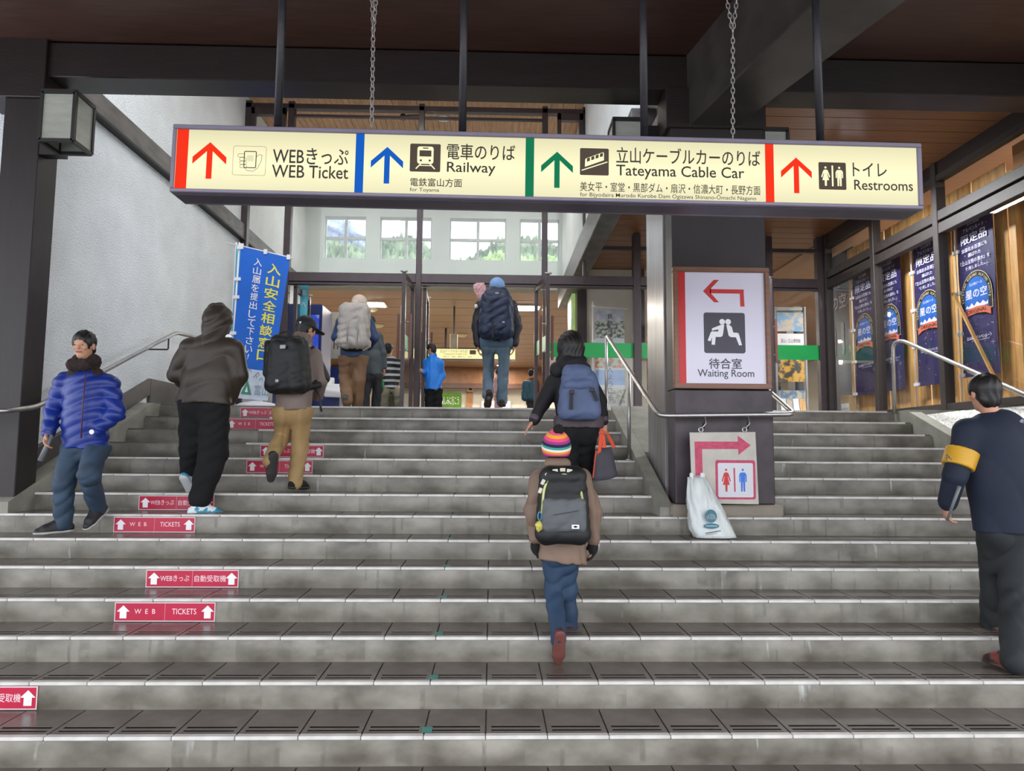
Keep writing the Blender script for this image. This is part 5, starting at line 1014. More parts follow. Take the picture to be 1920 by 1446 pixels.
def person(lab, J, f, S=1.0, fh=None, htilt=0.0, jacket=None, jm=None, pants=None, pm=None, hair='short', hm=None, hsc=1.0, group=None, h=.0095, face=False, gloves=None, hands=True, sk=None, shoes=None):
    """J: joints in metres; f: facing of the trunk; jacket / pants: dicts of sizes"""
    J = {k: A_(v) for k, v in J.items()}; s, fw, u = frame(f); sk = sk or skin_m
    hipc = (J['hipL'] + J['hipR']) / 2; shc = (J['shL'] + J['shR']) / 2; feet = min(J['anL'][2], J['anR'][2]) - .1 * S
    r_ = root('person', lab, 'person', (hipc[0], hipc[1], feet), group); fl = .68
    hp, hfr = head_prims(J['head'], fh if fh is not None else f, S * .98, htilt)
    b = list(hp); neck = shc + u * .03 * S; b += [cone(neck, J['head'] - hfr[2] * .06 * S - hfr[1] * .015 * S, .055 * S, .048 * S, k=.03)]
    b += [cone(hipc, hipc + (shc - hipc) * .5, .125 * S, .115 * S, fl, fw, k=.04), cone(hipc + (shc - hipc) * .5, shc - u * .05 * S, .115 * S, .13 * S, fl, fw, k=.04), cone(J['shL'], J['shR'], .05 * S, k=.04), cone(J['hipL'], J['hipR'], .075 * S, k=.04)]
    for q, sd in (('L', -1), ('R', 1)):
        sh_, el, wr, hp_, kn, an = [J[x + q] for x in ('sh', 'el', 'wr', 'hip', 'kn', 'an')]
        b += [cone(sh_, el, .048 * S, .037 * S), cone(el, wr, .037 * S, .026 * S), cone(hp_, kn, .078 * S, .052 * S, k=.03), cone(kn, an, .054 * S, .036 * S), cone(kn + (an - kn) * .15, kn + (an - kn) * .45, .056 * S, .05 * S)]
        toe = J.get('toe' + q, fw); b += [cone(an, an + nrm(toe) * .05 * S - A_((0, 0, .055 * S)), .034 * S, .024 * S)]
        if hands:
            hd = J.get('hd' + q, wr - el); pn = J.get('pn' + q, -s * sd if abs(np.dot(nrm(hd), s)) < .8 else fw); b += hand_prims(wr, hd, pn, J.get('th' + q, A_([sd]))[0] if 'th' + q in J else sd, S * .98, J.get('cu' + q, A_([.45]))[0])
    skin('body', b, sk, r_, h * .84, .02)
    # jacket
    if jacket is not None:
        j = dict(hem=-.02, rh=.155, rc=.15, ra=.062, rb=.05, rw=.04, fold=.006, ff=18, collar=.06, amp=None); j.update(jacket); hem = hipc + u * j['hem'] * S
        top = shc - u * .05 * S; mid = hem + (top - hem) * .5
        p = [cone(hem - u * .06, mid, j['rh'] * S, (j['rh'] + j['rc']) / 2 * S, j.get('fl', .72), fw, k=.04), cone(mid, top, (j['rh'] + j['rc']) / 2 * S, j['rc'] * S, j.get('fl', .72), fw, k=.04), cone(shc + u * .015 * S, J['shL'] - u * .012 * S, .082 * S, .07 * S, k=.05), cone(shc + u * .015 * S, J['shR'] - u * .012 * S, .082 * S, .07 * S, k=.05), cone(shc - u * .02 * S, shc + u * .06 * S, .085 * S, .062 * S, k=.05)]
        p.append(cutp(hem - u * .01, -u)); p.append(cutp(shc + (J['head'] - shc) * .55, nrm(J['head'] - shc)))
        arms = []
        for q in 'LR': arms += [cone(J['sh' + q], J['el' + q], (j['ra'] + .004) * S, j['rb'] * S, k=.03), cone(J['el' + q], J['wr' + q] + (J['el' + q] - J['wr' + q]) * .04, j['rb'] * S, j['rw'] * S, k=.02)]
        V, F = blob(p + arms, h, .02, j['amp'] or folds(j['fold'], j['ff'], hipc[0] * 7))
        jk = ob(j.get('name', 'jacket'), (V, F), jm, r_, smooth=True)
        for q in 'LR':   # cuffs
            w_, e_ = J['wr' + q], J['el' + q]; dd = nrm(e_ - w_); skin('cuff', [cone(w_ + dd * .005, w_ + dd * .04 * S, (j['rw'] + .002) * S, (j['rw'] + .003) * S), cutp(w_ - dd * .004, -dd), cutp(w_ + dd * .045 * S, dd)], j.get('cuff', jm), jk, .008, .01)
    if pants is not None:
        j = dict(waist=.06, rt=.092, rk=.072, ra=.06, fold=.008, hip=.092, low=.045); j.update(pants); p = [cone(J['hipL'], J['hipR'], j['hip'] * S, k=.05), cone(hipc - u * .02 * S, hipc + u * .06 * S, (j['hip'] + .03) * S, (j['hip'] + .02) * S, .72, fw, k=.04)]
        for q in 'LR':
            hp_, kn, an = J['hip' + q], J['kn' + q], J['an' + q]; e = an + nrm(an - kn) * j['low'] * S; p += [cone(hp_, kn, j['rt'] * S, j['rk'] * S, k=.03), cone(kn, e, j['rk'] * S, j['ra'] * S, k=.02)]
            p += [ell(hp_ - fw * .02 * S - u * .05 * S, (.082 * S, .085 * S, .09 * S), [s, fw, u], k=.05)]
        p.append(cutp(hipc + u * ((jacket or {}).get('hem', .04) + .012) * S, u))
        V, F = blob(p, h, .02, folds(j['fold'], 22, hipc[0] * 5 + 1)); ob('trousers', (V, F), pm, r_, smooth=True)
    # hair
    hc = J['head']; hs, hf, hu = hfr
    if hair in ('short', 'bob'):
        S0 = S; S = S * hsc
        hp_ = [ell(hc + hu * .034 * S - hf * .008 * S, (.086 * S, .104 * S, .096 * S), hfr)]
        if hair == 'short': hp_ += [ell(hc - hu * .03 * S - hf * .045 * S, (.070 * S, .055 * S, .07 * S), hfr)]
        else: hp_ += [cone(hc - hf * .02 * S, hc - hu * .16 * S - hf * .02 * S, .092 * S, .075 * S, k=.03)]
        hp_ += [cute(hc - hu * .045 * S + hf * .095 * S, (.068 * S, .085 * S, .095 * S), hfr)]
        if hair == 'short': hp_ += [cute(hc + hs * .085 * S - hu * .03 * S + hf * .01 * S, (.035 * S, .03 * S, .045 * S), hfr), cute(hc - hs * .085 * S - hu * .03 * S + hf * .01 * S, (.035 * S, .03 * S, .045 * S), hfr)]
        V, F = blob(hp_, h * .85, .015, lambda x, y, z: .0022 * np.sin(170 * x + 60 * y + 3 * np.sin(30 * z)) + .002 * np.sin(90 * y + 40 * x)); ob('hair', (V, F), hm or hair_m, r_, smooth=True); S = S0
    # face
    for q in (-1, 1):
        c = hc + hs * q * .031 * S + hf * .082 * S + hu * .004 * S; V, F = blob([ell(c, (.011 * S, .009 * S, .0055 * S), hfr)], .003, .004); e_ = ob('eye', (V, F), eye_w, r_, smooth=True)
        V, F = blob([ell(c + hf * .006 * S, (.006 * S, .006 * S, .006 * S), hfr)], .0022, .003); ob('iris', (V, F), iris_m, e_, smooth=True)
    V, F = blob([cone(hc - hu * .052 * S + hf * .088 * S - hs * .02 * S, hc - hu * .052 * S + hf * .088 * S + hs * .02 * S, .006 * S)], .003, .004); ob('lips', (V, F), lip_m, r_, smooth=True)
    if shoes:
        for q in 'LR': skin('sock', [cone(J['an' + q] - A_((0, 0, .03 * S)), J['an' + q] + (J['kn' + q] - J['an' + q]) * .3, .044 * S, .05 * S)], M('dark_sock', '#1f1f22', .9), r_, .010, .01)
        for q in 'LR': shoe(r_, J['an' + q], J.get('toe' + q, fw), S, shoes[0], shoes[1], high=shoes[2] if len(shoes) > 2 else 0.0, stripe=shoes[3] if len(shoes) > 3 else None)
    r_['_f'] = 0; del r_['_f']
    return r_, J, (s, fw, u), hfr
at = lambda x, y, Y: A_(atY(x, y, Y))
def cap_like(r_, hc, hfr, S, mat, brim=.0, bill=0.0, puff=1.0, name='hat', drop=.0, disp=None, h=.008):
    hs, hf, hu = hfr; p = [ell(hc + hu * .04 * S - hf * .004, (.09 * S * puff, .106 * S * puff, .092 * S * puff), hfr), cutp(hc + hu * (.012 - drop) * S, -hu)]
    if brim: p.insert(1, cone(hc + hu * .02 * S, hc + hu * .026 * S, (.09 + brim) * S, .1 * S, .22, hu, k=.02))
    if bill: p.insert(1, cone(hc + hf * .07 * S + hu * .03 * S, hc + hf * (.09 + bill) * S + hu * .02 * S, .07 * S, .06 * S, .14, hu, k=.01))
    V, F = blob(p, h, .02, disp); return ob(name, (V, F), mat, r_, smooth=True)
def pack(name, lab, c, fr, w, hgt, d, mat, accents=None, group=None, taper=.85, lid=None, amp=.006, h=.010, strapm=None, sh=None):
    """rucksack on a back: c = centre of its body, fr = wearer's (side, forward, up)"""
    s, f, u = fr; r_ = root(name, lab, 'backpack', tuple(c - u * hgt / 2), group); r0 = min(w, d) * .34
    pts = []
    for a in (-1, 1):
        for b in (-1, 1):
            lo_ = c + s * a * (w / 2 - r0) + f * b * (d / 2 - r0) - u * (hgt / 2 - r0); hi_ = c + s * a * (w / 2 - r0) * taper + f * b * (d / 2 - r0) * .8 + u * (hgt / 2 - r0); pts.append((lo_, hi_))
    p = [cone(a, b, r0) for a, b in pts]
    for i, j in ((0, 1), (0, 2), (1, 3), (2, 3), (0, 3), (1, 2)): p += [cone(pts[i][0], pts[j][0], r0), cone(pts[i][1], pts[j][1], r0)]
    n = 5
    for i in range(1, n): 
        for a, b in ((0, 3), (1, 2), (0, 2), (1, 3), (0, 1), (2, 3)):
            A1 = pts[a][0] * (1 - i / n) + pts[a][1] * i / n; B1 = pts[b][0] * (1 - i / n) + pts[b][1] * i / n; p.append(cone(A1, B1, r0))
    V, F = blob(p, h, .02, folds(amp, 26, c[0] * 3)); body = ob('main_bag', (V, F), mat, r_, smooth=True)
    if sh is not None:     # shoulder straps over both shoulders
        for q in ('L', 'R'):
            a = c + u * hgt * .38 + f * d * .4 + s * (.07 if q == 'R' else -.07); top = A_(sh[q]) + u * .085 - (s * .06 if q == 'R' else -s * .06); b_ = top + f * .11 - u * .07; e_ = c - u * hgt * .3 + f * (d * .5 + .08) + s * (.15 if q == 'R' else -.15)
            bm = B(); pp_ = rounded([a, top - f * .02, b_, b_ - u * .2, e_], .05)
            for i in range(len(pp_) - 1): bar(bm, pp_[i], pp_[i + 1], .05, .014, up=tuple(f if i > 5 else u))
            ob('shoulder_strap', bm, strapm or mat, r_)
    return r_, body
def patch(parent, name, c, fr, a, b, mat, pts=None, lift=.0, r=.0):
    s, f, u = fr; pl = Plane(tuple(c), tuple(s), tuple(u), lift)
    return flat(name, lambda bm: (poly(bm, pl, pts, 0) if pts else rrect(bm, pl, -a / 2, a / 2, -b / 2, b / 2, r or min(a, b) * .2, 0)), mat, parent)

# --- man in the blue padded jacket coming down on the left
Y = 5.62
blue_j = M('royal_blue_nylon', '#0e2a7e', .42, var=.1, scale=6, bump=.25, bscale=26, bdist=.006); jean = M('washed_blue_denim', '#2d4054', .75, var=.22, scale=7, bump=.2, bscale=50); fur = M('dark_brown_fur', '#2a1c1b', .9, var=.4, scale=60, bump=.9, bscale=140)
dk_shoe = M('black_trainer', '#1b1c1f', .6, var=.2, scale=20); pale_sole = M('pale_sole', '#a8a6a2', .6, var=.05)
J = dict(head=at(158, 648, Y - .04), shL=at(204, 720, Y), shR=at(122, 717, Y), elL=at(218, 775, Y - .03), wrL=at(183, 806, Y - .07), elR=at(101, 768, Y + .02), wrR=at(91, 812, Y - .08),
         hipL=at(181, 836, Y), hipR=at(139, 836, Y), knL=at(167, 890, Y - .20), anL=at(182, 948, Y + .06), knR=at(120, 905, Y - .08), anR=at(119, 976, Y - .02), toeL=(-.15, -.8, -.55), toeR=(-.75, -.6, -.04), cuR=(.9,), hdR=(0, -.35, -1), pnR=(.8, 0, 0), cuL=(.3,), hdL=(-.6, .6, -.5))
def puff_(x, y, z): return -.012 * np.abs(np.sin((z + .05 * np.sin(x * 9)) * math.pi / .085)) + .006
r1, J1, fr1, hf1 = person('man in a royal blue padded jacket and jeans walking down on the left', J, (-.12, -1, 0), .93, fh=(.05, -1, -.12), jacket=dict(hem=-.01, rh=.185, rc=.185, ra=.078, rb=.068, rw=.05, amp=puff_), jm=blue_j, pants=dict(rt=.092, rk=.078, ra=.066, fold=.007, low=.035), pm=jean, shoes=(dk_shoe, pale_sole, .05, pale_sole), h=.008, face=True)
V, F = blob([cone(J1['shL'] * .72 + J1['shR'] * .28 + A_((0, -.02, .055)), J1['shL'] * .28 + J1['shR'] * .72 + A_((0, -.02, .055)), .062), cone(J1['head'] + A_((-.05, .04, -.12)), J1['head'] + A_((.05, .04, -.12)), .06), cone(J1['head'] + A_((-.05, -.05, -.155)), J1['head'] + A_((.05, -.05, -.155)), .045)], .009, .03, folds(.006, 90, 1)); ob('fur_collar', (V, F), fur, r1, smooth=True)
z_ = at(158, 760, Y - .17)
bm = B(); tube(bm, [at(161, 700, Y - .16), at(155, 760, Y - .175), at(152, 822, Y - .175)], .006, 6); ob('zip', bm, M('maroon_zip', '#4a2740', .5), r1)
c = at(172, 810, Y - .185); bm = B(); pl = Plane(tuple(c), (1, 0, 0), (0, 0, 1), .002); lathe(bm, [(.018, 0), (.018, .003)], (0, 0, 0), 16); bmesh.ops.rotate(bm, verts=bm.verts, cent=(0, 0, 0), matrix=Matrix.Rotation(math.pi / 2, 3, 'X')); bmesh.ops.translate(bm, verts=bm.verts, vec=Vector(c)); ob('round_badge', bm, white_m, r1)
t = root('folded_umbrella', 'grey furled umbrella in the hand of the man in the blue jacket', 'umbrella', tuple(at(76, 866, Y - .1))); bm = B(); tube(bm, [at(97, 815, Y - .1), at(76, 864, Y - .1)], .017, 10, rs=[.013, .021]); ob('canopy', bm, M('grey_nylon', '#6d7073', .4, var=.1, bump=.2), t); bm = B(); tube(bm, [at(99, 810, Y - .1), at(97, 815, Y - .1)], .008, 8); ob('handle', bm, black_m, t)

# --- hooded olive jacket, climbing, back to us
Y = 6.02
olive = M('dark_olive_nylon', '#33291f', .5, var=.08, scale=6, bump=.2, bscale=18, bdist=.008); blk_t = M('black_trousers', '#09090c', .9, var=.2, scale=8, bump=.2, bscale=20); sh_w = M('white_blue_sneaker', '#dfe7ea', .5, hex2='#2f8fae', scale=12, thr=(.54, .57))
J = dict(head=at(410, 602, Y + .03), shL=at(357, 655, Y), shR=at(436, 655, Y), elL=at(333, 700, Y + .03), wrL=at(352, 722, Y + .16), elR=at(447, 703, Y + .03), wrR=at(428, 752, Y + .1), hipL=at(363, 752, Y), hipR=at(403, 752, Y), knL=at(364, 835, Y + .12), anL=at(356, 888, Y + .22), knR=at(400, 850, Y + .03), anR=at(372, 946, Y - .04),
         toeL=(.05, .6, -.5), toeR=(.9, .5, -.05), hdR=(0, .2, -1), cuR=(.6,), pnR=(-1, 0, 0))
r2, J2, fr2, hf2 = person('person in a dark olive hooded jacket and wide black trousers climbing, back turned', J, (.12, 1, 0), 1.02, fh=(.35, 1, .05), jacket=dict(hem=-.015, rh=.232, rc=.19, ra=.082, rb=.076, rw=.056, fold=.010, ff=15, fl=.66), jm=olive, pants=dict(rt=.118, rk=.112, ra=.085, fold=.007, hip=.11, low=-.05), pm=blk_t, hair='short', shoes=(sh_w, M('white_sole', '#d6dadc', .5, var=.02)))
hs, hf_, hu = hf2; hc = J2['head']
V, F = blob([ell(hc + hu * .02 - hf_ * .01, (.112, .125, .132), hf2), cone(hc - hu * .05 - hf_ * .03, (J2['shL'] + J2['shR']) / 2 + A_((.02, -.02, .04)), .095, .105, k=.06), cute(hc + hf_ * .15 - hu * .02, (.075, .10, .1), hf2)], .009, .04, folds(.008, 24, 4)); ob('hood', (V, F), olive, r2, smooth=True)
patch(r2, 'chest_logo', at(429, 630, Y - .125), fr2, .05, .022, white_m, pts=[(-.028, -.010), (-.028, .002), (-.012, .014), (.01, .012), (.028, -.002), (.028, -.010)], lift=.0)

# --- khaki trousers, black rucksack, black cap
Y = 6.28
beige_j = M('greyish_beige_shell', '#73635b', .6, var=.06, scale=6, bump=.15, bscale=20); khaki = M('khaki_cotton', '#967a50', .75, var=.08, scale=7, bump=.2, bscale=24, bdist=.006); blk_n = M('black_ripstop', '#0e0e10', .6, var=.3, scale=14, bump=.3, bscale=26, bdist=.006)
blk_sh = M('black_shoulder_fabric', '#17171a', .6, var=.2)
J = dict(head=at(573, 618, Y + .06), shL=at(530, 672, Y), shR=at(588, 668, Y + .02), elL=at(514, 722, Y + .12), wrL=at(535, 738, Y + .24), elR=at(600, 715, Y + .06), wrR=at(596, 745, Y + .26), hipL=at(533, 768, Y), hipR=at(566, 768, Y), knL=at(530, 818, Y + .1), anL=at(508, 858, Y - .12), knR=at(563, 832, Y + .06), anR=at(554, 897, Y), toeL=(-.15, .25, -.95), toeR=(.35, .9, -.05), hdR=(-.3, .9, .1), hdL=(.3, .9, .1))
r3, J3, fr3, hf3 = person('walker in khaki trousers and black cap carrying a black rucksack', J, (.3, 1, 0), .93, fh=(.75, 1, -.25), jacket=dict(hem=.005, rh=.175, rc=.165, ra=.07, rb=.062, rw=.045, fold=.007), jm=beige_j, pants=dict(rt=.098, rk=.075, ra=.062, fold=.007), pm=khaki, hair='short', shoes=(blk_t, M('dark_sole', '#2a2725', .7), .05))
cap_like(r3, J3['head'], hf3, .95, M('black_cap', '#131315', .6, var=.15), bill=.07, name='cap'); hs, hf_, hu = hf3
V, F = blob([cone((J3['shL'] + J3['shR']) / 2 + A_((.01, -.02, .045)), J3['head'] - hu * .105 - hf_ * .02, .095, .085), cute(J3['head'] + hf_ * .1, (.09, .1, .12), hf3)], .009, .03, folds(.008, 30, 2)); ob('folded_hood', (V, F), beige_j, r3, smooth=True)
V, F = blob([cone(J3['shR'] + A_((-.03, 0, .02)), J3['shR'] + (J3['elR'] - J3['shR']) * .85 + A_((.03, .03, 0)), .076, .06), cutp(J3['shR'] + A_((-.02, 0, 0)), (-1, 0, .1))], .009, .02); ob('black_yoke', (V, F), blk_sh, r3, smooth=True)
patch(r3, 'shoulder_logo', at(578, 648, Y - .11), frame((.3, 1, .2)), .045, .02, white_m, pts=[(-.026, -.008), (-.024, .004), (-.008, .012), (.01, .008), (.024, -.002), (.022, -.010)])
patch(r3, 'cap_badge', at(563, 605, Y - .055), frame((.4, 1, 0)), .03, .02, white_m, pts=[(-.014, .008), (.014, .010), (.0, -.010)])
pc_ = at(541, 686, Y - .2); p3, b3 = pack('black_rucksack', 'black rucksack worn by the walker in khaki trousers', pc_, fr3, .36, .46, .22, blk_n, sh={'L': J3['shL'], 'R': J3['shR']}, taper=.72)
f3_ = fr3[1]
V, F = blob([cone(at(521, 640, Y - .22), at(560, 643, Y - .2), .055, .06), cone(at(520, 655, Y - .24), at(562, 655, Y - .2), .05, .05)], .01, .03, folds(.006, 30, 1)); ob('lid', (V, F), blk_n, p3, smooth=True)
V, F = blob([cone(at(504, 645, Y - .16), at(505, 700, Y - .18), .037, .05)], .01, .02, folds(.005, 30, 1)); ob('side_pocket', (V, F), blk_n, p3, smooth=True)
V, F = blob([cone(at(575, 726, Y - .1), at(598, 722, Y - .02), .035, .03)], .01, .02); ob('hip_belt', (V, F), blk_n, p3, smooth=True)
bm = B(); tube(bm, rounded([at(521, 632, Y - .2), at(527, 622, Y - .2), at(545, 622, Y - .2), at(549, 634, Y - .2)], .03), .008, 8); ob('grab_loop', bm, blk_n, p3)
bm = B(); tube(bm, [at(590, 728, Y - .1), at(600, 745, Y - .12), at(601, 762, Y - .13), at(603, 772, Y - .13)], .006, 6, rs=[.005, .005, .011, .009]); ob('strap_end', bm, blk_n, p3)
fb = frame((.3, 1, 0)); flat('pack_badge', lambda bm: text_bm(bm, Plane(tuple(at(530, 652, Y - .335)), tuple(fb[0]), (0, 0, 1), .0), '▲■', -.028, .028, -.016, .016, 0, .02) if False else rrect(bm, Plane(tuple(at(530, 650, Y - .335)), tuple(fb[0]), (0, 0, 1), .0), -.026, .026, -.016, .014, .004, 0), M('grey_badge', '#9a9a9e', .5), p3)
flat('small_badge', lambda bm: rrect(bm, Plane(tuple(at(519, 714, Y - .36)), tuple(fb[0]), (0, 0, 1), .0), -.016, .016, -.012, .012, .008, 0), M('grey_badge', '#9a9a9e', .5), p3)

# --- walker with the pale rucksack in the left doorway
Y = 9.55
navy_j = M('navy_shell', '#2a4068', .55, var=.1, scale=6, bump=.2, bscale=20); brn_p = M('brown_cotton', '#86664b', .75, var=.07, scale=7, bump=.2, bscale=20); pale_n = M('pale_grey_ripstop', '#b0a8a0', .6, var=.1, scale=12, bump=.35, bscale=24, bdist=.008); beige_c = M('pale_beige_cotton', '#c9b6a8', .7, var=.05, bump=.2, bscale=30)
J = dict(head=at(674, 572, Y + .05), shL=at(641, 604, Y), shR=at(690, 604, Y), elL=at(630, 632, Y - .02), wrL=at(645, 650, Y + .2), elR=at(702, 634, Y - .02), wrR=at(690, 652, Y + .2), hipL=at(650, 668, Y), hipR=at(676, 668, Y), knL=at(648, 708, Y + .05), anL=at(651, 746, Y - .06), knR=at(672, 712, Y), anR=at(670, 758, Y + .12), toeL=(.05, .5, -.7), toeR=(0, 1, -.05), hdL=(.4, .9, 0), hdR=(-.4, .9, 0))
r4, J4, fr4, hf4 = person('walker in navy jacket, pale hat and brown trousers in the left doorway', J, (.08, 1, 0), .98, fh=(.5, 1, -.1), jacket=dict(hem=-.01, rh=.185, rc=.17, ra=.07, rb=.062, rw=.045), jm=navy_j, pants=dict(rt=.105, rk=.088, ra=.075), pm=brn_p, shoes=(M('grey_boot', '#4a4c44', .7), M('grey_sole', '#6a6b62', .7), .04), h=.012)
cap_like(r4, J4['head'], hf4, 1.0, beige_c, brim=.02, puff=1.1, drop=.03, h=.012); V, F = blob([cone(J4['head'] + hf4[0] * .06 - hf4[1] * .02, J4['head'] + hf4[0] * .06 - hf4[2] * .13, .035, .025), cone(J4['head'] - hf4[1] * .08, J4['head'] - hf4[1] * .09 - hf4[2] * .12, .06, .05)], .012, .03); ob('neck_flap', (V, F), beige_c, r4, smooth=True)
pc_ = at(664, 612, Y - .25); p4, b4 = pack('pale_rucksack', 'pale grey rucksack in the left doorway', pc_, fr4, .40, .58, .26, pale_n, sh={'L': J4['shL'], 'R': J4['shR']}, h=.012, amp=.01)
V, F = blob([cone(at(650, 580, Y - .27), at(680, 581, Y - .27), .09, .09)], .013, .03, folds(.008, 25, 2)); ob('lid', (V, F), pale_n, p4, smooth=True)
V, F = blob([cone(at(635, 642, Y - .2), at(643, 640, Y - .2), .05, .06)], .013, .03, folds(.008, 25, 2)); ob('side_pocket', (V, F), pale_n, p4, smooth=True)
V, F = blob([cone(at(648, 650, Y - .22), at(682, 650, Y - .22), .06, .06)], .013, .03); ob('black_base', (V, F), blk_n, p4, smooth=True)
V, F = blob([cone(at(682, 655, Y - .24), at(691, 648, Y - .24), .025, .035)], .012, .02); ob('pale_pouch', (V, F), pale_n, p4, smooth=True)
for x in (652, 671): bm = B(); tube(bm, [at(x, 600, Y - .40), at(x - 1, 640, Y - .40)], .006, 6); ob('compression_strap', bm, MATS['grey_rack'], p4)

# --- person in grey behind the pale rucksack
Y = 10.3
slate_j = M('slate_grey_shell', '#4a5257', .6, var=.08, bump=.15, bscale=20); dkg = M('dark_grey_trousers', '#363538', .8, var=.1, bump=.15)
J = dict(head=at(694, 606, Y + .02), shL=at(672, 638, Y), shR=at(710, 632, Y), elL=at(668, 662, Y), wrL=at(672, 690, Y + .1), elR=at(718, 662, Y), wrR=at(720, 690, Y + .02), hipL=at(688, 700, Y), hipR=at(707, 700, Y), knL=at(686, 732, Y), anL=at(683, 768, Y), knR=at(708, 732, Y + .05), anR=at(704, 762, Y + .1), hdR=(.1, .1, -1))
person('person in a slate grey jacket half hidden behind the pale rucksack', J, (.1, 1, 0), .9, jacket=dict(hem=-.02, rh=.17, rc=.165, ra=.065, rb=.058, rw=.045), jm=slate_j, pants=dict(rt=.09, rk=.075, ra=.068), pm=dkg, shoes=(dk_shoe, M('white_sole', '#d6dadc', .5), .0), h=.012)

# --- seated person in a striped top behind the door leaves
Y = 11.9
stripe_j = bpy.data.materials.new('black_white_striped_knit'); stripe_j.use_nodes = True; n_ = stripe_j.node_tree.nodes; l_ = stripe_j.node_tree.links; wv = n_.new('ShaderNodeTexWave'); wv.bands_direction = 'Z'; wv.inputs['Scale'].default_value = 3.2; wv.inputs['Distortion'].default_value = 1.2; cr_ = n_.new('ShaderNodeValToRGB'); cr_.color_ramp.interpolation = 'CONSTANT'; cr_.color_ramp.elements[0].color = lin('#1a1a1c'); cr_.color_ramp.elements[1].position = .66; cr_.color_ramp.elements[1].color = lin('#c9c9cc'); tc_n = n_.new('ShaderNodeTexCoord'); l_.new(tc_n.outputs['Object'], wv.inputs['Vector']); l_.new(wv.outputs['Fac'], cr_.inputs['Fac']); l_.new(cr_.outputs[0], n_['Principled BSDF'].inputs['Base Color'])
J = dict(head=at(729, 655, Y), shL=at(718, 680, Y), shR=at(748, 680, Y), elL=at(716, 700, Y), wrL=at(722, 712, Y + .1), elR=at(750, 702, Y), wrR=at(742, 714, Y + .1), hipL=at(724, 732, Y), hipR=at(744, 732, Y), knL=at(720, 742, Y - .3), anL=at(720, 775, Y - .3), knR=at(748, 742, Y - .3), anR=at(748, 775, Y - .3), toeL=(0, -1, 0), toeR=(0, -1, 0))
person('dark-haired person in a black and white striped top sitting behind the left door leaf', J, (.2, -1, 0), .85, fh=(.3, .9, 0), jacket=dict(hem=.0, rh=.16, rc=.155, ra=.06, rb=.055, rw=.04), jm=stripe_j, pants=dict(rt=.11, rk=.09, ra=.08), pm=M('grey_khaki_cloth', '#8c8672', .8), shoes=(blk_t, dkg), h=.013)
bm = B(); c_ = at(734, 740, Y + .05); lathe(bm, [(.16, 2.03 - c_[2]), (.16, -.06), (.18, -.04), (.18, -.01)], (c_[0], c_[1], c_[2]), 16); t_ = ob('stool', bm, MATS['grey_khaki_cloth'], None, loc=(c_[0], c_[1], 2.03)); tag(t_, 'grey seat under the person in the striped top', 'stool')

# --- child in a bright blue jacket between the doors
Y = 11.0
bb = M('bright_blue_shell', '#1f7fe0', .5, var=.08, scale=6, bump=.3, bscale=14, bdist=.01)
J = dict(head=at(809, 655, Y), shL=at(801, 680, Y + .03), shR=at(824, 680, Y - .02), elL=at(799, 700, Y - .02), wrL=at(793, 697, Y - .2), elR=at(829, 704, Y), wrR=at(822, 722, Y - .05), hipL=at(807, 726, Y), hipR=at(819, 726, Y), knL=at(806, 748, Y), anL=at(806, 768, Y), knR=at(820, 748, Y), anR=at(820, 770, Y))
r7, J7, fr7, hf7 = person('child in a bright blue jacket and black trousers standing between the doors', J, (-.75, .65, 0), .74, fh=(-.8, .3, -.1), jacket=dict(hem=-.04, rh=.19, rc=.165, ra=.075, rb=.07, rw=.05, fold=.01, fl=.8), jm=bb, pants=dict(rt=.12, rk=.1, ra=.1), pm=blk_t, shoes=(dk_shoe, dkg), h=.010)
V, F = blob([cone(at(809, 672, Y), at(812, 667, Y + .02), .06, .062)], .01, .03); ob('raised_collar', (V, F), bb, r7, smooth=True)

# --- walker with the tall navy rucksack at the top of the stairs
Y = 8.8
blk_j = M('black_blue_shell', '#1c1d27', .55, var=.15, bump=.3, bscale=18, bdist=.008); gj = M('pale_blue_grey_denim', '#5f7282', .75, var=.1, scale=8, bump=.2, bscale=24); gj2 = M('darker_blue_grey_seat', '#4d6274', .75, var=.08, scale=8); navy_n = M('navy_ripstop', '#1d2843', .5, var=.2, scale=12, bump=.4, bscale=20, bdist=.008); boot = M('brown_black_boot', '#2d211e', .7, var=.3, scale=12)
J = dict(head=at(932, 541, Y + .04), shL=at(903, 575, Y), shR=at(958, 575, Y), elL=at(895, 612, Y), wrL=at(896, 646, Y - .03), elR=at(968, 610, Y), wrR=at(964, 645, Y - .03), hipL=at(915, 642, Y), hipR=at(946, 642, Y), knL=at(916, 692, Y + .1), anL=at(915, 736, Y - .1), knR=at(944, 692, Y), anR=at(941, 746, Y), toeL=(-.1, .55, -.65), toeR=(.05, 1, -.04), hdL=(.1, .1, -1), hdR=(-.1, .1, -1))
r8, J8, fr8, hf8 = person('walker in blue-grey jeans and light blue hat, tall navy rucksack on the back', J, (0, 1, 0), .98, jacket=dict(hem=.0, rh=.19, rc=.18, ra=.078, rb=.072, rw=.052, fold=.008), jm=blk_j, pants=dict(rt=.080, rk=.066, ra=.066, waist=.03), pm=gj, shoes=(boot, M('brown_sole', '#4a352c', .8), .07), h=.011)
cap_like(r8, J8['head'], hf8, 1.0, M('light_blue_hat', '#7ea2cf', .7, var=.05, bump=.2, bscale=40), puff=1.08, drop=.03, h=.011)
V, F = blob([cone(J8['hipL'], J8['hipR'], .13), cutp(J8['hipL'] + A_((0, 0, -.075)), (0, 0, -1)), cutp(J8['hipL'] + A_((0, 0, .08)), (0, 0, 1))], .011, .03); ob('darker_seat', (V, F), gj2, r8, smooth=True)
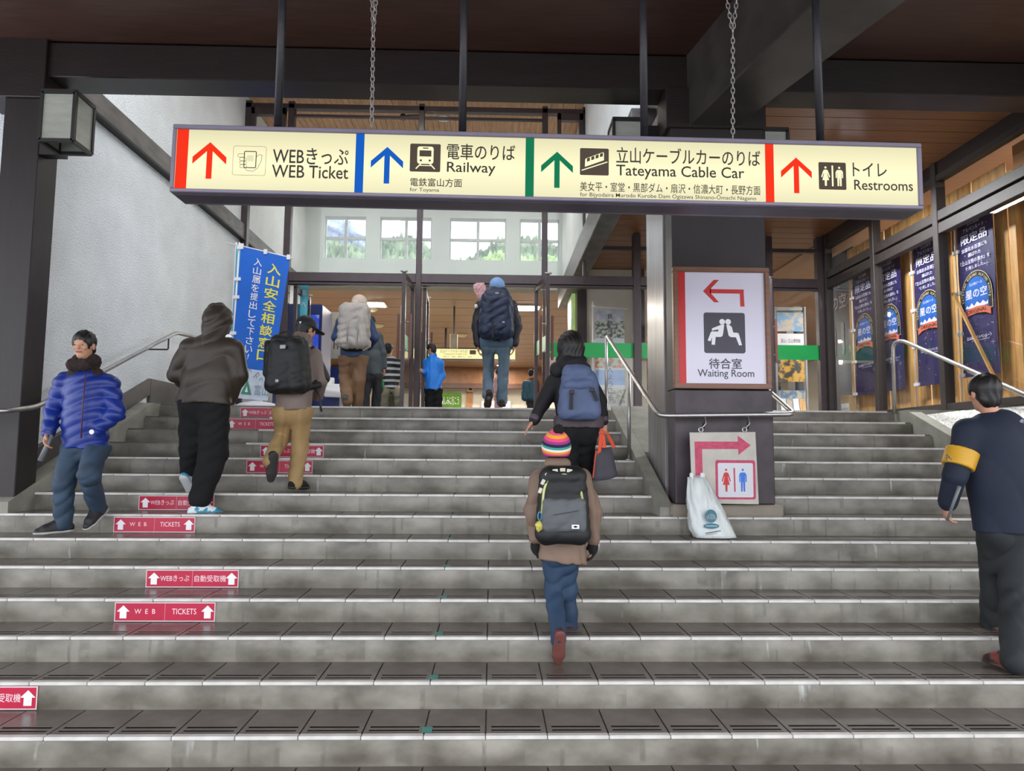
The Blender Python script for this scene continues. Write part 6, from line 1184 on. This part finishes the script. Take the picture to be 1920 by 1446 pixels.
pc_ = at(931, 593, Y - .27); p8, b8 = pack('navy_rucksack', 'tall navy rucksack at the top of the stairs', pc_, fr8, .40, .54, .26, navy_n, sh={'L': J8['shL'], 'R': J8['shR']}, amp=.01, h=.011)
V, F = blob([cone(at(919, 556, Y - .27), at(944, 556, Y - .27), .08, .08), cone(at(922, 549, Y - .25), at(941, 549, Y - .25), .07, .07)], .011, .03, folds(.008, 25, 3)); ob('lid', (V, F), navy_n, p8, smooth=True)
V, F = blob([cone(at(918, 612, Y - .36), at(944, 612, Y - .36), .06, .06), cone(at(918, 622, Y - .34), at(944, 622, Y - .34), .055, .055)], .011, .02, folds(.005, 30, 3)); ob('front_pocket', (V, F), navy_n, p8, smooth=True)
for a, b in ((at(912, 570, Y - .4), at(909, 625, Y - .38)), (at(951, 570, Y - .4), at(953, 625, Y - .38)), (at(923, 600, Y - .42), at(924, 632, Y - .42))): bm = B(); bar(bm, a, b, .02, .006, up=(0, 1, 0)); ob('compression_strap', bm, M('dark_webbing', '#171b28', .6), p8)
patch(p8, 'pack_badge', at(932, 551, Y - .362), fr8, .045, .04, M('grey_badge', '#9a9a9e', .5)); patch(p8, 'small_badge', at(944, 604, Y - .43), fr8, .03, .02, MATS['grey_badge'])
pk = M('pink_patterned_cloth', '#d6a9a8', .7, hex2='#b88488', scale=40, thr=(.5, .62)); V, F = blob([cone(at(899, 540, Y - .15), at(903, 552, Y - .15), .078, .06, .5, (0, 1, 0)), cone(at(903, 552, Y - .15), at(906, 566, Y - .15), .06, .03, .6, (0, 1, 0)), cutp(at(899, 531, Y - .15), (-.1, 0, 1))], .010, .02, folds(.007, 45, 1)); ob('pink_rolled_cloth', (V, F), pk, p8, label='pink patterned cloth sticking up beside the lid', smooth=True)
bm = B(); tube(bm, [at(894, 578, Y - .1), at(892, 571, Y - .1)], .022, 10, rs=[.024, .017]); ob('bottle_cap', bm, white_m, p8)

# --- woman with the blue-grey daypack and the tote bag
Y = 6.12
blk_h = M('black_hoodie', '#161418', .75, var=.2, scale=10, bump=.2, bscale=24, bdist=.006); mauve = M('mauve_grey_shirt', '#564a50', .75, var=.08, scale=10); steel_b = M('slate_blue_canvas', '#525f80', .65, var=.07, scale=8, bump=.15, bscale=30)
J = dict(head=at(1070, 655, Y + .06), shL=at(1040, 715, Y), shR=at(1102, 712, Y), elL=at(1016, 760, Y - .02), wrL=at(1001, 788, Y - .06), elR=at(1125, 755, Y), wrR=at(1131, 790, Y), hipL=at(1070, 802, Y), hipR=at(1101, 802, Y), knL=at(1070, 868, Y + .12), anL=at(1074, 935, Y + .02), knR=at(1098, 865, Y + .18), anR=at(1100, 905, Y + .32), toeL=(0, 1, -.3), toeR=(0, 1, -.03), hdL=(-.55, -.1, -.75), cuL=(.15,), hdR=(0, 0, -1), cuR=(1.1,), pnR=(0, -1, 0))
r9, J9, fr9, hf9 = person('woman in a black hooded jacket with black bobbed hair and a slate blue daypack', J, (0, 1, 0), .93, jacket=dict(hem=.02, rh=.18, rc=.165, ra=.074, rb=.064, rw=.048, fold=.006, cuff=mauve), jm=blk_h, pants=dict(rt=.098, rk=.07, ra=.056), pm=blk_t, hair='bob', hsc=1.38, shoes=(dk_shoe, dkg), h=.009)
V, F = blob([cone(J9['hipL'] + A_((-.01, 0, .045)), J9['hipR'] + A_((.01, 0, .045)), .135), cutp(J9['hipL'] + A_((0, 0, .0)), (0, 0, -1)), cutp(J9['hipL'] + A_((0, 0, .10)), (0, 0, 1))], .010, .03, folds(.004, 30, 2)); ob('shirt_hem', (V, F), mauve, r9, smooth=True)
V, F = blob([cone(at(1048, 694, Y - .04), at(1091, 692, Y - .04), .075, .07), cone(at(1060, 684, Y - .08), at(1082, 684, Y - .08), .075, .07), cone(at(1054, 676, Y + .02), at(1088, 676, Y + .02), .05, .05)], .010, .03, folds(.009, 28, 5)); ob('folded_hood', (V, F), blk_h, r9, smooth=True)
pc_ = at(1086, 742, Y - .22); p9, b9 = pack('slate_blue_daypack', 'slate blue daypack with two black buckled straps', pc_, fr9, .34, .39, .19, steel_b, sh={'L': J9['shL'], 'R': J9['shR']}, strapm=blk_n, taper=.72, amp=.005)
V, F = blob([cone(at(1070, 700, Y - .24), at(1094, 700, Y - .24), .075, .07), cone(at(1066, 722, Y - .29), at(1105, 720, Y - .29), .045, .045), cutp(at(1085, 738, Y - .3), (0, -.1, -1))], .009, .04, folds(.004, 25, 3)); ob('flap', (V, F), steel_b, p9, smooth=True)
for a, b in (((1072, 732), (1071, 768)), ((1110, 728), (1120, 752))): bm = B(); bar(bm, at(*a, Y - .345), at(*b, Y - .345), .028, .006, up=(0, 1, 0)); st_ = ob('buckled_strap', bm, blk_n, p9); bm = B(); q_ = at(*a, Y - .35); box(bm, q_[0] - .02, q_[0] + .02, q_[1] - .008, q_[1] + .004, q_[2] - .03, q_[2] + .005); bevel(bm, .003, 1); ob('buckle', bm, black_m, st_)
# tote
tg = M('dark_grey_felt', '#46434a', .8, var=.08, scale=10, bump=.15, bscale=60); og = M('orange_webbing', '#d9481c', .6, var=.06)
t = root('tote_bag', 'dark grey tote bag with orange handles held by the woman', 'bag', tuple(at(1134, 902, Y))); yb = Y - .02
A1, B1, C1, D1 = at(1117, 842, yb), at(1146, 838, yb), at(1157, 892, yb), at(1110, 901, yb)
bm = B(); rows = []
for i in range(9):
    v_ = i / 8; l = D1 * (1 - v_) + A1 * v_; r = C1 * (1 - v_) + B1 * v_; dp = .085 * (1 - v_) ** .5 + .02; row = []
    for j in range(20):
        a = 2 * math.pi * j / 20; c_ = (l + r) / 2; w_ = (r[0] - l[0]) / 2; se = lambda q, e: math.copysign(abs(q) ** e, q); z = l[2] + (r[2] - l[2]) * (se(math.cos(a), .6) + 1) / 2
        row.append(bm.verts.new((c_[0] + w_ * se(math.cos(a), .6), c_[1] + dp * se(math.sin(a), .6), z - (.012 * math.sin(math.pi * (se(math.cos(a), .6) + 1) / 2) if i == 0 else 0))))
    rows.append(row)
for P1, P2 in zip(rows, rows[1:]):
    for j in range(20): bm.faces.new([P1[j], P1[(j + 1) % 20], P2[(j + 1) % 20], P2[j]]).smooth = True
bm.faces.new(rows[0][::-1]); ob('bag_body', bm, tg, t)
for yo, x1, x2, top, low in ((-.045, 1126, 1131, (1128, 802), (1127, 876)), (.04, 1126, 1142, (1134, 804), (1142, 842))):
    bm = B(); pts_ = rounded([at(low[0] - 6, low[1], yb + yo), at(x1 - 2, 846, yb + yo), at(*top, yb + yo * .4), at(x2 + (10 if yo > 0 else 3), 840, yb + yo)], .03)
    for a, b in zip(pts_, pts_[1:]): bar(bm, a, b, .028, .005, up=(0, 1, 0))
    ob('handle', bm, og, t)
bm = B(); bar(bm, at(1113, 896, yb - .05), at(1119, 846, yb - .03), .02, .006, up=(0, 1, 0)); ob('edge_band', bm, og, t)

# --- child in the striped pompom hat
Y = 4.55
tan_c = M('tan_parka', '#7a6354', .65, var=.07, scale=7, bump=.2, bscale=16, bdist=.008); jb = M('mid_blue_denim', '#223851', .75, var=.12, scale=8, bump=.2, bscale=40); redsh = M('dark_red_shoe', '#4a2826', .6, var=.3, scale=14); reds = M('brick_red_sole', '#6b3b35', .6, var=.1)
J = dict(head=at(1043, 846, Y + .02), shL=at(1017, 902, Y), shR=at(1086, 902, Y), elL=at(1004, 958, Y), wrL=at(1005, 1010, Y - .02), elR=at(1107, 958, Y), wrR=at(1112, 1012, Y - .02), hipL=at(1040, 1032, Y), hipR=at(1066, 1032, Y), knL=at(1038, 1108, Y + .02), anL=at(1046, 1188, Y - .22), knR=at(1064, 1104, Y + .05), anR=at(1068, 1168, Y + .06), toeL=(-.03, .35, -.9), toeR=(.1, 1, -.05), hdL=(0, .1, -1), hdR=(0, .1, -1))
r10, J10, fr10, hf10 = person('child in a tan parka, jeans and rainbow-striped pompom hat climbing in the middle', J, (.02, 1, 0), .78, jacket=dict(hem=-.02, rh=.185, rc=.185, ra=.098, rb=.084, rw=.056, fold=.008, ff=20), jm=tan_c, pants=dict(rt=.088, rk=.072, ra=.06, hip=.075), pm=jb, shoes=(redsh, reds, .02), h=.007, sk=skin_m)
# long skirt of the parka
c_ = (J10['hipL'] + J10['hipR']) / 2
V, F = blob([cone(c_ + A_((0, 0, .14)), c_ + A_((0, 0, -.10)), .15, .155, .72, (0, 1, 0)), cutp(c_ + A_((0, 0, -.065)), (-.12, 0, -1)), cutp(c_ + A_((0, 0, .2)), (0, 0, 1))], .008, .02, folds(.006, 20, 3)); ob('parka_skirt', (V, F), tan_c, r10, smooth=True)
for q in 'LR':
    w_ = J10['wr' + q]; skin('glove', [ell(w_ + A_((0, .01, -.045)), (.034, .042, .052), k=.02)] + hand_prims(w_, (0, .1, -1), (1 if q == 'L' else -1, 0, 0), -1 if q == 'L' else 1, .98, .7), M('black_knit_glove', '#0f0f11', .9, var=.2, scale=40), r10, .006, .008)
V, F = blob([cone((J10['shL'] + J10['shR']) / 2 + A_((0, -.02, .03)), J10['head'] + A_((0, -.01, -.07)), .075, .062)], .008, .03); ob('scarf', (V, F), M('dark_scarf', '#2a2427', .8, var=.2), r10, smooth=True)
V, F = blob([cone(at(1030, 870, Y - .10), at(1060, 870, Y - .10), .035, .035)], .008, .02); ob('parka_collar', (V, F), tan_c, r10, smooth=True)
hat = bpy.data.materials.new('rainbow_stripe_knit'); hat.use_nodes = True; n_ = hat.node_tree.nodes; l_ = hat.node_tree.links; tcn = n_.new('ShaderNodeTexCoord'); sx_ = n_.new('ShaderNodeSeparateXYZ'); l_.new(tcn.outputs['Object'], sx_.inputs[0])
nz_ = n_.new('ShaderNodeTexNoise'); nz_.inputs['Scale'].default_value = 60; mr_ = n_.new('ShaderNodeMapRange'); hcz = J10['head'][2]; base_z = WL[r10.name].z
mr_.inputs['From Min'].default_value = hcz - .03 - base_z; mr_.inputs['From Max'].default_value = hcz + .128 - base_z; ad = n_.new('ShaderNodeMath'); ad.operation = 'MULTIPLY_ADD'; ad.inputs[1].default_value = -.35; l_.new(sx_.outputs['Y'], ad.inputs[0]); l_.new(sx_.outputs['Z'], ad.inputs[2]); l_.new(ad.outputs[0], mr_.inputs['Value'])
mr_.inputs['From Min'].default_value -= 0; cr_ = n_.new('ShaderNodeValToRGB'); cr_.color_ramp.interpolation = 'CONSTANT'; cols = ['#a3337a', '#e0557f', '#f0992c', '#ece6dd', '#3f9a86', '#1c2145', '#a3337a', '#e24f7c', '#f0a12a', '#e0557f']; el = cr_.color_ramp.elements
el[0].position = 0; el[0].color = lin(cols[0]); el[1].position = .1; el[1].color = lin(cols[1])
for i, cc in enumerate(cols[2:]): e = el.new((.2, .3, .40, .50, .62, .72, .83, .94)[i]); e.color = lin(cc)
l_.new(mr_.outputs[0], cr_.inputs['Fac']); l_.new(cr_.outputs[0], n_['Principled BSDF'].inputs['Base Color']); n_['Principled BSDF'].inputs['Roughness'].default_value = .9
bp_n = n_.new('ShaderNodeBump'); bp_n.inputs['Strength'].default_value = .5; nz_.inputs['Scale'].default_value = 160; l_.new(nz_.outputs['Fac'], bp_n.inputs['Height']); l_.new(bp_n.outputs['Normal'], n_['Principled BSDF'].inputs['Normal'])
hs, hf_, hu = hf10; hc = J10['head']; V, F = blob([ell(hc + hu * .03 - hf_ * .004, (.094, .104, .105), hf10), cone(hc + hu * .08, hc + hu * .115 - hf_ * .02, .06, .03), cutp(hc - hu * .035, -hu)], .006, .03); ht = ob('pompom_hat', (V, F), hat, r10, smooth=True)
V, F = blob([ell(at(1047, 806, Y - .03), (.034, .034, .034))], .005, .01, folds(.005, 130, 1)); ob('pompom', (V, F), M('black_wool', '#15120f', .95, var=.4, scale=60, bump=.8, bscale=200), ht, smooth=True)
# its backpack
blk_b = M('black_canvas', '#0d0e10', .6, var=.25, scale=10, bump=.15, bscale=60); gry_b = M('grey_canvas', '#56595c', .65, var=.08, scale=10, bump=.2, bscale=40); lime = M('pale_lime_zip', '#b9c07a', .5)
pc_ = at(1055, 947, Y - .19); p10, b10 = pack('school_backpack', 'black school backpack with a grey pocket and pale lime zip', pc_, fr10, .315, .45, .17, blk_b, sh={'L': J10['shL'] + A_((.02, 0, -.02)), 'R': J10['shR'] + A_((-.02, 0, -.02))}, taper=.74, h=.007, amp=.003)
yf = Y - .19 - .085
V, F = blob([cone(at(1027, 988, yf + .01), at(1088, 988, yf + .01), .03), cone(at(1027, 944, yf + .01), at(1088, 944, yf + .01), .03), cone(at(1027, 988, yf + .01), at(1027, 944, yf + .01), .03), cone(at(1088, 988, yf + .01), at(1088, 944, yf + .01), .03), cone(at(1027, 966, yf + .01), at(1088, 966, yf + .01), .035), cone(at(1027, 977, yf + .01), at(1088, 977, yf + .01), .034), cone(at(1027, 955, yf + .01), at(1088, 955, yf + .01), .034)], .007, .015, folds(.004, 40, 2)); fp = ob('front_pocket', (V, F), gry_b, p10, smooth=True)
bm = B(); tube(bm, rounded([at(1016, 962, yf - .002), at(1020, 915, yf + .006), at(1031, 894, yf + .012), at(1054, 888, yf + .014), at(1076, 892, yf + .012), at(1087, 910, yf + .006), at(1092, 936, yf - .002)], .04), .0075, 8); ob('zip', bm, lime, p10)
FPp = Plane(tuple(at(1079, 988, yf - .035)), (1, 0, 0), (0, 0, 1), .001); flat('sewn_label', lambda bm: rrect(bm, FPp, -.022, .022, -.012, .012, .002, 0), white_m, fp); flat('label_mark', lambda bm: (disc(bm, FPp, 0, 0, .012, 1, 12, .004), poly(bm, FPp, [(-.016, 0), (0, .006), (.016, 0), (0, -.006)], 1)), M('maroon_mark', '#7a2c33', .5), fp)
bm = B(); bar(bm, at(1038, 966, yf - .034), at(1084, 958, yf - .034), .003, .003); ob('pocket_seam', bm, black_m, fp)
for x, y, s_, rot in ((1013, 920, .05, 1.25), (1018, 904, .05, 1.1), (1027, 889, .05, .6), (1041, 883, .05, .1), (1055, 881, .045, 0), (1068, 883, .04, -.15)):
    c2 = at(x, y, yf + .010); bm = B(); dx, dz = math.cos(rot), math.sin(rot); hw = .016; pl = Plane(tuple(c2), (dx, 0, dz), (-dz, 0, dx), .0); rrect(bm, pl, -hw, hw, -.010, .010, .003, 0); wl = WL[p10.name]; ob('strap_mark', bm, M('pale_strap_print', '#c8c0ae', .5), p10)
bm = B(); torus_link(bm, at(1012, 968, yf), .05, .022, .003, (0, 0, 1), (1, 0, 0)); kr = ob('key_ring', bm, M('turquoise_ring', '#3f9fc4', .4), p10)
V, F = blob([ell(at(1011, 986, yf), (.022, .012, .032))], .005, .008, folds(.003, 90, 1)); ob('yellow_charm', (V, F), M('yellow_charm', '#b9ab4e', .6, var=.2, scale=40), kr, smooth=True)

# --- man in navy with the yellow armband, right edge
Y = 4.35
navy_s = M('dark_navy_sweatshirt', '#151d30', .8, var=.12, scale=8, bump=.2, bscale=30, bdist=.004); chg = M('charcoal_trousers', '#25282a', .8, var=.12, scale=8, bump=.2, bscale=22, bdist=.006); rsh = M('rust_red_trainer', '#77362b', .6, hex2='#2a2422', scale=9, thr=(.5, .56)); osl = M('dark_orange_sole', '#3a2f2c', .7, hex2='#8d5a48', scale=6)
J = dict(head=at(1846, 738, Y + .02), shL=at(1816, 812, Y), shR=at(1925, 812, Y), elL=at(1790, 893, Y - .02), wrL=at(1776, 945, Y + .06), elR=at(1948, 895, Y), wrR=at(1955, 965, Y - .03), hipL=at(1868, 985, Y), hipR=at(1914, 985, Y), knL=at(1868, 1078, Y + .18), anL=at(1866, 1160, Y + .24), knR=at(1905, 1100, Y + .0), anR=at(1906, 1224, Y - .2), toeL=(.45, .9, -.05), toeR=(-.35, .95, -.03), hdL=(.05, .2, -1), cuL=(1.0,), pnL=(1, 0, 0), hdR=(0, .1, -1))
r11, J11, fr11, hf11 = person('man in a dark navy sweatshirt with a yellow armband at the right edge', J, (.02, 1, 0), .98, jacket=dict(hem=-.03, rh=.205, rc=.20, ra=.085, rb=.066, rw=.05, fold=.006, ff=12, name='sweatshirt', collar=.0), jm=navy_s, pants=dict(rt=.11, rk=.088, ra=.078, fold=.008), pm=chg, hair='short', shoes=(rsh, osl, .02, M('orange_lace', '#b8763f', .6)), h=.008)
a_, b_ = J11['shL'], J11['elL']; d_ = nrm(b_ - a_); m_ = a_ + (b_ - a_) * .62
skin('armband', [cone(m_ - d_ * .065, m_ + d_ * .055, .094, .090), cutp(m_ - d_ * .06, -d_), cutp(m_ + d_ * .05, d_)], M('yellow_armband', '#c9971c', .5, var=.06, bump=.1), r11, .007, .01)
skin('sleeve_end', [cone(J11['elL'], J11['wrL'], .066, .055), cutp(J11['wrL'] + nrm(J11['wrL'] - J11['elL']) * .0, nrm(J11['wrL'] - J11['elL']))], navy_s, r11, .009, .01)
pb_ = Plane(tuple(at(1781, 857, Y - .125)), (.94, 0, .34), (-.34, 0, .94), 0.0); flat('armband_print', lambda bm: (strip(bm, pb_, [(-.03, -.02), (-.012, .02), (.004, -.02)], .006, 0), strip(bm, pb_, [(-.026, 0), (0, 0)], .005, 0)), slate, r11)
patch(r11, 'back_logo', at(1915, 790, Y - .16), frame((0, 1, .3)), .03, .02, M('pale_logo', '#8a90a0', .6), pts=[(-.012, 0), (0, .014), (.02, .006), (.01, -.004), (.02, -.012), (-.002, -.008)])
t = root('white_cane', 'thin grey stick in the left hand of the man with the armband', 'stick', tuple(at(1776, 975, Y))); bm = B(); tube(bm, [at(1776, 976, Y - .02), at(1799, 912, Y - .10)], .009, 8, rs=[.007, .011]); ob('stick', bm, MATS['grey_nylon'], t)
for o_ in (r11,): pass

# --- distant people
Y = 13.2
J = dict(head=at(996, 700, Y), shL=at(990, 717, Y), shR=at(1006, 717, Y), elL=at(988, 735, Y), wrL=at(989, 750, Y), elR=at(1008, 735, Y), wrR=at(1008, 750, Y), hipL=at(993, 752, Y), hipR=at(1003, 752, Y), knL=at(993, 765, Y), anL=at(993, 790, Y), knR=at(1003, 765, Y), anR=at(1003, 790, Y))
person('distant walker with a teal rucksack just left of the right door leaf', J, (.3, 1, 0), .62, jacket=dict(rh=.17, rc=.16), jm=M('dark_red_top', '#6e2f36', .7), pants=dict(), pm=dkg, h=.014, hands=False)
p12, _ = pack('teal_rucksack', 'teal rucksack seen just left of the right door leaf', at(991, 733, Y - .12), frame((.3, 1, 0)), .24, .36, .16, M('teal_ripstop', '#28505c', .6, var=.2, scale=20), h=.014)
Y = 14.5
J = dict(head=at(933, 697, Y), shL=at(929, 712, Y), shR=at(939, 712, Y), elL=at(927, 728, Y), wrL=at(928, 740, Y), elR=at(941, 728, Y), wrR=at(940, 740, Y), hipL=at(931, 742, Y), hipR=at(937, 742, Y), knL=at(931, 760, Y), anL=at(931, 792, Y), knR=at(937, 760, Y), anR=at(937, 792, Y))
person('small distant child in pink seen between the jeans of the rucksack walker', J, (0, 1, 0), .55, jacket=dict(rh=.13, rc=.12, hem=-.1), jm=pk, pants=dict(), pm=M('pink_leggings', '#c79aa0', .7), h=.014, hands=False)
# ------------------------------------------------------------------ ceiling lamps: the fittings and the light they give, plus added vestibule fill
def panel_lamp(x, y, z, sx, sy_, power, label, group, color=WARMW, name='ceiling_panel_light'):
    t = root(name, label, 'light', (x, y, z), group)
    bm = B(); box(bm, x - sx / 2 - .05, x + sx / 2 + .05, y - sy_ / 2 - .05, y + sy_ / 2 + .05, z - .03, z); ob('housing', bm, M('lamp_housing', '#c9c2b0', .5), t)
    bm = B(); box(bm, x - sx / 2, x + sx / 2, y - sy_ / 2, y + sy_ / 2, z - .042, z - .031); ob('diffuser', bm, M('lit_diffuser', '#fff8ea', .5, emit=9, var=.01), t)
    area_light('panel_lamp_glow', (x, y, z - .06), sx, power, color, sy_=sy_)
for x, y, lab in ((-2.84, 16.8, 'left front square ceiling light beyond the left doors, in the hall'), (.82, 17.0, 'square ceiling light right of the navy backpack, in the hall'), (-3.7, 21.0, 'square ceiling light seen just left of the open door leaf')):
    panel_lamp(x, y, 4.985, .5, .5, 90, lab, 'square ceiling lights of the hall')
for x, y, lab in ((.26, 21.3, 'uppermost of the three small round ceiling lights right of the jeans'), (.3, 25, 'middle one of the three small round ceiling lights right of the jeans'), (.3, 28.5, 'lowest of the three small round ceiling lights right of the jeans'), ):
    t = root('downlight', lab, 'light', (x, y, 4.98), 'round downlights of the hall'); bm = B(); lathe(bm, [(.20, 0), (.20, -.03), (.16, -.035)], (x, y, 4.985), 16); ob('rim', bm, MATS['lamp_housing'], t)
    bm = B(); lathe(bm, [(.15, -.036), (.15, -.045)], (x, y, 4.985), 16); ob('diffuser', bm, MATS['lit_diffuser'], t); area_light('downlight_glow', (x, y, 4.9), .3, 45, WARMW)
for x, y in ((-2.0, 26), (4, 20), (4, 27), (-6, 19), (8, 17)): area_light('hall_lamp_glow', (x, y, 4.9), 1.2, 130, WARMW)
# porch lamp: twin tubes over the right-hand stairs
for x, y, lab in ((4.15, 8.55, 'twin tube ceiling lamp over the right-hand stairs, mirrored in the shop glass'),):
    t = root('tube_lamp', lab, 'light', (x, y, 4.8)); bm = B(); box(bm, x - .16, x + .16, y - .65, y + .65, 4.80, 5.01); ob('housing', bm, MATS['lamp_housing'], t)
    for s in (-.08, .08): bm = B(); tube(bm, [(x + s, y - .6, 4.77), (x + s, y + .6, 4.77)], .018, 10); ob('tube', bm, M('lit_tube', '#f4fbff', .5, emit=12, var=.01), t)
area_light('tube_lamp_glow', (4.15, 8.55, 4.74), .35, 60, COOLW, sy_=1.2)
for y, e in ((5.5, 40), (7.4, 60), (10.0, 60), (13, 60)): area_light('shop_lamp_glow', (6.6, y, 4.8), 1.0, e, (1, .95, .86))

for x, y, e in ((-2.6, 13.2, 12), (.2, 13.2, 12), (-1.3, 9.6, 14)): area_light('vestibule_fill_light', (x, y, 7.1), .6, e, (.95, 1, .96))  # fill lights added to brighten the vestibule, without any fitting
